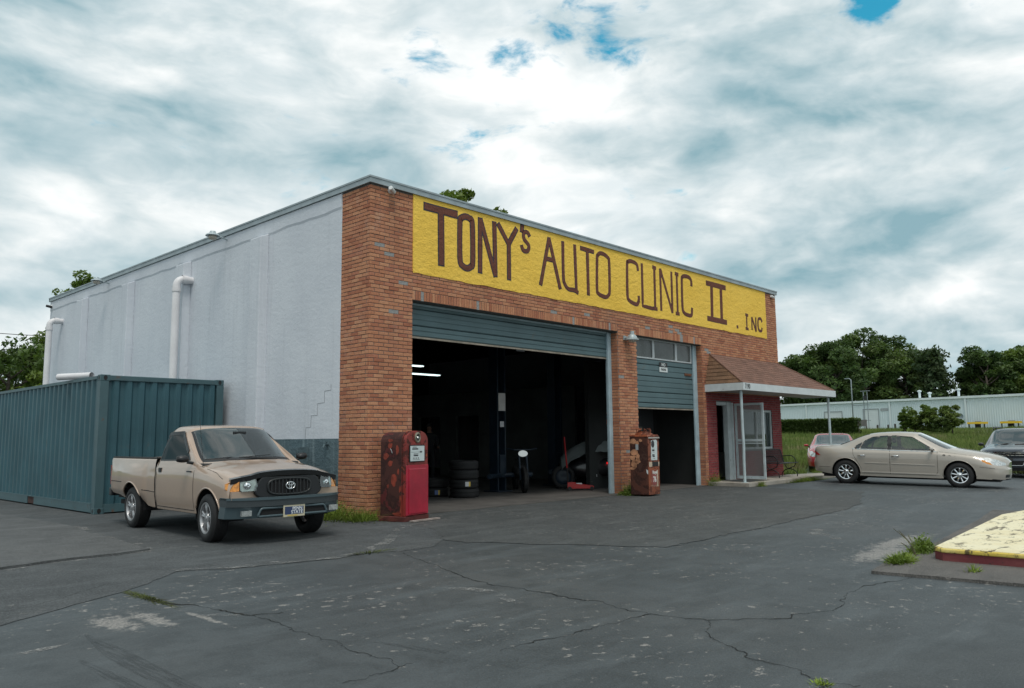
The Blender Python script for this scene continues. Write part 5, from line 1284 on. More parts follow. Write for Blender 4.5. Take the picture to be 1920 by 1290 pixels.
M_ctyre = pm('car_tyre', (.012, .012, .013), .7, bump=.15, bscale=90)
M_alloy = pm('silver_alloy', (.42, .42, .43), .36, .75, var=.08)
M_chr = pm('bright_chrome', (.75, .76, .77), .08, 1.0)
M_well = pm('wheel_well_black', (.008, .008, .009), .9)
M_trim = pm('black_trim', (.014, .015, .017), .42)
M_gap = pm('panel_gap', (.006, .006, .006), .9)
M_glass = glass('car_glass', (.60, .68, .65), 1.0)
M_glassd = glass('dark_car_glass', (.035, .045, .045), .25)
M_wsg = glass('tinted_windshield', (.26, .33, .32), 1.5)
M_seat = pm('grey_upholstery', (.06, .06, .058), .85)
M_dash = pm('dashboard', (.045, .045, .045), .7)
M_lampg = glass('lamp_lens', (.80, .84, .82), 1.3)
M_refl = pm('lamp_reflector', (.62, .63, .62), .22, .8, var=.3, vscale=22)
M_amber = pm('amber_lens', (.62, .24, .03), .12, coat=.7, var=.35, vscale=30)
M_redl = pm('red_lens', (.40, .008, .01), .12, coat=.8)
M_brake = pm('brake_disc', (.03, .03, .03), .6, .3)

def wheel_meshes(R, w, rim, style, mat):
    h = w/2; mb = MB(); e = .006
    prof = [(rim-.01, -h*.75), (rim+.012, -h*.98), (rim+.04, -h*1.03), (R-.045, -h*1.0), (R-.018, -h*.88), (R-.004, -h*.7)]
    for k in range(-3, 4): prof += [(R-.001, k*h*.2-.009), (R-.001, k*h*.2+.006), (R-.009, k*h*.2+.0075), (R-.009, k*h*.2+.0105)]
    prof += [(R-.004, h*.7), (R-.018, h*.88), (R-.045, h), (rim+.04, h*1.03), (rim+.012, h*.98), (rim-.01, h*.75)]
    mb.lathe(prof, 44, axis='y'); ty = mb.mesh('tyre', M_ctyre, True); sharp(ty, 40)
    # rim: outer lip on -y side (outboard of the right wheels), spokes, hub
    mb = MB()
    mb.lathe([(rim+.012, -h*.93), (rim+.006, -h*.99), (rim-.012, -h*.97), (rim-.022, -h*.80), (rim-.035, -h*.3), (rim-.04, h*.7)], 44, axis='y')
    ro = rim-.018
    def spoke(a0, a1, wi, wo, d0, d1):
        c0, s0, c1, s1 = math.cos(a0), math.sin(a0), math.cos(a1), math.sin(a1); r0 = .05
        n = 5; pf = []
        for k in range(n+1):
            t = k/n; r = r0+(ro-r0)*t; a = a0+(a1-a0)*t; wd = wi+(wo-wi)*t; y = d0+(d1-d0)*t**1.5-.008*math.sin(math.pi*t)
            c, s = math.cos(a), math.sin(a); pf.append(((r*c-s*wd, r*s+c*wd), (r*c+s*wd, r*s-c*wd), y))
        for A, B in zip(pf, pf[1:]):
            (p, q, y), (p2, q2, y2) = A, B; m1 = ((p[0]+q[0])/2, (p[1]+q[1])/2); m2 = ((p2[0]+q2[0])/2, (p2[1]+q2[1])/2)
            mb.quad((p[0], y+.008, p[1]), (m1[0], y, m1[1]), (m2[0], y2, m2[1]), (p2[0], y2+.008, p2[1])); mb.quad((m1[0], y, m1[1]), (q[0], y+.008, q[1]), (q2[0], y2+.008, q2[1]), (m2[0], y2, m2[1]))
            mb.quad((p[0], y+.008, p[1]), (p2[0], y2+.008, p2[1]), (p2[0], y2+.04, p2[1]), (p[0], y+.04, p[1])); mb.quad((q[0], y+.008, q[1]), (q[0], y+.04, q[1]), (q2[0], y2+.04, q2[1]), (q2[0], y2+.008, q2[1]))
    yf = -h*.80
    if style == 'five':
        for k in range(5):
            a = rad(90+72*k)
            spoke(a-.10, a-.16, .020, .014, yf, yf-.008); spoke(a+.10, a+.16, .020, .014, yf, yf-.008)
    elif style == 'nine':
        for k in range(9): a = rad(90+40*k); spoke(a, a, .014, .022, yf, yf-.012)
    else:
        for k in range(6): a = rad(90+60*k); spoke(a, a, .026, .03, yf, yf)
    mb.lathe([(.0, yf-.016), (.030, yf-.015), (.036, yf-.006), (.070, yf-.004), (.078, yf+.02)], 24, axis='y')
    me = mb.mesh('rim', mat, False); me2 = MB(); 
    me2.lathe([(0, h*.1), (rim*.72, h*.1), (rim*.72, h*.2)], 32, axis='y')
    return ty, me, me2.mesh('brake_disc', M_brake)
def add_wheels(root, ms, pos):
    for (x, y, R, steer) in pos:
        p = part('wheel', root); p.location = (x, y, R); p.rotation_euler = (0, 0, steer + (0 if y < 0 else math.pi))
        link('tyre', ms[0], p); link('rim', ms[1], p); link('brake_disc', ms[2], p)
def arch_lip(sh, xc, zc, R, mat, root, zmin, vmin=2., name='arch_lip', r=.012):
    for sgn in (1, -1):
        pts = []
        for k in range(41):
            a = math.pi*(-.12+1.24*k/40); x, z = xc+R*math.cos(a), zc+R*math.sin(a)
            if z < zmin: continue
            pts.append((x, sgn*(sh.surf_y(x, z, vmin)-.002), z))
        MB().tube(pts, r, 8).build(name, mat, root, True)
def well(root, xc, zc, R, yo, depth=.30):
    for s in (1, -1):
        mb = MB(); n = 20; pts = [(xc+R*math.cos(math.pi*(-.02+1.04*k/n)), zc+R*math.sin(math.pi*(-.02+1.04*k/n))) for k in range(n+1)]
        for a, b in zip(pts, pts[1:]): mb.quad((a[0], s*yo, a[1]), (b[0], s*yo, b[1]), (b[0], s*(yo-depth), b[1]), (a[0], s*(yo-depth), a[1]))
        mb.poly([(p[0], s*(yo-depth), p[1]) for p in pts]); mb.build('wheel_well', M_well, root)
def seam(sh, root, path, w=.007, mat=None, name='door_seam', th=.0012, sides=(1, -1), vmin=3.2, off=.0):
    for s in sides:
        P = []
        for (x0, z0), (x1, z1) in zip(path, path[1:]):
            k = max(1, int(math.hypot(x1-x0, z1-z0)/.04)); P += [(x0+(x1-x0)*j/k, z0+(z1-z0)*j/k) for j in range(k)]
        P.append(path[-1])
        pts = [(x, s*(sh.surf_y(x, z, vmin)+off), z) for x, z in P]
        MB().ribbon(pts, (0, s, .15), w, th).build(name, mat or M_gap, root)
def mirror_(root, x, y, z, mat, dims=(.09, .20, .14), base=M_trim):
    for s in (1, -1):
        dx, dy, dz = dims
        o = blobby('wing_mirror', [(x-dx*.45, s*(y), z-dz*.42), (x-dx*.45, s*(y), z+dz*.42), (x-dx*.45, s*(y+dy), z-dz*.38), (x-dx*.45, s*(y+dy), z+dz*.42), (x+dx*.5, s*(y+.02), z-dz*.3), (x+dx*.5, s*(y+.02), z+dz*.3), (x+dx*.45, s*(y+dy*.85), z-dz*.25), (x+dx*.45, s*(y+dy*.85), z+dz*.28), (x-dx*.45, s*(y+dy*1.05), z)], mat, root, 2)
        MB().box(x-dx*.46, x-dx*.42, s*(y+.03) if s > 0 else s*(y+dy-.04), s*(y+dy-.04) if s > 0 else s*(y+.03), z-dz*.25, z+dz*.28).build('mirror_glass', M_chr, o)
        MB().tube([(x+.01, s*(y-.07), z-dz*.45), (x, s*(y+.04), z-dz*.30)], .022, 8).build('mirror_arm', base, o)
def strip_poly(name, pts, th, mat, parent, nrm):
    """flat plate following given 3-D outline, th thick along nrm"""
    return MB().prism(pts, Vector(nrm).normalized()*th).build(name, mat, parent)

# ------------------------------------------------------------------ pickup
M_tan = carpaint('tan_car_paint', (.44, .322, .245), .42, .22)
def make_pickup():
    root = thing('pickup_truck', 'tan single cab pickup with black hood guard parked before the container', 'pickup truck')
    N = []
    def st(*p): N.append(p)
    # stations from cab back to nose; each: roof centre, roof, roof edge, window top, belt, shoulder, mid door, crease, sill
    st((-1.60, 0, 1.05), (-1.60, .30, 1.05), (-1.60, .55, 1.05), (-1.60, .66, 1.05), (-1.60, .755, 1.03), (-1.60, .80, .92), (-1.60, .815, .76), (-1.60, .81, .58), (-1.60, .77, .37))
    st((-1.595, 0, 1.10), (-1.595, .30, 1.10), (-1.595, .56, 1.09), (-1.595, .69, 1.08), (-1.59, .785, 1.06), (-1.59, .828, .94), (-1.59, .835, .78), (-1.59, .83, .58), (-1.59, .79, .36))
    st((-1.53, 0, 1.47), (-1.53, .30, 1.465), (-1.53, .53, 1.445), (-1.53, .61, 1.40), (-1.56, .79, 1.062), (-1.56, .830, .94), (-1.56, .838, .78), (-1.56, .832, .58), (-1.56, .795, .36))
    st((-1.46, 0, 1.545), (-1.46, .32, 1.54), (-1.46, .56, 1.515), (-1.46, .635, 1.462), (-1.50, .792, 1.064), (-1.50, .832, .94), (-1.50, .840, .78), (-1.50, .834, .58), (-1.50, .80, .36))
    st((-1.22, 0, 1.575), (-1.22, .33, 1.568), (-1.22, .57, 1.542), (-1.22, .645, 1.487), (-1.25, .795, 1.068), (-1.25, .834, .94), (-1.25, .842, .78), (-1.25, .836, .58), (-1.25, .802, .36))
    st((-.98, 0, 1.555), (-.985, .33, 1.547), (-1.0, .56, 1.518), (-1.01, .635, 1.465), (-.82, .795, 1.072), (-.85, .835, .94), (-.85, .842, .78), (-.85, .836, .58), (-.85, .802, .36))
    st((-.93, 0, 1.525), (-.935, .33, 1.517), (-.95, .56, 1.488), (-.965, .637, 1.44), (-.66, .793, 1.073), (-.70, .835, .94), (-.70, .842, .78), (-.70, .836, .58), (-.70, .802, .36))
    st((-.40, 0, 1.095), (-.41, .36, 1.09), (-.45, .63, 1.07), (-.50, .715, 1.065), (-.50, .785, 1.055), (-.52, .832, .93), (-.52, .840, .78), (-.52, .834, .58), (-.52, .80, .36))
    st((-.34, 0, 1.075), (-.35, .36, 1.07), (-.39, .63, 1.05), (-.43, .715, 1.04), (-.44, .78, 1.02), (-.46, .830, .92), (-.46, .838, .78), (-.46, .832, .58), (-.46, .80, .37))
    st((.05, 0, 1.03), (.05, .36, 1.025), (.05, .60, 1.005), (.05, .70, .985), (.05, .785, .955), (.05, .838, .87), (.05, .846, .76), (.05, .840, .60), (.05, .82, .42))
    st((.45, 0, .975), (.45, .36, .97), (.45, .58, .95), (.45, .68, .93), (.45, .765, .90), (.45, .828, .82), (.45, .838, .73), (.45, .835, .62), (.45, .825, .50))
    st((.66, 0, .925), (.66, .34, .92), (.65, .55, .905), (.63, .66, .885), (.60, .745, .855), (.58, .805, .78), (.58, .822, .71), (.58, .825, .63), (.58, .82, .55))
    st((.70, 0, .895), (.70, .33, .89), (.69, .54, .875), (.66, .65, .855), (.625, .735, .82), (.61, .79, .75), (.61, .805, .70), (.61, .81, .63), (.61, .805, .56))
    KX, KN = [-1.61, -1.22, -.98, -.40, .05, .45, .70], [-1.71, -1.44, -.94, -.10, .28, .62, .90]
    fx = lambda x: float(np.interp(x, KX, KN)) if x < .70 else x+.20
    # windshield bowed across its width, roof a little higher
    N = [[(fx(x)+(.17*(1-(y/.64)**2)-.08 if (6 <= i <= 8 and j < 4) else (.10*(1-(y/.6)**2)-.04 if i == 5 and j < 4 else 0)), y, z+(.05*(z-1.12)/.45 if z > 1.12 else 0)) for j, (x, y, z) in enumerate(S)] for i, S in enumerate(N)]
    XF = .17
    sh = Shell(N, .018, .018)
    DLO = rounded([(fx(-1.50), 1.085), (fx(-1.46), 1.475), (fx(-1.05), 1.49), (fx(-.70), 1.10), (fx(-.72), 1.085)], .05)
    AR = .405; zc = .325
    fa = circle(XF, zc, AR)
    side = lambda U, V, P: V > 2.6
    low = lambda U, V, P: V > 3.9
    sh.snap(DLO, [0, 2], side); sh.snap(fa, [0, 2], low)
    hl = rounded([(.50, .70), (.47, .845), (.75, .845), (.75, .69)], .03)
    C, U, V = sh.centers(); lab = np.zeros(U.shape, int)
    X, Z = C[..., 0], C[..., 2]
    door = (X < fx(-.53)) & (X > fx(-1.53)) & (Z < 1.075) & (Z > .40) & (V > 4)
    lab[door] = 1
    lab[inpoly(DLO, X, Z) & (V > 2.6) & (V < 4.2)] = 2
    ws = (U > 6.0) & (U < 7.0) & (V < 2.35); lab[ws] = 3
    wsb = ((U > 6.0) & (U < 7.0) & (V >= 2.35) & (V < 2.55)) | ((U >= 6.86) & (U < 7.0) & (V < 2.35)); lab[wsb] = 4
    rw = (U > 1.35) & (U < 2.0) & (V < 2.2); lab[rw] = 5
    lab[inpoly(fa, X, Z) & (V > 3.9)] = -1
    lab[(X > .56) & (Z < .60) & (V > 5)] = -1
    hood = (U > 8.0) & (V < 2.55) & (lab == 0); lab[hood] = 6
    o = sh.build(lab, {0: ('body', M_tan, False), 1: ('door', M_tan, True), 2: ('side_window', M_glassd, True), 3: ('windshield', M_wsg, False), 4: ('windshield_seal', M_trim, False), 5: ('rear_window', M_glassd, False), 6: ('hood', M_tan, False)}, root)
    arch_lip(sh, XF, zc, AR, M_tan, root, .44, 3.)
    # seams, handle, lower crease
    for s in (1, -1):
        d = o[(1, s)]
        y = sh.surf_y(-1.52, .95, 4)
        q = MB().box(-1.57, -1.46, s*y-.012, s*y+.012, .905, .975); bevel(q.build('handle_cup', M_trim, d), .006, 2)
        MB().box(-1.555, -1.475, s*(y+.012)-.006, s*(y+.012)+.010, .935, .962).build('handle', M_trim, d)
    seam(sh, root, [(fx(-1.53), 1.07), (fx(-1.53), .40), (fx(-.53), .40), (fx(-.53), 1.03)], .013)
    seam(sh, root, [(fx(-1.50), 1.085), (fx(-1.46), 1.475), (fx(-1.05), 1.49), (fx(-.70), 1.10), (fx(-1.50), 1.085)], .022, M_trim, 'window_seal', .003, vmin=2.6)
    # vent visor over the side window
    seam(sh, root, [(fx(-1.49), 1.43), (fx(-1.45), 1.482), (fx(-1.06), 1.495), (fx(-.80), 1.21)], .055, M_trim, 'vent_visor', .012, vmin=2.5)
    seam(sh, root, [(-.2, 1.02), (.0, .99), (.35, .94), (.6, .86)], .006, M_gap, 'hood_seam', .003, vmin=3.2)
    # badge word on the doors
    # bed
    B = []
    def bt(x, e=0., zb=.47, top=1.105): B.append([(x, .735, top-.02), (x, .745, top), (x, .80, top-.004), (x, .822+e*.2, top-.07), (x, .832+e, .90), (x, .838+e, .78), (x, .832+e, .60), (x, .80, zb)])
    for x, e, zb in ((-3.70, -.02, .56), (-3.66, 0, .53), (-3.3, .02, .50), (-3.0, .045, .46), (-2.62, .055, .46), (-2.2, .03, .44), (-2.0, .0, .38), (-1.80, -.002, .37), (-1.735, -.003, .37)): bt(x, e, zb)
    bs = Shell(B, .02, .02); ra = circle(-2.62, zc, AR); bs.snap(ra, [0, 2], lambda U, V, P: V > 2.5)
    C, U, V = bs.centers(); lab = np.zeros(U.shape, int); lab[inpoly(ra, C[..., 0], C[..., 2]) & (V > 2.5)] = -1
    bs.build(lab, {0: ('bed_side', M_tan, True)}, root)
    arch_lip(bs, -2.62, zc, AR, M_tan, root, .50, 2.5)
    seam(bs, root, [(-3.64, .72), (-3.02, .72)], .012, M_gap, 'bed_crease', .001, vmin=2.5); seam(bs, root, [(-2.2, .62), (-1.66, .60)], .012, M_gap, 'bed_crease', .001, vmin=2.5)
    well(root, XF, zc, AR+.02, .80); well(root, -2.62, zc, AR+.02, .81)
    # liner, bulkhead, tailgate
    mb = MB()
    for s in (1, -1): mb.box(-3.64, -1.66, min(s*.715, s*.734), max(s*.715, s*.734), .62, 1.106).box(-3.69, -1.74, min(s*.715, s*.803), max(s*.715, s*.803), 1.1065, 1.128)
    mb.box(-3.64, -1.76, -.714, .714, .60, .64).box(-1.76, -1.735, -.73, .73, .62, 1.105); mb.build('bed_liner', M_trim, root)
    o2 = MB().box(-3.73, -3.675, -.70, .70, .60, 1.10).build('tailgate', M_tan, root); bevel(o2, .012, 2)
    for s in (1, -1): MB().box(-3.735, -3.665, min(s*.705, s*.822), max(s*.705, s*.822), .66, .98).build('tail_light', M_redl, root)
    o2 = MB().box(-3.86, -3.74, -.80, .80, .46, .60).build('rear_bumper', M_trim, root); bevel(o2, .02, 2)
    # underside, cab floor, seat, dash
    MB().box(-3.6, .55, -.68, .68, .33, .40).box(-3.6, -1.65, -.72, .72, .44, .5995).build('underbody', M_well, root)
    MB().box(-1.65, -.2, -.76, .76, .40, .44).box(-1.675, -1.66, -.70, .70, .44, 1.08).build('cab_floor', M_dash, root)
    s1 = blobby('bench_seat', [(-1.45, -.68, .5), (-1.45, .68, .5), (-.85, -.68, .5), (-.85, .68, .5), (-1.5, -.68, 1.2), (-1.5, .68, 1.2), (-1.36, -.66, 1.2), (-1.36, .66, 1.2), (-.85, -.68, .72), (-.85, .68, .72), (-1.25, 0, .74)], M_seat, root)
    o2 = MB().box(-.45, -.15, -.74, .74, .75, 1.055).build('dashboard', M_dash, root); bevel(o2, .03, 2)
    MB().tube([(-.55-.05*math.sin(k*math.pi/12), .38+.18*math.cos(k*math.pi/12), 1.06+.17*math.sin(k*math.pi/12)) for k in range(24)], .014, 6, closed=True).build('steering_wheel', M_trim, root)
    MB().tube([(-.25, .38, .95), (-.55, .38, 1.06)], .02, 6).box(-.57, -.55, .22, .54, 1.045, 1.07).build('steering_column', M_trim, root)
    MB().box(-.66, -.63, -.10, .10, 1.45, 1.51).build('inside_mirror', M_trim, root)
    # front end
    before = set(COL.objects)
    MB().box(.60, .665, -.80, .80, .585, .70).box(.55, .60, -.79, .79, .58, .86).build('front_valance', M_tan, root)
    def xs_(y, z): return sh.surf_x(y, z, .3)
    # grille: black moulding, oval mouth, bars, three-ring badge
    mb = MB(); T = Matrix.Translation((.70, 0, .745))
    out = rounded([(-.42, .60), (-.50, .66), (-.50, .74), (-.42, .885), (.42, .885), (.50, .74), (.50, .66), (.42, .60)], .06, 4)
    g = MB().prism([(.64, y, z) for y, z in out], (.08, 0, 0)).build('grille_surround', M_trim, root); bevel(g, .015, 2)
    ov = [(.32*math.copysign(abs(math.cos(a))**.62, math.cos(a)), .745+.108*math.copysign(abs(math.sin(a))**.62, math.sin(a))) for a in [2*math.pi*k/36 for k in range(36)]]
    MB().prism([(.7205, y, z) for y, z in ov], (.002, 0, 0)).build('grille_mouth', M_well, g)
    MB().tube([(.724, y, z) for y, z in ov], .017, 8, closed=True).build('grille_ring', pm('satin_black', (.016, .018, .019), .4), g, True)
    mbar = MB()
    for k in range(-5, 6):
        y = k*.054; hz = .098*max(0, 1-abs(y/.335)**3.4)**(1/3.4)
        MB().lathe([(0, -hz), (.012, -hz), (.012, hz), (0, hz)], 8, tf=Matrix.Translation((.728, y, .745))).build('grille_bar', M_trim, g)
    em = part('emblem', g); em.location = (.748, 0, .755)
    def ring(a, b, dy=0, dz=0, r=.0065): return MB().tube([(0, dy+a*math.cos(2*math.pi*k/32), dz+b*math.sin(2*math.pi*k/32)) for k in range(32)], r, 6, closed=True)
    ring(.066, .047, r=.008).build('emblem_ring', M_chr, em, True); ring(.021, .040, 0, .004).build('emblem_ring', M_chr, em, True); ring(.046, .019, 0, .022).build('emblem_ring', M_chr, em, True)
    # headlights with amber corner lamps
    for s in (1, -1):
        P = [(.690, s*.49, .705), (.690, s*.47, .78), (.678, s*.49, .862), (.640, s*.66, .852), (.632, s*.69, .82), (.640, s*.69, .72), (.648, s*.67, .695)]
        P2 = [(.636, s*.698, .70), (.626, s*.692, .845), (.575, s*.79, .825), (.51, s*.832, .80), (.53, s*.838, .725), (.585, s*.80, .70)]
        hq = MB().prism(P, (-.05, 0, 0)).build('headlight', M_refl, root)
        MB().prism([(x+.035, y, z) for x, y, z in P], (-.006, 0, 0)).build('lens', M_lampg, hq)
        mb = MB(); 
        for i in range(len(P)):
            a, b = Vector(P[i]), Vector(P[(i+1) % len(P)]); mb.quad(a, b, b+Vector((.034, 0, 0)), a+Vector((.034, 0, 0)))
        mb.build('lamp_rim', M_trim, hq)
        MB().lathe([(0, .02), (.03, .03), (.05, .01), (.052, -.02)], 16, axis='x', tf=Matrix.Translation((.675, s*.59, .77))).build('bulb', M_chr, hq, True)
        cq = MB().prism(P2, (.030, 0, 0)).build('corner_lamp', M_amber, root); bevel(cq, .006, 2)
    # black hood guard
    mb = MB(); n = 26
    for k in range(n):
        q = []
        for kk in (k, k+1):
            y = -.80+1.6*kk/n; yy = abs(y); x = .735-.10*(yy/.8)**2.6-.03*(yy > .6)*(yy-.6)/.2; z = .925-.085*(yy/.8)**2.2+.020*max(0, min(1, (.56-yy)/.14)); q.append((x, y, z))
        a, b = q
        mb.quad((a[0]-.055, a[1], a[2]+.032), (b[0]-.055, b[1], b[2]+.032), (b[0]+.012, b[1], b[2]+.02), (a[0]+.012, a[1], a[2]+.02)); mb.quad((a[0]+.012, a[1], a[2]+.02), (b[0]+.012, b[1], b[2]+.02), (b[0]+.002, b[1], b[2]-.048), (a[0]+.002, a[1], a[2]-.048))
    mb.build('hood_guard', pm('gloss_black_guard', (.010, .011, .012), .15, coat=.8), root, True, angle=50)
    # bumper: dark upper pad, teal-grey lower with mouth
    M_pad = pm('bumper_pad', (.035, .045, .050), .45); M_bump = pm('grey_bumper', (.055, .085, .098), .40, coat=.2)
    def bump_outline(x0, tp):
        return [(x0*1.0-tp*abs(y/.84)**3.0, y) for y in [(-.84+1.68*k/24) for k in range(25)]]
    def bar(z0, z1, xf, tp, mat, name, dx0=0., yl=.845):
        mb = MB(); L = []
        for k in range(29):
            y = -yl+2*yl*k/28; x = xf-tp*abs(y/yl)**3.2; L.append((x, y))
        L = [(.41, -yl)] + L + [(.41, yl)]
        for (a, b) in zip(L, L[1:]):
            mb.quad((a[0]-dx0, a[1], z0), (b[0]-dx0, b[1], z0), (b[0], b[1], z1), (a[0], a[1], z1)); mb.quad((a[0], a[1], z1), (b[0], b[1], z1), (b[0]-.1, b[1]*.9, z1), (a[0]-.1, a[1]*.9, z1)); mb.quad((a[0]-dx0, a[1], z0), (a[0]-.12, a[1]*.9, z0), (b[0]-.12, b[1]*.9, z0), (b[0]-dx0, b[1], z0))
        return mb.build(name, mat, root, True, angle=35)
    bar(.50, .615, .87, .26, M_pad, 'bumper_pad'); bar(.585, .617, .882, .26, M_bump, 'bumper_top_edge')
    lowb = bar(.345, .498, .832, .25, M_bump, 'front_bumper', .03)
    MB().prism([(.832, y, z) for y, z in rounded([(-.50, .385), (-.46, .465), (.46, .465), (.50, .385)], .025, 3)], (.006, 0, 0)).build('bumper_mouth', M_well, lowb)
    MB().tube([(.842, y, z) for y, z in rounded([(-.52, .372), (-.47, .475), (.47, .475), (.52, .372)], .03, 4)], .016, 8, closed=True).build('mouth_lip', M_bump, lowb, True)
    for s in (1, -1): MB().box(.76, .802, min(s*.58, s*.72), max(s*.58, s*.72), .385, .455).build('fog_lamp', M_refl, lowb)
    pl = MB().box(.855, .865, -.16, .16, .345, .505).build('licence_plate', pm('plate_cream', (.55, .50, .36), .5), root)
    M_pnavy = pm('plate_navy', (.03, .05, .12), .5); M_pw = pm('plate_white_letter', (.75, .78, .8), .5)
    MB().box(.8655, .8675, -.14, .14, .375, .478).build('plate_panel', M_pnavy, pl)
    FR = Matrix.Rotation(rad(90), 4, 'Z') @ Matrix.Rotation(rad(90), 4, 'X')
    text('plate_word', 'PENN', .058, M_pw, pl, Matrix.Translation((.869, .045, .450)) @ FR, .001); text('plate_word', 'STATE', .062, M_pw, pl, Matrix.Translation((.869, .04, .402)) @ FR, .001)
    MB().box(.8655, .8675, -.10, .05, .354, .366).build('plate_stripe', M_sticker[1], pl)
    for q in set(COL.objects)-before:
        if q.type == 'MESH' and q.parent is not em: q.data.transform(Matrix.Translation((.185, 0, 0)))
    em.location.x += .185
    mirror_(root, -.42, .84, 1.12, M_trim, (.12, .20, .15))
    # wipers, aerial
    for (a, b) in (((-.02, .30, 1.10), (-.06, -.20, 1.13)), ((-.02, -.28, 1.10), (-.14, -.68, 1.11))): MB().tube([a, b], .009, 6).tube([(b[0]+.004, b[1]-.08, b[2]+.0), (b[0]-.03, b[1]+.42, b[2]+.03)], .007, 6).build('wiper', M_trim, root)
    MB().tube([(-.14, -.765, 1.03), (-.28, -.775, 1.68)], .0035, 5).lathe([(.016, 1.02), (.008, 1.06)], 8, tf=Matrix.Translation((-.14, -.765, 0))).build('aerial', M_trim, root)
    MB().box(-.52, -.36, -.8455, -.838, .93, .95).build('side_badge', M_trim, root)
    ms = wheel_meshes(.325, .225, .205, 'five', M_alloy)
    add_wheels(root, ms, [(XF, -.735, .325, rad(-4)), (XF, .735, .325, rad(-4)), (-2.62, -.745, .325, 0), (-2.62, .745, .325, 0)])
    return root
truck = make_pickup(); truck.location = (-2.325, -.601, 0); truck.rotation_euler = (0, 0, rad(-92.3)); truck.scale = (.965,)*3
# ------------------------------------------------------------------ saloon (also used, repainted, for the red car behind it)
def make_saloon(name, label, cat, paint, rimstyle='nine', front=True, detail=True):
    root = thing(name, label, cat)
    N = []
    def st(xs, pts):
        if not isinstance(xs, (list, tuple)): xs = [xs]*9
        N.append([(x, y, z) for x, (y, z) in zip(xs, pts)])
    st(-3.86, [(0, 1.00), (0, .97), (0, .93), (0, .86), (0, .78), (0, .66), (0, .55), (0, .42), (0, .33)])
    st([-3.86, -3.86, -3.85, -3.84, -3.82, -3.82, -3.84, -3.83, -3.80], [(0, 1.00), (.30, .985), (.50, .95), (.58, .88), (.62, .78), (.64, .66), (.66, .55), (.65, .42), (.62, .33)])
    st([-3.80, -3.80, -3.79, -3.75, -3.70, -3.68, -3.70, -3.68, -3.66], [(0, 1.035), (.36, 1.03), (.58, 1.01), (.69, .965), (.76, .87), (.79, .74), (.81, .60), (.80, .44), (.76, .31)])
    st([-3.55, -3.55, -3.54, -3.52, -3.48, -3.46, -3.45, -3.44, -3.42], [(0, 1.065), (.38, 1.06), (.60, 1.04), (.73, 1.0), (.81, .93), (.855, .80), (.865, .66), (.86, .47), (.82, .28)])
    st(-3.1, [(0, 1.09), (.38, 1.085), (.60, 1.06), (.74, 1.02), (.84, .965), (.900, .85), (.918, .71), (.908, .50), (.87, .25)])
    st([-3.02, -3.03, -3.0, -2.95, -2.9, -2.85, -2.85, -2.85, -2.85], [(0, 1.10), (.38, 1.095), (.58, 1.075), (.70, 1.04), (.848, .965), (.908, .86), (.924, .72), (.914, .51), (.88, .24)])
    st([-2.20, -2.21, -2.22, -2.24, -2.45, -2.4, -2.4, -2.4, -2.4], [(0, 1.405), (.34, 1.398), (.50, 1.375), (.585, 1.325), (.855, .955), (.912, .86), (.926, .72), (.918, .52), (.89, .235)])
    st([-1.95, -1.95, -1.95, -1.95, -2.0, -2.0, -2.0, -2.0, -2.0], [(0, 1.44), (.35, 1.433), (.53, 1.408), (.612, 1.358), (.860, .95), (.915, .86), (.928, .72), (.920, .52), (.895, .23)])
    st(-1.45, [(0, 1.462), (.36, 1.455), (.55, 1.43), (.635, 1.378), (.864, .942), (.918, .86), (.930, .72), (.922, .52), (.898, .23)])
    st([-1.02, -1.03, -1.06, -1.08, -.95, -.9, -.9, -.9, -.9], [(0, 1.44), (.36, 1.433), (.545, 1.405), (.628, 1.352), (.866, .935), (.920, .855), (.930, .72), (.922, .52), (.898, .23)])
    st([-.94, -.95, -.98, -1.0, -.75, -.75, -.75, -.75, -.75], [(0, 1.412), (.36, 1.405), (.545, 1.378), (.628, 1.325), (.866, .932), (.920, .85), (.930, .72), (.922, .52), (.898, .23)])
    st([-.10, -.13, -.24, -.34, -.46, -.46, -.46, -.46, -.46], [(0, 1.035), (.40, 1.03), (.64, 1.01), (.735, .99), (.858, .925), (.918, .84), (.928, .71), (.92, .52), (.896, .23)])
    st([.0, -.03, -.12, -.2, -.3, -.3, -.3, -.3, -.3], [(0, 1.015), (.40, 1.01), (.63, .99), (.74, .965), (.852, .91), (.914, .82), (.926, .70), (.918, .52), (.894, .24)])
    st(.32, [(0, .965), (.38, .96), (.61, .935), (.74, .90), (.845, .84), (.908, .74), (.922, .63), (.914, .48), (.89, .25)])
    st([.70, .70, .69, .67, .64, .62, .62, .62, .62], [(0, .885), (.36, .88), (.56, .855), (.68, .815), (.77, .745), (.85, .65), (.872, .56), (.868, .43), (.84, .24)])
    st([.90, .90, .88, .85, .81, .78, .78, .79, .78], [(0, .815), (.32, .81), (.48, .785), (.59, .745), (.68, .685), (.765, .60), (.80, .52), (.80, .40), (.77, .23)])
    st([1.0, .99, .97, .95, .925, .90, .91, .91, .89], [(0, .745), (.26, .735), (.37, .71), (.45, .68), (.53, .635), (.60, .58), (.64, .51), (.645, .39), (.62, .22)])
    st([1.035, 1.03, 1.02, 1.01, 1.0, .99, 1.0, 1.0, .97], [(0, .70), (.15, .69), (.24, .67), (.29, .64), (.34, .60), (.38, .55), (.40, .49), (.41, .38), (.40, .22)])
    st([1.045, 1.045, 1.045, 1.045, 1.04, 1.04, 1.045, 1.04, 1.01], [(0, .69), (0, .675), (0, .655), (0, .63), (0, .59), (0, .54), (0, .48), (0, .37), (0, .22)])
    sq = lambda x: -3.0+(x+3.0)*.86 if x < -3.0 else (.35+(x-.35)*1.12 if x > .35 else x)
    N = [[(sq(x), y, z) for x, y, z in S] for S in N]
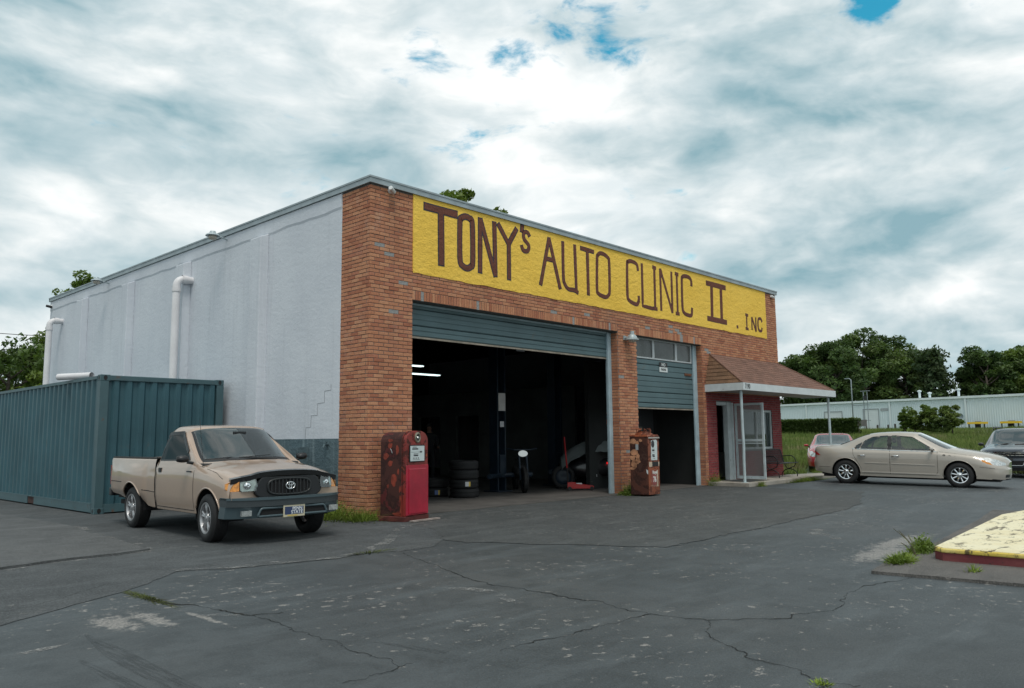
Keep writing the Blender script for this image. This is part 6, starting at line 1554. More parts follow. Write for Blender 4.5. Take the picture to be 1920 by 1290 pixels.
    sh = Shell(N, .022, .022); zc, R = .33, .33; AR = .385
    fa, ra = circle(0, zc, AR), circle(-2.81, zc, AR)
    low = lambda U, V, P: V > 3.6; side = lambda U, V, P: (V > 2.55)
    W1 = rounded([(-1.63, .962), (-1.63, 1.345), (-1.12, 1.312), (-.56, .968), (-.60, .955)], .04)
    W2 = rounded([(-2.42, .985), (-2.33, 1.19), (-2.12, 1.30), (-1.72, 1.345), (-1.72, .965)], .04)
    W3 = rounded([(-2.58, .990), (-2.53, 1.06), (-2.38, 1.15), (-2.45, .986)], .03)
    for p in (W1, W2, W3): sh.snap(p, [0, 2], lambda U, V, P: (V > 3.04) & (V < 3.97))
    sh.snap(fa, [0, 2], low); sh.snap(ra, [0, 2], low)
    HLP = rounded([(sq(x), z) for x, z in ((.44, .775), (.60, .80), (.82, .735), (.955, .655), (.95, .60), (.80, .595), (.62, .63), (.50, .70))], .03)
    AMB = [(sq(x), z) for x, z in ((.50, .70), (.47, .755), (.66, .675), (.70, .61), (.62, .63))]
    sh.snap(HLP, [0, 2], lambda U, V, P: (V > 2.2) & (V < 6.3) & (P[:, 0] > .35), .5)
    TLP = rounded([(sq(x), z) for x, z in ((-3.83, .93), (-3.66, .83), (-3.58, .775), (-3.83, .77))], .02)
    sh.snap(TLP, [0, 2], lambda U, V, P: (V > 3) & (V < 6) & (P[:, 0] < -3.4), .5)
    C, U, V = sh.centers(); X, Y, Z = C[..., 0], C[..., 1], C[..., 2]; lab = np.zeros(U.shape, int)
    fd = (X < -.50) & (X > -1.66) & (Z > .30) & (Z < .95) & (V > 3.9); rd = (X < -1.66) & (X > -2.60) & (Z > .30) & (Z < .97) & (V > 3.9)
    rd &= ~inpoly(circle(-2.81, zc, AR+.05), X, Z)
    lab[fd] = 1; lab[rd] = 2
    sd = (V > 2.55) & (V < 4.2)
    lab[inpoly(W1, X, Z) & sd] = 3; lab[inpoly(W2, X, Z) & sd] = 3; lab[inpoly(W3, X, Z) & sd] = 3
    lab[(U > 10.) & (U < 11.) & (V < 2.4)] = 4; lab[(U > 5.) & (U < 6.) & (V < 2.3)] = 5
    lab[(inpoly(fa, X, Z) | inpoly(ra, X, Z)) & (V > 3.6)] = -1
    lab[inpoly(HLP, X, Z) & (V > 2.2) & (V < 6.3) & (X > .3) & (Y > .2)] = 6
    lab[inpoly(AMB, X, Z) & (V > 2.2) & (V < 6.3) & (X > .3) & (Y > .2)] = 7
    lab[inpoly(TLP, X, Z) & (V > 3) & (V < 6) & (X < -3.4)] = 8
    gr = ((Y/.27)**2+((Z-.60)/.088)**2 < 1) & (X > 1.0); lab[gr] = 9
    lab[(X > .92) & (Z > .285) & (Z < .365) & (Y > .28) & (Y < .56)] = 10
    lab[(Z < .245) & (lab == 0) & (X > -.4)] = 10
    lab[(U > 12.) & (V < 2.6) & (X < 1.0) & (lab == 0)] = 11
    lab[(U > 2.0) & (U < 5.) & (V < 2.4) & (lab == 0)] = 12
    o = sh.build(lab, {0: ('body', paint, False), 1: ('front_door', paint, True), 2: ('rear_door', paint, True), 3: ('side_window', M_glass, True), 4: ('windshield', M_wsg, False), 5: ('rear_window', M_glassd, False), 6: ('headlight', M_refl, True), 7: ('corner_lamp', M_amber, True), 8: ('tail_light', M_redl, True), 9: ('grille', M_chr, False), 10: ('air_intake', M_trim, False), 11: ('hood', paint, False), 12: ('trunk_lid', paint, False)}, root)
    for xc in (0, -2.81): arch_lip(sh, xc, zc, AR, paint, root, .27, 3., r=.010); well(root, xc, zc, AR+.02, .86)
    for p in (W1, W2, W3): seam(sh, root, [tuple(q) for q in p]+[tuple(p[0])], .020, M_trim, 'window_seal', .002, vmin=3.0)
    seam(sh, root, [(-2.64, .972), (-1.66, .948), (-.52, .932)], .013, M_chr, 'belt_moulding', .005, vmin=3.4)
    seam(sh, root, [(-.50, .935), (-.50, .40), (-.56, .30), (-2.42, .30)], .008); seam(sh, root, [(-1.66, .945), (-1.66, .30)], .009)
    seam(sh, root, [(-2.62, .97), (-2.60, .80), (-2.44, .52), (-2.40, .42)], .008)
    seam(sh, root, [(-1.675, .965), (-1.675, 1.335)], .088, M_trim, 'door_pillar', .010, vmin=3.0)
    seam(sh, root, [(-2.30, .60), (-1.70, .59)], .018, paint, 'side_moulding', .010); seam(sh, root, [(-1.62, .588), (-.56, .575)], .018, paint, 'side_moulding', .010)
    seam(sh, root, [(-2.38, .345), (-.46, .335)], .018, paint, 'sill_moulding', .010)
    seam(sh, root, [(-.46, .93), (.0, .875), (.4, .825)], .006, M_gap, 'hood_seam', .001, vmin=3.); 
    for s in (1, -1):
        for (xh, k) in ((-1.52, 1), (-2.38, 2)):
            y = sh.surf_y(xh, .79, 4); d = o[(k, s)]
            q = MB().tube([(xh-.10, s*(y+.006), .785), (xh-.06, s*(y+.030), .79), (xh+.05, s*(y+.034), .797), (xh+.10, s*(y+.010), .797)], [.012, .017, .017, .013], 8).build('handle', M_chr, d, True)
        for i in range(3):
            xv = -.34+.125*i; y = sh.surf_y(xv, .84, 3.5); MB().lathe([(0, .012), (.022, .012), (.026, 0)], 12, axis='y', tf=Matrix.Translation((xv, s*y-(.012 if s < 0 else 0), .845-.018*i)) @ Matrix.Diagonal((1.3, 1, .75, 1))).build('porthole', M_trim, root)
        MB().lathe([(0, -.01), (.035, 0), (.05, .0)], 14, axis='x', tf=Matrix.Translation((.84, s*.60, .67))).build('bulb', M_chr, root)
    seam(sh, root, [(-3.55, .45), (-3.22, .45)], .010, M_gap, 'bumper_seam', .001); seam(sh, root, [(.46, .555), (.80, .52)], .007, M_gap, 'bumper_seam', .001)
    mirror_(root, -.62, .875, 1.0, paint, (.10, .20, .13))
    MB().box(-3.45, .9, -.74, .74, .18, .24).box(-3.5, -2.5, -.7, .7, .24, .90).build('underbody', M_well, root)
    MB().box(-2.6, -.3, -.83, .83, .26, .30).box(-3.0, -2.6, -.75, .75, .86, .90).build('cabin_floor', M_dash, root)
    for (xs_, ys_) in ((-1.45, .38), (-1.45, -.38)):
        blobby('seat', [(xs_-.1, ys_-.24, .45), (xs_-.1, ys_+.24, .45), (xs_+.5, ys_-.24, .45), (xs_+.5, ys_+.24, .45), (xs_-.30, ys_-.20, 1.08), (xs_-.30, ys_+.20, 1.08), (xs_-.12, ys_-.20, 1.08), (xs_-.12, ys_+.20, 1.08), (xs_+.5, ys_, .62)], M_seat, root)
        blobby('headrest', [(xs_-.34, ys_-.13, 1.12), (xs_-.34, ys_+.13, 1.12), (xs_-.22, ys_-.13, 1.12), (xs_-.22, ys_+.13, 1.12), (xs_-.36, ys_-.12, 1.30), (xs_-.36, ys_+.12, 1.30), (xs_-.25, ys_-.12, 1.30), (xs_-.25, ys_+.12, 1.30)], M_seat, root)
    blobby('rear_seat', [(-2.6, -.70, .45), (-2.6, .70, .45), (-2.0, -.70, .45), (-2.0, .70, .45), (-2.72, -.66, 1.05), (-2.72, .66, 1.05), (-2.55, -.66, 1.06), (-2.55, .66, 1.06), (-2.0, -.7, .62), (-2.0, .7, .62)], M_seat, root)
    q = MB().box(-.75, -.25, -.80, .80, .70, .955).build('dashboard', M_dash, root); bevel(q, .05, 3)
    MB().tube([(-.88-.05*math.sin(k*math.pi/12), .38+.18*math.cos(k*math.pi/12), .95+.17*math.sin(k*math.pi/12)) for k in range(24)], .015, 6, closed=True).build('steering_wheel', M_trim, root)
    ms = wheel_meshes(.33, .222, .20, rimstyle, M_chr if rimstyle == 'nine' else M_alloy)
    add_wheels(root, ms, [(0, -.80, .33, 0), (0, .80, .33, 0), (-2.81, -.80, .33, 0), (-2.81, .80, .33, 0)])
    return root
M_tan2 = carpaint('champagne_car_paint', (.40, .362, .315), .42, .15)
M_rcar = carpaint('red_car_paint', (.34, .005, .010), .5, .0)
M_rcar.node_tree.nodes['Principled BSDF'].inputs['Specular IOR Level'].default_value = .3
sal = make_saloon('sedan', 'champagne four door saloon parked side on past the porch', 'car', M_tan2)
sal.location = (15.616, -5.079, -.06); sal.rotation_euler = (0, rad(1.1), rad(-81.8)); sal.scale = (.979,)*3
red = make_saloon('hatchback', 'red car mostly hidden behind the rear of the champagne saloon', 'car', M_rcar, 'six')
p = atd(1563, 850, 30); red.location = (p.x, p.y, lot_z(p.x, p.y)); red.rotation_euler = (0, 0, rad(-158.5))

# ------------------------------------------------------------------ grey sport utility wagon facing the camera
M_grey = carpaint('charcoal_car_paint', (.040, .046, .060), .28, .55)
def make_suv():
    root = thing('sport_utility_car', 'charcoal tall wagon with chrome grille bars behind the saloon nose', 'car')
    N = []
    def st(xs, pts):
        if not isinstance(xs, (list, tuple)): xs = [xs]*9
        N.append([(x, y, z) for x, (y, z) in zip(xs, pts)])
    st(-4.05, [(0, 1.2), (0, 1.15), (0, 1.1), (0, 1.05), (0, 1.0), (0, .85), (0, .7), (0, .5), (0, .35)])
    st(-4.02, [(0, 1.25), (.4, 1.24), (.6, 1.2), (.7, 1.14), (.8, 1.05), (.86, .9), (.88, .72), (.87, .5), (.84, .33)])
    st([-3.9]*9, [(0, 1.55), (.4, 1.54), (.58, 1.5), (.68, 1.42), (.88, 1.10), (.93, .92), (.94, .74), (.93, .5), (.90, .30)])
    st([-3.6]*9, [(0, 1.72), (.4, 1.71), (.60, 1.68), (.70, 1.60), (.92, 1.11), (.965, .94), (.975, .75), (.965, .5), (.93, .28)])
    st([-2.4]*9, [(0, 1.775), (.42, 1.765), (.63, 1.735), (.73, 1.65), (.945, 1.10), (.985, .94), (.993, .76), (.985, .5), (.95, .28)])
    st([-1.25, -1.26, -1.3, -1.35, -1.1, -1.1, -1.1, -1.1, -1.1], [(0, 1.74), (.42, 1.73), (.63, 1.70), (.73, 1.615), (.945, 1.09), (.985, .94), (.993, .76), (.985, .5), (.95, .28)])
    st([-1.14, -1.15, -1.2, -1.25, -.9, -.9, -.9, -.9, -.9], [(0, 1.70), (.42, 1.69), (.63, 1.665), (.73, 1.58), (.945, 1.088), (.985, .94), (.993, .76), (.985, .5), (.95, .28)])
    st([-.20, -.24, -.36, -.46, -.55, -.55, -.55, -.55, -.55], [(0, 1.165), (.44, 1.16), (.70, 1.14), (.80, 1.12), (.94, 1.075), (.98, .93), (.99, .76), (.985, .5), (.95, .30)])
    st([-.1, -.12, -.2, -.3, -.4, -.4, -.4, -.4, -.4], [(0, 1.15), (.44, 1.145), (.70, 1.125), (.81, 1.10), (.935, 1.05), (.98, .92), (.99, .76), (.985, .5), (.95, .31)])
    st(.30, [(0, 1.10), (.42, 1.095), (.66, 1.07), (.78, 1.04), (.91, .99), (.97, .88), (.985, .74), (.98, .52), (.95, .34)])
    st([.72, .72, .71, .69, .66, .64, .64, .64, .64], [(0, 1.03), (.40, 1.025), (.60, 1.0), (.72, .97), (.83, .91), (.90, .81), (.93, .69), (.93, .48), (.90, .32)])
    st([.86, .855, .835, .80, .76, .74, .745, .75, .74], [(0, .975), (.38, .965), (.56, .94), (.66, .90), (.75, .84), (.82, .76), (.86, .66), (.87, .46), (.85, .28)])
    st([.91, .90, .88, .86, .84, .82, .83, .83, .81], [(0, .91), (.34, .90), (.48, .87), (.55, .83), (.62, .77), (.68, .69), (.72, .60), (.74, .44), (.72, .25)])
    st([.93, .93, .93, .93, .925, .92, .925, .92, .89], [(0, .90), (0, .88), (0, .85), (0, .81), (0, .75), (0, .68), (0, .58), (0, .42), (0, .25)])
    sh = Shell(N, .025, .025); zc, AR = .37, .43
    fa, ra = circle(0, zc, AR), circle(-3.02, zc, AR)
    W1 = rounded([(-1.9, 1.12), (-1.92, 1.60), (-1.45, 1.57), (-.72, 1.13), (-.75, 1.11)], .05); W2 = rounded([(-2.9, 1.13), (-2.86, 1.60), (-2.0, 1.61), (-1.98, 1.12)], .05); W3 = rounded([(-3.7, 1.18), (-3.5, 1.55), (-2.98, 1.59), (-2.98, 1.14)], .05)
    side = lambda U, V, P: V > 2.55; low = lambda U, V, P: V > 3.6
    for p in (W1, W2, W3): sh.snap(p, [0, 2], side)
    for p in (fa, ra): sh.snap(p, [0, 2], low)
    HL = rounded([(.52, .80), (.60, .93), (.88, 1.02), (.885, .97), (.70, .83)], .02)       # (y, z)
    GR = rounded([(-.56, .79), (-.60, .925), (.60, .925), (.56, .79), (0, .76)], .03)
    HLs = rounded([(.30, 1.00), (.66, .925), (.80, .84), (.80, .80), (.62, .80), (.45, .88)], .02)
    frt = lambda U, V, P: P[:, 0] > .5
    sh.snap(GR, [1, 2], frt, .5)
    C, U, V = sh.centers(); X, Y, Z = C[..., 0], C[..., 1], C[..., 2]; lab = np.zeros(U.shape, int)
    lab[(X < -.6) & (X > -1.96) & (Z > .36) & (Z < 1.1) & (V > 3.9)] = 1; lab[(X < -1.96) & (X > -2.95) & (Z > .36) & (Z < 1.12) & (V > 3.9) & ~inpoly(circle(-3.02, zc, AR+.04), X, Z)] = 2
    sd = (V > 2.55) & (V < 4.2)
    for p in (W1, W2, W3): lab[inpoly(p, X, Z) & sd] = 3
    lab[(U > 6.) & (U < 7.) & (V < 2.45)] = 4
    lab[(inpoly(fa, X, Z) | inpoly(ra, X, Z)) & (V > 3.6)] = -1
    lab[inpoly(GR, Y, Z) & (X > .6)] = 6
    lab[(inpoly(HLs, X, Z)) & (Y > .52) & (V > 1.8) & (V < 6.)] = 5
    lab[(X > .78) & (Z > .44) & (Z < .60) & (Y < .52)] = 7
    lab[(X > .7) & (Z < .36)] = 7
    lab[(U > 8.) & (V < 2.7) & (Z > .93) & (lab == 0)] = 8
    o = sh.build(lab, {0: ('body', M_grey, False), 1: ('front_door', M_grey, True), 2: ('rear_door', M_grey, True), 3: ('side_window', M_glassd, True), 4: ('windshield', M_wsg, False), 5: ('headlight', M_refl, True), 6: ('grille', M_well, False), 7: ('air_intake', M_well, False), 8: ('hood', M_grey, False)}, root)
    for xc in (0, -3.02): arch_lip(sh, xc, zc, AR, M_grey, root, .33, 3.); well(root, xc, zc, AR+.02, .93)
    # chrome bars follow the nose
    def nose(z, w, r, nm='grille_bar'):
        pts = [(sh.surf_x(abs(y), z, .4)+.012, y, z) for y in np.linspace(-w, w, 25)]
        MB().ribbon(pts, (1, 0, 0), r, .012).build(nm, M_chr, root)
    nose(.905, .60, .020); nose(.862, .60, .020); nose(.792, .54, .026)
    pts = [(sh.surf_x(abs(y), z, .4)+.008, y, z) for y, z in [(-.50, .60), (-.44, .45)]+[(y, .435) for y in np.linspace(-.40, .40, 15)]+[(.44, .45), (.50, .60)]]
    MB().tube(pts, .012, 8).build('lower_trim', M_chr, root, True)
    em = part('emblem', root); xn = sh.surf_x(0, .86, .4)+.028
    bow = [(-.13, .022), (-.05, .022), (-.04, .04), (.05, .04), (.045, .022), (.13, .022), (.105, -.022), (.045, -.022), (.04, -.04), (-.05, -.04), (-.045, -.022), (-.115, -.022)]
    MB().prism([(xn, y, .862+z) for y, z in bow], (.010, 0, 0)).build('emblem_edge', M_chr, em); MB().prism([(xn+.0105, y*.72, .862+z*.62) for y, z in bow], (.003, 0, 0)).build('emblem_face', M_trim, em)
    for s in (1, -1):
        MB().tube([(-1.35, s*.69, 1.72), (-1.45, s*.71, 1.80), (-3.3, s*.71, 1.81), (-3.45, s*.69, 1.74)], .022, 8).build('roof_rail', M_trim, root, True)
        MB().tube([(-2.0, s*.71, 1.80), (-2.02, s*.69, 1.72)], .022, 8).build('rail_foot', M_trim, root, True)
        MB().lathe([(0, .02), (.04, .03), (.06, .0)], 14, axis='x', tf=Matrix.Translation((.70, s*.66, .885))).build('bulb', M_chr, root)
    for p in (W1, W2, W3): seam(sh, root, [tuple(q) for q in p]+[tuple(p[0])], .024, M_trim, 'window_seal', .002, vmin=2.4)
    mirror_(root, -.72, .95, 1.17, M_trim, (.12, .22, .17))
    for s in (1,): MB().tube([(-.18, .1*s, 1.17), (-.40, .62*s, 1.20)], .012, 6).tube([(-.2, -.55, 1.17), (-.34, .02, 1.21)], .012, 6).build('wiper', M_trim, root)
    MB().box(-3.7, .6, -.8, .8, .25, .33).box(-3.9, -.5, -.88, .88, .34, .38).build('underbody', M_well, root)
    for ys_ in (.42, -.42):
        blobby('seat', [(-1.6, ys_-.25, .6), (-1.6, ys_+.25, .6), (-1.0, ys_-.25, .6), (-1.0, ys_+.25, .6), (-1.8, ys_-.22, 1.35), (-1.8, ys_+.22, 1.35), (-1.6, ys_-.22, 1.35), (-1.6, ys_+.22, 1.35)], M_seat, root)
    blobby('rear_seat', [(-2.9, -.75, .6), (-2.9, .75, .6), (-2.2, -.75, .6), (-2.2, .75, .6), (-3.0, -.7, 1.3), (-3.0, .7, 1.3), (-2.8, -.7, 1.3), (-2.8, .7, 1.3)], M_seat, root)
    q = MB().box(-.95, -.4, -.86, .86, .8, 1.08).build('dashboard', M_dash, root); bevel(q, .05, 3)
    MB().box(.955, .965, -.15, .15, .62, .70).build('licence_plate', M_dash, root)
    ms = wheel_meshes(.37, .245, .22, 'six', M_alloy)
    add_wheels(root, ms, [(0, -.85, .37, 0), (0, .85, .37, 0), (-3.02, -.85, .37, 0), (-3.02, .85, .37, 0)])
    return root
suv = make_suv(); suv.location = (25.585, -4.248, -.25); suv.rotation_euler = (0, 0, rad(-176))
# ================================================================== PLANTS
def leafmat(name, a, b, c):
    m = bpy.data.materials.new(name); m.use_nodes = True; t = NT(m.node_tree); bs = m.node_tree.nodes['Principled BSDF']
    pos = t.n('ShaderNodeNewGeometry').outputs['Position']; oi = t.n('ShaderNodeObjectInfo').outputs['Random']
    at = t.n('ShaderNodeAttribute', attribute_name='tone').outputs['Fac']
    col = t.mix(at, a, b); col = t.mix(t.math('MULTIPLY', t.rng(t.noise(pos, .35, 4, .6), .42, .68), .6), col, c)
    t.put(bs.inputs['Base Color'], col); bs.inputs['Roughness'].default_value = .55; bs.inputs['Specular IOR Level'].default_value = .3
    tr = t.n('ShaderNodeBsdfTranslucent', ins={0: t.mix(1., col, (1.2, 1.3, .6), 'MULTIPLY')})
    mx = t.n('ShaderNodeMixShader', ins={0: .28, 1: bs.outputs[0], 2: tr})
    t.t.links.new(mx.outputs[0], m.node_tree.nodes['Material Output'].inputs[0]); return m
M_leaf = [leafmat('oak_leaf', (.060, .105, .030), (.130, .190, .050), (.105, .130, .048)), leafmat('dark_leaf', (.046, .086, .028), (.100, .155, .042), (.075, .105, .038)), leafmat('bright_leaf', (.090, .150, .032), (.165, .235, .055), (.135, .155, .045)), leafmat('pine_needle', (.030, .058, .026), (.065, .10, .038), (.05, .06, .026))]
M_bark = pm('bark', (.085, .068, .055), .95, var=.35, vscale=9, bump=.7, bscale=25)
def leaves_mesh(name, centers, size, mat, tone, flat=.5, seed=0):
    """many leaf-clump faces around the given points"""
    rg = np.random.default_rng(seed); n = len(centers); c = np.asarray(centers)
    nrm = rg.normal(size=(n, 3)); nrm[:, 2] = np.abs(nrm[:, 2])+flat; nrm /= np.linalg.norm(nrm, axis=1)[:, None]
    a = np.cross(nrm, rg.normal(size=(n, 3))); a /= np.linalg.norm(a, axis=1)[:, None]; b = np.cross(nrm, a)
    s = size*rg.uniform(.5, 1.25, (n, 1)); L, Wd = a*s, b*s*rg.uniform(.35, .65, (n, 1))
    bend = nrm*s*rg.uniform(-.25, .25, (n, 1))
    P = np.stack([c-L, c+Wd*.9-L*.15, c+L+bend, c-Wd*.9-L*.1], 1).reshape(-1, 3)
    me = bpy.data.meshes.new(name); me.vertices.add(len(P)); me.vertices.foreach_set('co', P.ravel().astype(np.float32))
    me.loops.add(4*n); me.loops.foreach_set('vertex_index', np.arange(4*n, dtype=np.int32)); me.polygons.add(n)
    me.polygons.foreach_set('loop_start', np.arange(0, 4*n, 4, dtype=np.int32)); me.polygons.foreach_set('loop_total', np.full(n, 4, dtype=np.int32))
    me.materials.append(mat); at = me.attributes.new('tone', 'FLOAT', 'FACE'); at.data.foreach_set('value', np.asarray(tone, dtype=np.float32)); me.update(); me.validate(); return me
def crown_points(rg, h, rx, rz, zc, lobes, per, spread=.34, hollow=.35):
    """points clumped on boughs in a lumpy crown; returns centres, tone, bough tips"""
    C, T, tips = [], [], []
    for k in range(lobes):
        d = rg.normal(size=3); d /= np.linalg.norm(d); d[2] = d[2]*.9+.12
        r = rg.uniform(hollow, 1.0)**.6
        lob = np.array([d[0]*rx*r, d[1]*rx*r, zc+d[2]*rz*r]); tips.append(lob)
        sz = rx*spread*rg.uniform(.6, 1.25); m = int(per*rg.uniform(.6, 1.3))
        q = rg.normal(size=(m, 3)); q /= np.linalg.norm(q, axis=1)[:, None]; q *= rg.uniform(.25, 1., (m, 1))**.5
        q[:, 2] *= .62; C.append(lob+q*sz); T.append(np.clip(.45+rg.normal()*.28+rg.normal(size=m)*.18, 0, 1))
    return np.concatenate(C), np.concatenate(T), tips
def tree(name, label, loc, h, rx, rz, zc, lobes, per, leaf, mat, seed, cat='tree', trunk=None, spread=.34, group=None, lean=(0, 0), hollow=.35, nb=14):
    rg = np.random.default_rng(seed); root = thing(name, label, cat, loc, 0, group)
    C, T, tips = crown_points(rg, h, rx, rz, zc, lobes, per, spread, hollow)
    tr = trunk or h*.022; mb = MB(); zt = zc+rz*.3
    mb.tube([(0, 0, -.3), (lean[0]*.2, lean[1]*.2, zt*.25), (lean[0]*.6+.1*rg.normal(), lean[1]*.6+.1*rg.normal(), zt*.6), (lean[0], lean[1], zt)], [tr*1.5, tr*1.05, tr*.8, tr*.3], 9)
    for t_ in tips[:nb]:
        zb = min(max(zt*.35, (t_[2]-rz*.5)), zt*.9); f = zb/zt; b = Vector((lean[0]*f, lean[1]*f, zb)); e = Vector(t_); m_ = b.lerp(e, .5)+Vector((0, 0, -.06*(e-b).length))
        mb.tube([b, m_, e], [tr*.45, tr*.28, tr*.08], 6)
    mb.build('trunk', M_bark, root, True, fix=False)
    link('crown', leaves_mesh('crown', C, leaf, mat, T, seed=seed), root); return root
def gz(x, y): return terrain_z(x, y)
# trees beyond the white warehouse: (px of trunk, top y, depth, crown radius, kind, label)
FAR = [(1494, 672, 150, 4.6, 1, 'dark oak showing through the gap right of the porch wall'),
       (1528, 648, 146, 5.4, 0, 'rounded oak behind the right porch corner'),
       (1572, 640, 142, 5.8, 1, 'broad dark oak rising just right of the porch roof'),
       (1622, 620, 146, 6.4, 0, 'tallest broad oak in the tree group behind the warehouse'),
       (1668, 630, 150, 6.0, 1, 'wide dark oak right of the tallest one behind the warehouse'),
       (1704, 658, 144, 4.2, 0, 'smaller oak between the big oaks and the open pine'),
       (1822, 712, 142, 2.2, 2, 'low light green tree at the left foot of the right-hand group'),
       (1856, 646, 138, 4.0, 1, 'dark pointed oak at the left of the right-hand tree group'),
       (1880, 660, 146, 4.6, 0, 'oak between the dark pointed one and the right edge'),
       (1912, 650, 140, 4.6, 2, 'lighter green tree behind the warehouse roof at the far right'),
       (1950, 650, 140, 6.0, 0, 'oak cut by the right edge of the view')]
for i, (px, top, dp, rx, k, lab) in enumerate(FAR):
    b = atd(px, 800, dp); z0 = gz(b.x, b.y); zt = atd(px, top, dp).z; h = zt-z0; rz = h*.40
    tree('oak_tree', lab, (b.x, b.y, z0), h, rx, rz, h-rz*1.04, 46, 430, .36, M_leaf[k], 100+i, group='trees beyond the warehouse', spread=.36, hollow=.62)
# open pine with layered boughs
b = atd(1752, 800, 140); z0 = gz(b.x, b.y); zt = atd(1752, 658, 140).z; h = zt-z0
root = thing('pine_tree', 'open crowned pine with sky showing between its boughs', 'tree', (b.x, b.y, z0)); rg = np.random.default_rng(5)
mb = MB(); mb.tube([(0, 0, -.3), (.2, 0, h*.5), (0, .2, h*.97)], [.32, .24, .06], 8); C, T = [], []
for k in range(34):
    zz = h*(.28+.70*k/33); ln = (1-.62*k/33)*4.6*rg.uniform(.55, 1.1); a = k*2.4+rg.uniform(-.3, .3); e = np.array([math.cos(a)*ln, math.sin(a)*ln, zz+ln*.22])
    mb.tube([(0, 0, zz-ln*.1), tuple(e*.55+np.array([0, 0, zz*.45-.1*ln])), tuple(e)], [.09, .06, .03], 5)
    for f in (.62, .82, 1.0):
        q = rg.normal(size=(60, 3))*np.array([.75, .75, .38])*rg.uniform(.6, 1.1); C.append(np.array([e[0]*f, e[1]*f, zz+ln*.22*f])+q); T.append(np.clip(rg.uniform(.2, .8)+rg.normal(size=60)*.15, 0, 1))
mb.build('trunk', M_bark, root, True, fix=False); link('crown', leaves_mesh('crown', np.concatenate(C), .42, M_leaf[3], np.concatenate(T), .2, 5), root)
# understorey that reads as one mass below the crowns
rg = np.random.default_rng(9); C = []
for k in range(200):
    px = rg.uniform(1440, 1990); dp = rg.uniform(146, 162) - 26*max(0, (px-1465)/455); b = atd(px, 800, dp); z0 = gz(b.x, b.y); hh = rg.uniform(3.0, 5.5)*(.55 if 1765 < px < 1800 else 1); m = 150
    C.append(np.array([b.x, b.y, z0+hh*.45])+rg.normal(size=(m, 3))*np.array([2.4, 2.4, hh*.25]))
C = np.concatenate(C); tag(link('undergrowth', leaves_mesh('undergrowth', C, .42, M_leaf[1], np.clip(rg.normal(.4, .25, len(C)), 0, 1), seed=9)), kind='stuff')
# trees behind the workshop
def near(name, px, top, dp, rx, rzf, k, lab, seed, leaf=.17, lobes=34, per=170, zcf=None, **kw):
    b = atd(px, 830, dp); z0 = gz(b.x, b.y); zt = atd(px, top, dp).z; h = zt-z0; rz = h*rzf
    return tree(name, lab, (b.x, b.y, z0), h, rx, rz, h-rz*1.02, lobes, per, leaf, M_leaf[k], seed, **kw)
G = 'trees behind the workshop'
near('broadleaf_tree', 10, 618, 44, 2.7, .40, 0, 'leafy tree above the container at the left edge of the view', 201, group=G)
near('broadleaf_tree', 48, 640, 52, 2.4, .42, 1, 'dark tree between the left edge and the white wall', 202, group=G)
near('broadleaf_tree', 92, 622, 47, 2.1, .42, 2, 'yellow green tree touching the far corner of the white wall', 203, group=G, hollow=.55)
near('broadleaf_tree', -35, 640, 48, 2.6, .42, 1, 'tree cut by the left edge of the view', 206, group=G)
near('broadleaf_tree', 78, 705, 42, 1.9, .45, 2, 'low bushy tree close above the container roof', 207, group=G)
near('broadleaf_tree', 144, 508, 56, 1.7, .18, 2, 'tree top showing over the far end of the white wall', 204, group=G, leaf=.17, lobes=40, per=130)
near('broadleaf_tree', 878, 341, 46, 2.8, .22, 2, 'tree top showing over the yellow sign', 205, group=G, leaf=.17, lobes=46, per=190)
# bushes in the meadow
BU = [(1697, 768, 73, .42, 'low narrow bush at the left end of the bush row'), (1716, 761, 73, .95, 'round green bush second from the left in the row'), (1744, 754, 72, .80, 'tall bushy shrub in the middle of the row'), (1766, 782, 71, .80, 'low dark shrub filling the gap in the bush row'), (1786, 753, 71, .88, 'tall bushy shrub at the right end of the row')]
for i, (px, top, dp, rx, lab) in enumerate(BU):
    b = atd(px, 812, dp); z0 = gz(b.x, b.y); h = atd(px, top, dp).z-z0
    tree('bush', lab, (b.x, b.y, z0), h, rx, h*.47, h*.50, 34, 170, .115, M_leaf[(2, 2, 2, 0, 2)[i]], 300+i, cat='bush', trunk=.05, spread=.42, group='bushes in the meadow')
# clipped hedge
a, b = atd(1440, 815, 79), atd(1611, 815, 73); ax = (b-a); ax.z = 0; L = ax.length; ax.normalize(); nx_ = Vector((-ax.y, ax.x, 0)); rg = np.random.default_rng(21)
z0 = gz((a.x+b.x)/2, (a.y+b.y)/2)-.05; n = 26000; u = rg.uniform(0, L, n); ww = rg.uniform(-.75, .75, n); hh = rg.uniform(0, 1.48, n)
w_ = rg.random(n); e = w_ < .38; ww[e] = -.75+rg.normal(size=e.sum())*.05; e2 = (w_ >= .38) & (w_ < .62); hh[e2] = 1.46+rg.normal(size=e2.sum())*.05
P = np.stack([a.x+ax.x*u+nx_.x*ww, a.y+ax.y*u+nx_.y*ww, z0+hh], 1)
hd = thing('hedge', 'long clipped dark green hedge behind the red car', 'hedge', (0, 0, 0))
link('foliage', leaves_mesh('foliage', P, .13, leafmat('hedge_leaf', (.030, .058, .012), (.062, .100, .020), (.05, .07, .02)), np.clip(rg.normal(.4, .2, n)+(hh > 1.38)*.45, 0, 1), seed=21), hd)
mb = MB(); 
for k in range(30):
    p = a+ax*(L*k/29); mb.tube([(p.x, p.y, z0), (p.x+.1, p.y, z0+1.2)], .03, 5)
mb.build('stem', M_bark, hd)

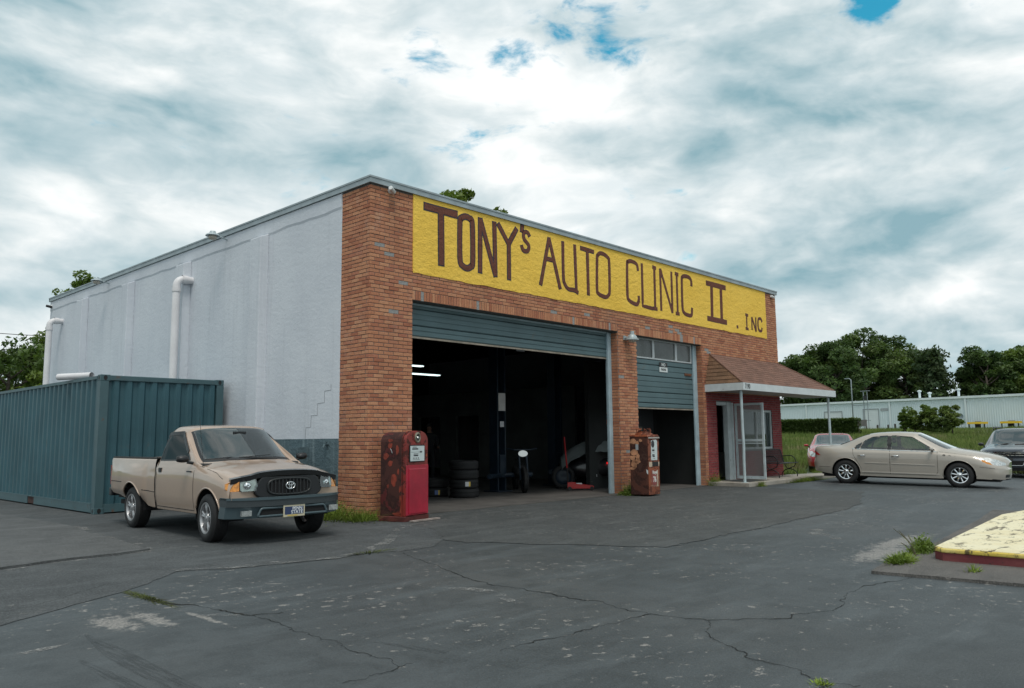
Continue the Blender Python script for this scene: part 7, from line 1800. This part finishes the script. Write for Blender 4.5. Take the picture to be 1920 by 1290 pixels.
# meadow grass: blades over the field between the lot and the hedge
rg = np.random.default_rng(31); n = 75000
dd = 24+(104-24)*rg.random(n)**1.25; pxx = rg.uniform(1400, 1990, n)
X = np.empty((n, 2)); k_ = (pxx-960)/1485.4
fh = np.array([FH.x, FH.y]); rh = np.array([rgt.x, rgt.y])
X = np.array(MID)+dd[:, None]*fh+(dd*k_)[:, None]*rh
LP = np.array(LOT); keep = ~inpoly(LP, X[:, 0], X[:, 1]) & ~inpoly(np.array(SL)+0, X[:, 0], X[:, 1])
X = X[keep]; dd = dd[keep]; n = len(X); Zg = np.array([terrain_z(x, y) for x, y in X])
tall = np.array([.5+.5*noise.noise((x*.16, y*.16, 3)) for x, y in X]); sc = 1+.010*dd
hgt = (.10+.44*np.clip(tall*1.5-.25, 0, 1))*rg.uniform(.6, 1.3, n); hgt *= np.where(dd < 31, .6, 1); wd = .012*sc*rg.uniform(.8, 1.8, n)
ang = rg.uniform(0, math.pi, n); ln = rg.normal(size=(n, 2))*(.22*hgt[:, None]); c_, s_ = np.cos(ang)*wd, np.sin(ang)*wd
P = np.zeros((n, 3, 3)); P[:, 0] = np.stack([X[:, 0]-c_, X[:, 1]-s_, Zg], 1); P[:, 1] = np.stack([X[:, 0]+c_, X[:, 1]+s_, Zg], 1); P[:, 2] = np.stack([X[:, 0]+ln[:, 0], X[:, 1]+ln[:, 1], Zg+hgt], 1)
def tri_mesh(name, P, mat):
    n = len(P); me = bpy.data.meshes.new(name); me.vertices.add(3*n); me.vertices.foreach_set('co', P.reshape(-1).astype(np.float32)); me.loops.add(3*n); me.loops.foreach_set('vertex_index', np.arange(3*n, dtype=np.int32))
    me.polygons.add(n); me.polygons.foreach_set('loop_start', np.arange(0, 3*n, 3, dtype=np.int32)); me.polygons.foreach_set('loop_total', np.full(n, 3, dtype=np.int32)); me.materials.append(mat); me.update(); me.validate(); return me
tag(link('meadow_grass', tri_mesh('meadow_grass', P, M_blade)), kind='stuff')
# weeds along the walls and in the cracks
M_weed = [grassmat('weed_blade', ((.14, .20, .03), (.22, .29, .05), (.24, .22, .09)), 3.), leafmat('weed_leaf', (.09, .14, .025), (.17, .25, .05), (.15, .15, .05))]
M_moss = [grassmat('moss_blade', ((.055, .070, .018), (.085, .10, .028), (.09, .075, .04)), 9.), leafmat('moss_leaf', (.04, .055, .015), (.075, .09, .025), (.07, .06, .03))]
def weed(name, label, cx, cy, rx, ry, n, h, leafy=0, z=0., seed=0, group='weeds along the walls and kerbs', leaf=.022, mats=None):
    mats = mats or M_weed
    rg = np.random.default_rng(seed); root = thing(name, label, 'weeds', (cx, cy, z), 0, group)
    p = rg.normal(size=(n, 2))*np.array([rx, ry])*.5; hh = h*rg.uniform(.4, 1.2, n)*np.exp(-((p[:, 0]/rx)**2+(p[:, 1]/ry)**2)*.6); a = rg.uniform(0, math.pi, n); w_ = rg.uniform(.003, .007, n); ln = rg.normal(size=(n, 2))*hh[:, None]*.55+p*.5
    P = np.zeros((n, 3, 3)); P[:, 0] = np.stack([p[:, 0]-np.cos(a)*w_, p[:, 1]-np.sin(a)*w_, 0*a], 1); P[:, 1] = np.stack([p[:, 0]+np.cos(a)*w_, p[:, 1]+np.sin(a)*w_, 0*a], 1); P[:, 2] = np.stack([p[:, 0]+ln[:, 0], p[:, 1]+ln[:, 1], hh], 1)
    link('blades', tri_mesh('blades', P, mats[0]), root)
    if leafy:
        q = rg.normal(size=(leafy, 3))*np.array([rx*.5, ry*.5, 0]); q[:, 2] = np.abs(rg.normal(size=leafy))*h*.42*np.exp(-((q[:, 0]/rx)**2+(q[:, 1]/ry)**2)); link('leaves', leaves_mesh('leaves', q, leaf, mats[1], rg.random(leafy), .6, seed), root)
weed('weed_clump', 'grassy weeds at the foot of the wall between the pickup and the brick corner', -.30, .55, .34, .75, 900, .34, 900, seed=1)
weed('weed_clump', 'dry grass tuft at the base of the brick corner', -.15, -.12, .30, .22, 420, .22, 250, seed=2)
weed('weed_clump', 'leafy weed bush at the brick pier beside the wide doorway', 7.25, -.30, .32, .24, 260, .30, 1500, seed=3, leaf=.028)
weed('weed_clump', 'small leafy weed at the foot of the pier left of the entrance', 11.28, -.16, .16, .12, 160, .40, 420, seed=4)
weed('weed_clump', 'small weed on the sidewalk edge by the porch post', 11.75, -1.25, .16, .08, 160, .18, 160, seed=5)
weed('weed_clump', 'long low weeds along the sidewalk edge near the bench', 14.6, -1.25, 1.0, .10, 700, .16, 420, seed=6)
weed('weed_clump', 'weeds at the far end of the sidewalk behind the saloon', 18.3, -.35, .8, .5, 900, .30, 400, seed=7)
weed('weed_clump', 'bright grass tuft at the near corner of the pump island', .62, -8.16, .22, .10, 600, .09, 350, seed=8, z=.028)
weed('weed_clump', 'ferny green weed with seed stalks against the island edge', 1.55, -8.10, .26, .11, 140, .20, 1500, seed=9, z=.02, leaf=.02)
weed('weed_clump', 'dry sprig on the collar below the maroon kerb', .42, -8.86, .14, .05, 60, .08, 0, seed=10, z=.028)
weed('weed_clump', 'moss and grass growing in the wide crack near the camera', -5.19, -3.95, .05, .34, 420, .014, 420, seed=11, leaf=.008, mats=M_moss)
weed('weed_clump', 'sprig in the near crack at the bottom of the view', -3.80, -9.13, .05, .05, 60, .03, 60, seed=12, leaf=.008)
weed('weed_clump', 'yellow tuft on the seam in front of the pickup', -2.35, -3.22, .30, .08, 200, .035, 60, seed=13, leaf=.01, mats=M_moss)
# seed stalks beside the island
t = thing('seed_stalk', 'thin dry seed stalks leaning beside the island corner', 'plant', (1.12, -8.16, .02)); mb = MB()
for (dx, dy, h) in ((-.22, .14, .30), (-.12, .10, .24), (.10, .10, .20), (.0, .16, .26), (-.3, .05, .17)):
    mb.tube([(0, 0, 0), (dx*.4, dy*.4, h*.6), (dx, dy, h)], [.003, .0025, .0015], 5)
    for k in range(5): mb.lathe([(0, -.008), (.006, 0), (0, .008)], 5, tf=Matrix.Translation((dx*(1-.08*k), dy*(1-.08*k), h*(1-.05*k))))
mb.build('stalk', pm('dry_stalk', (.10, .085, .05), .9), t)

# ================================================================== WAREHOUSE AND YARD
A = atd(1420, 758, 136); B = atd(1960, 736, 101.5); A.z = B.z = 0
wx = (B-A); LW = wx.length; wx.normalize(); ang = math.atan2(wx.y, wx.x)
ZB_ = 2.0; WHH = 4.5
wh = thing('warehouse', 'long white metal warehouse behind the hedge and the meadow', 'warehouse', (A.x, A.y, ZB_), ang)
def wl(px, Dflt=115):     # position along the wall seen at image column px
    d = ray(px, 800); n = Vector((-wx.y, wx.x, 0)); s = ((A-CV).dot(n))/(Vector((d.x, d.y, 0)).dot(n)); p = CV+d*s; return (p-A).dot(wx)
M_sheet = pm('white_ribbed_sheet', (.60, .69, .72), .5, var=.04, vscale=.3); M_sheet2 = pm('white_sheet_trim', (.66, .73, .75), .5, var=.05, vscale=.5); M_roll = pm('roller_door_white', (.63, .68, .70), .55, var=.04, vscale=1)
doors = [(wl(1547), wl(1581), 3.05), (wl(1620), wl(1650), 3.25)]
n = int(LW/.30); mb = MB()
def panel(s0, s1, z0, z1):
    k = max(1, int((s1-s0)/.30)); st_ = (s1-s0)/k
    for i in range(k):
        a = s0+i*st_; q = [(a, 0), (a+st_*.70, 0), (a+st_*.76, -.06), (a+st_*.90, -.06), (a+st_, 0)]
        for (p0, d0), (p1, d1) in zip(q, q[1:]): mb.quad((p0, d0, z0), (p1, d1, z0), (p1, d1, z1), (p0, d0, z1))
edges_ = [0.] + [v for d_ in doors for v in d_[:2]] + [LW]
cuts = [0., wl(1514), doors[0][0], doors[0][1], doors[1][0], doors[1][1], wl(1671), wl(1814), LW]
for a, b in zip(cuts, cuts[1:]):
    dr = [d_ for d_ in doors if abs(d_[0]-a) < .01]
    mb = MB(); panel(a, b, dr[0][2] if dr else -.5, WHH-.28); mb.build('wall_panel', M_sheet, wh, fix=False)
MB().box(0, LW, .04, 24, -.6, WHH-.3).build('wall_core', M_sheet2, wh)
MB().box(-.3, LW+.3, -.22, .3, WHH-.30, WHH).build('gutter', M_sheet2, wh)
MB().prism([(-.3, .3, WHH-.06), (-.3, 12, WHH+.25), (-.3, 24, WHH-.06)], (LW+.6, 0, 0)).build('roof', M_sheet, wh)
for px in (1514, 1671, 1814): s = wl(px); MB().box(s-.11, s+.11, -.16, -.04, -.4, WHH-.305).build('downspout', M_sheet2, wh)
for (a, b, h) in doors:
    d_ = MB().box(a+.1, b-.1, .005, .035, 0, h-.1).build('roller_door', M_roll, wh)
    for k in range(1, 10): MB().box(a+.1, b-.1, -.006, .0045, k*h/10-.02, k*h/10+.02).build('door_rib', M_roll, d_)
    MB().box(a, a+.1, -.06, .03, 0, h).box(b-.1, b, -.06, .03, 0, h).box(a+.101, b-.101, -.06, .03, h-.1, h).build('door_frame', pm('grey_door_frame', (.26, .29, .31), .6), wh)
s = wl(1664); MB().box(s-.9, s+.9-.6, -.06, -.036, 2.85, 3.25).build('louvre', pm('grey_louvre', (.34, .37, .39), .6), wh)
for px, h in ((1719, .9), (1738, .55), (1793, .85)): s = wl(px); MB().lathe([(.16, WHH+.1), (.16, WHH+.1+h), (.30, WHH+.1+h), (.30, WHH+.25+h), (0, WHH+.35+h)], 10, tf=Matrix.Translation((s, 1.5, 0))).build('roof_vent', M_sheet2, wh)
def yard(px, off): p = A+wx*wl(px)-Vector((-wx.y, wx.x, 0))*off; return (p.x, p.y)
for i, (px0, px1, lab) in enumerate(((1827, 1860, 'yellow topped loading frame on posts at the warehouse wall left of the tall wagon'), (1888, 1924, 'yellow topped loading frame above the roof of the tall wagon'))):
    s0, s1 = wl(px0), wl(px1); p = A+wx*((s0+s1)/2)-Vector((-wx.y, wx.x, 0))*1.6; wd = (s1-s0)/2
    t = thing('dock_frame', lab, 'loading frame', (p.x, p.y, ZB_-.05), ang, 'yellow loading frames')
    MB().box(-wd, wd, -.5, .5, .68, .95).build('beam', pm('safety_yellow', (.78, .50, .02), .5, var=.08), t)
    for x in (-wd+.1, wd-.2): MB().box(x, x+.12, -.4, -.28, 0, .68).build('leg', M_black, t)
    MB().box(-wd*.4, wd*.15, .2, .6, .0, .67).build('bumper_block', M_black, t); MB().box(-wd*.3, wd*.35, .0, .3, .951, 1.05).build('top_pad', pm('grey_pad', (.2, .2, .2), .8), t)
for i, (px, h, lab) in enumerate(((1652, .85, 'dark bollard right of the warehouse roller door'), (1672, .85, 'dark bollard in front of the white downspout'), (1685, .95, 'brown bollard left of the low bush'))):
    x, y = yard(px, 1.0); t = thing('bollard', lab, 'bollard', (x, y, ZB_-.05), 0, 'bollards by the warehouse'); MB().lathe([(.13, 0), (.13, h-.05), (.08, h), (0, h)], 10).build('post', pm('bollard_paint', (.05, .045, .04), .7), t, True, angle=40)
p = atd(1612, 805, 96); x, y = p.x, p.y; z0 = gz(x, y); t = thing('notice_board', 'grey board on posts beside the hedge end', 'board', (x, y, z0), ang)
MB().box(-.95, .95, -.04, .04, .55, 1.35).build('panel', pm('weathered_grey_board', (.16, .15, .145), .9, var=.2), t); MB().box(-.9, -.8, .041, .12, -.1, 1.3).box(.8, .9, .041, .12, -.1, 1.3).build('post', M_bark, t)
p = atd(1601, 805, 104); x, y = p.x, p.y; z0 = gz(x, y); t = thing('lamp_post', 'grey service mast with cross arms in front of the warehouse', 'mast', (x, y, z0), ang); M_mast = pm('mast_grey', (.25, .29, .31), .5, .3)
MB().tube([(0, 0, -.1), (0, 0, 6.6), (-.25, 0, 6.75), (-.55, 0, 6.78)], .075, 8).build('pole', M_mast, t, True); MB().box(-.85, -.5, -.1, .1, 6.72, 6.84).build('lamp_head', M_mast, t)
MB().tube([(1.6, 0, -.1), (1.6, 0, 4.9)], .06, 6).tube([(2.1, 0, -.1), (2.1, 0, 4.9)], .05, 6).tube([(.1, 0, 3.2), (2.4, 0, 3.2)], .045, 6).tube([(.1, 0, 1.2), (2.4, 0, 1.2)], .045, 6).tube([(1.2, 0, 5.0), (2.5, 0, 5.0)], .045, 6).build('frame', M_mast, t)
MB().box(1.65, 2.05, -.15, .15, 3.9, 4.4).build('meter_box', M_trim, t)
x, y = yard(1811, 1.2); t = thing('antenna_dish', 'small grey dish on a stand at the warehouse wall', 'dish', (x, y, ZB_-.05), ang)
MB().tube([(0, 0, 0), (0, 0, 1.5)], .05, 8).build('stand', M_mast, t); MB().lathe([(0, .0), (.25, .05), (.42, .16)], 18, axis='y', tf=Matrix.Translation((0, -.1, 1.75)) @ Matrix.Rotation(math.pi, 4, 'Z')).build('dish', M_mast, t, True); MB().box(-.5, .45, -.35, .35, -.02, .12).build('base', M_walk, t)
# yard road
q0, q1, q2, q3 = atd(1796, 812, 99), atd(2060, 812, 90), atd(2060, 817, 74), atd(1796, 818, 77)
mb = MB(); nn = 24
for i in range(nn):
    for j in range(10):
        P4 = []
        for (u, v) in ((i/nn, j/10), ((i+1)/nn, j/10), ((i+1)/nn, (j+1)/10), (i/nn, (j+1)/10)):
            p = (q0*(1-u)+q1*u)*(1-v)+(q3*(1-u)+q2*u)*v; P4.append((p.x, p.y, terrain_z(p.x, p.y)+.05))
        mb.quad(*P4)
tag(mb.build('yard_road', M_seal, fix=False), kind='structure')
# grey roofed house beyond, only its roof end in view
b = atd(1935, 800, 150); z0 = gz(b.x, b.y); t = thing('house', 'house with grey hipped roof behind the warehouse at the right edge', 'house', (b.x, b.y, z0), ang)
MB().box(-5.5, 8, 0, 9, 0, 5.5).build('wall', M_sheet2, t); rb = MB(); E5 = 5.5
rb.poly([(-6, -.5, E5), (8.5, -.5, E5), (4, 4.5, 8.6), (-1.5, 4.5, 8.6)]); rb.poly([(-6, 9.5, E5), (-1.5, 4.5, 8.6), (4, 4.5, 8.6), (8.5, 9.5, E5)]); rb.poly([(-6, -.5, E5), (-1.5, 4.5, 8.6), (-6, 9.5, E5)]); rb.poly([(8.5, -.5, E5), (8.5, 9.5, E5), (4, 4.5, 8.6)])
r_ = rb.build('roof', pm('grey_roof', (.17, .16, .15), .9), t); MB().lathe([(.12, 7.0), (.12, 9.0), (.2, 9.0), (.2, 9.2), (0, 9.3)], 8, tf=Matrix.Translation((-2.6, 2.5, 0))).build('vent_pipe', M_sheet2, r_)
# overhead cable beyond the white wall
a, b = atd(-260, 596, 44), atd(420, 608, 62); pts = [a.lerp(b, k/20)-Vector((0, 0, 1.0*math.sin(math.pi*k/20))) for k in range(21)]
tag(MB().tube(pts, .022, 5).build('overhead_cable', M_black), 'thin cable crossing the sky at the far end of the white wall', 'cable')
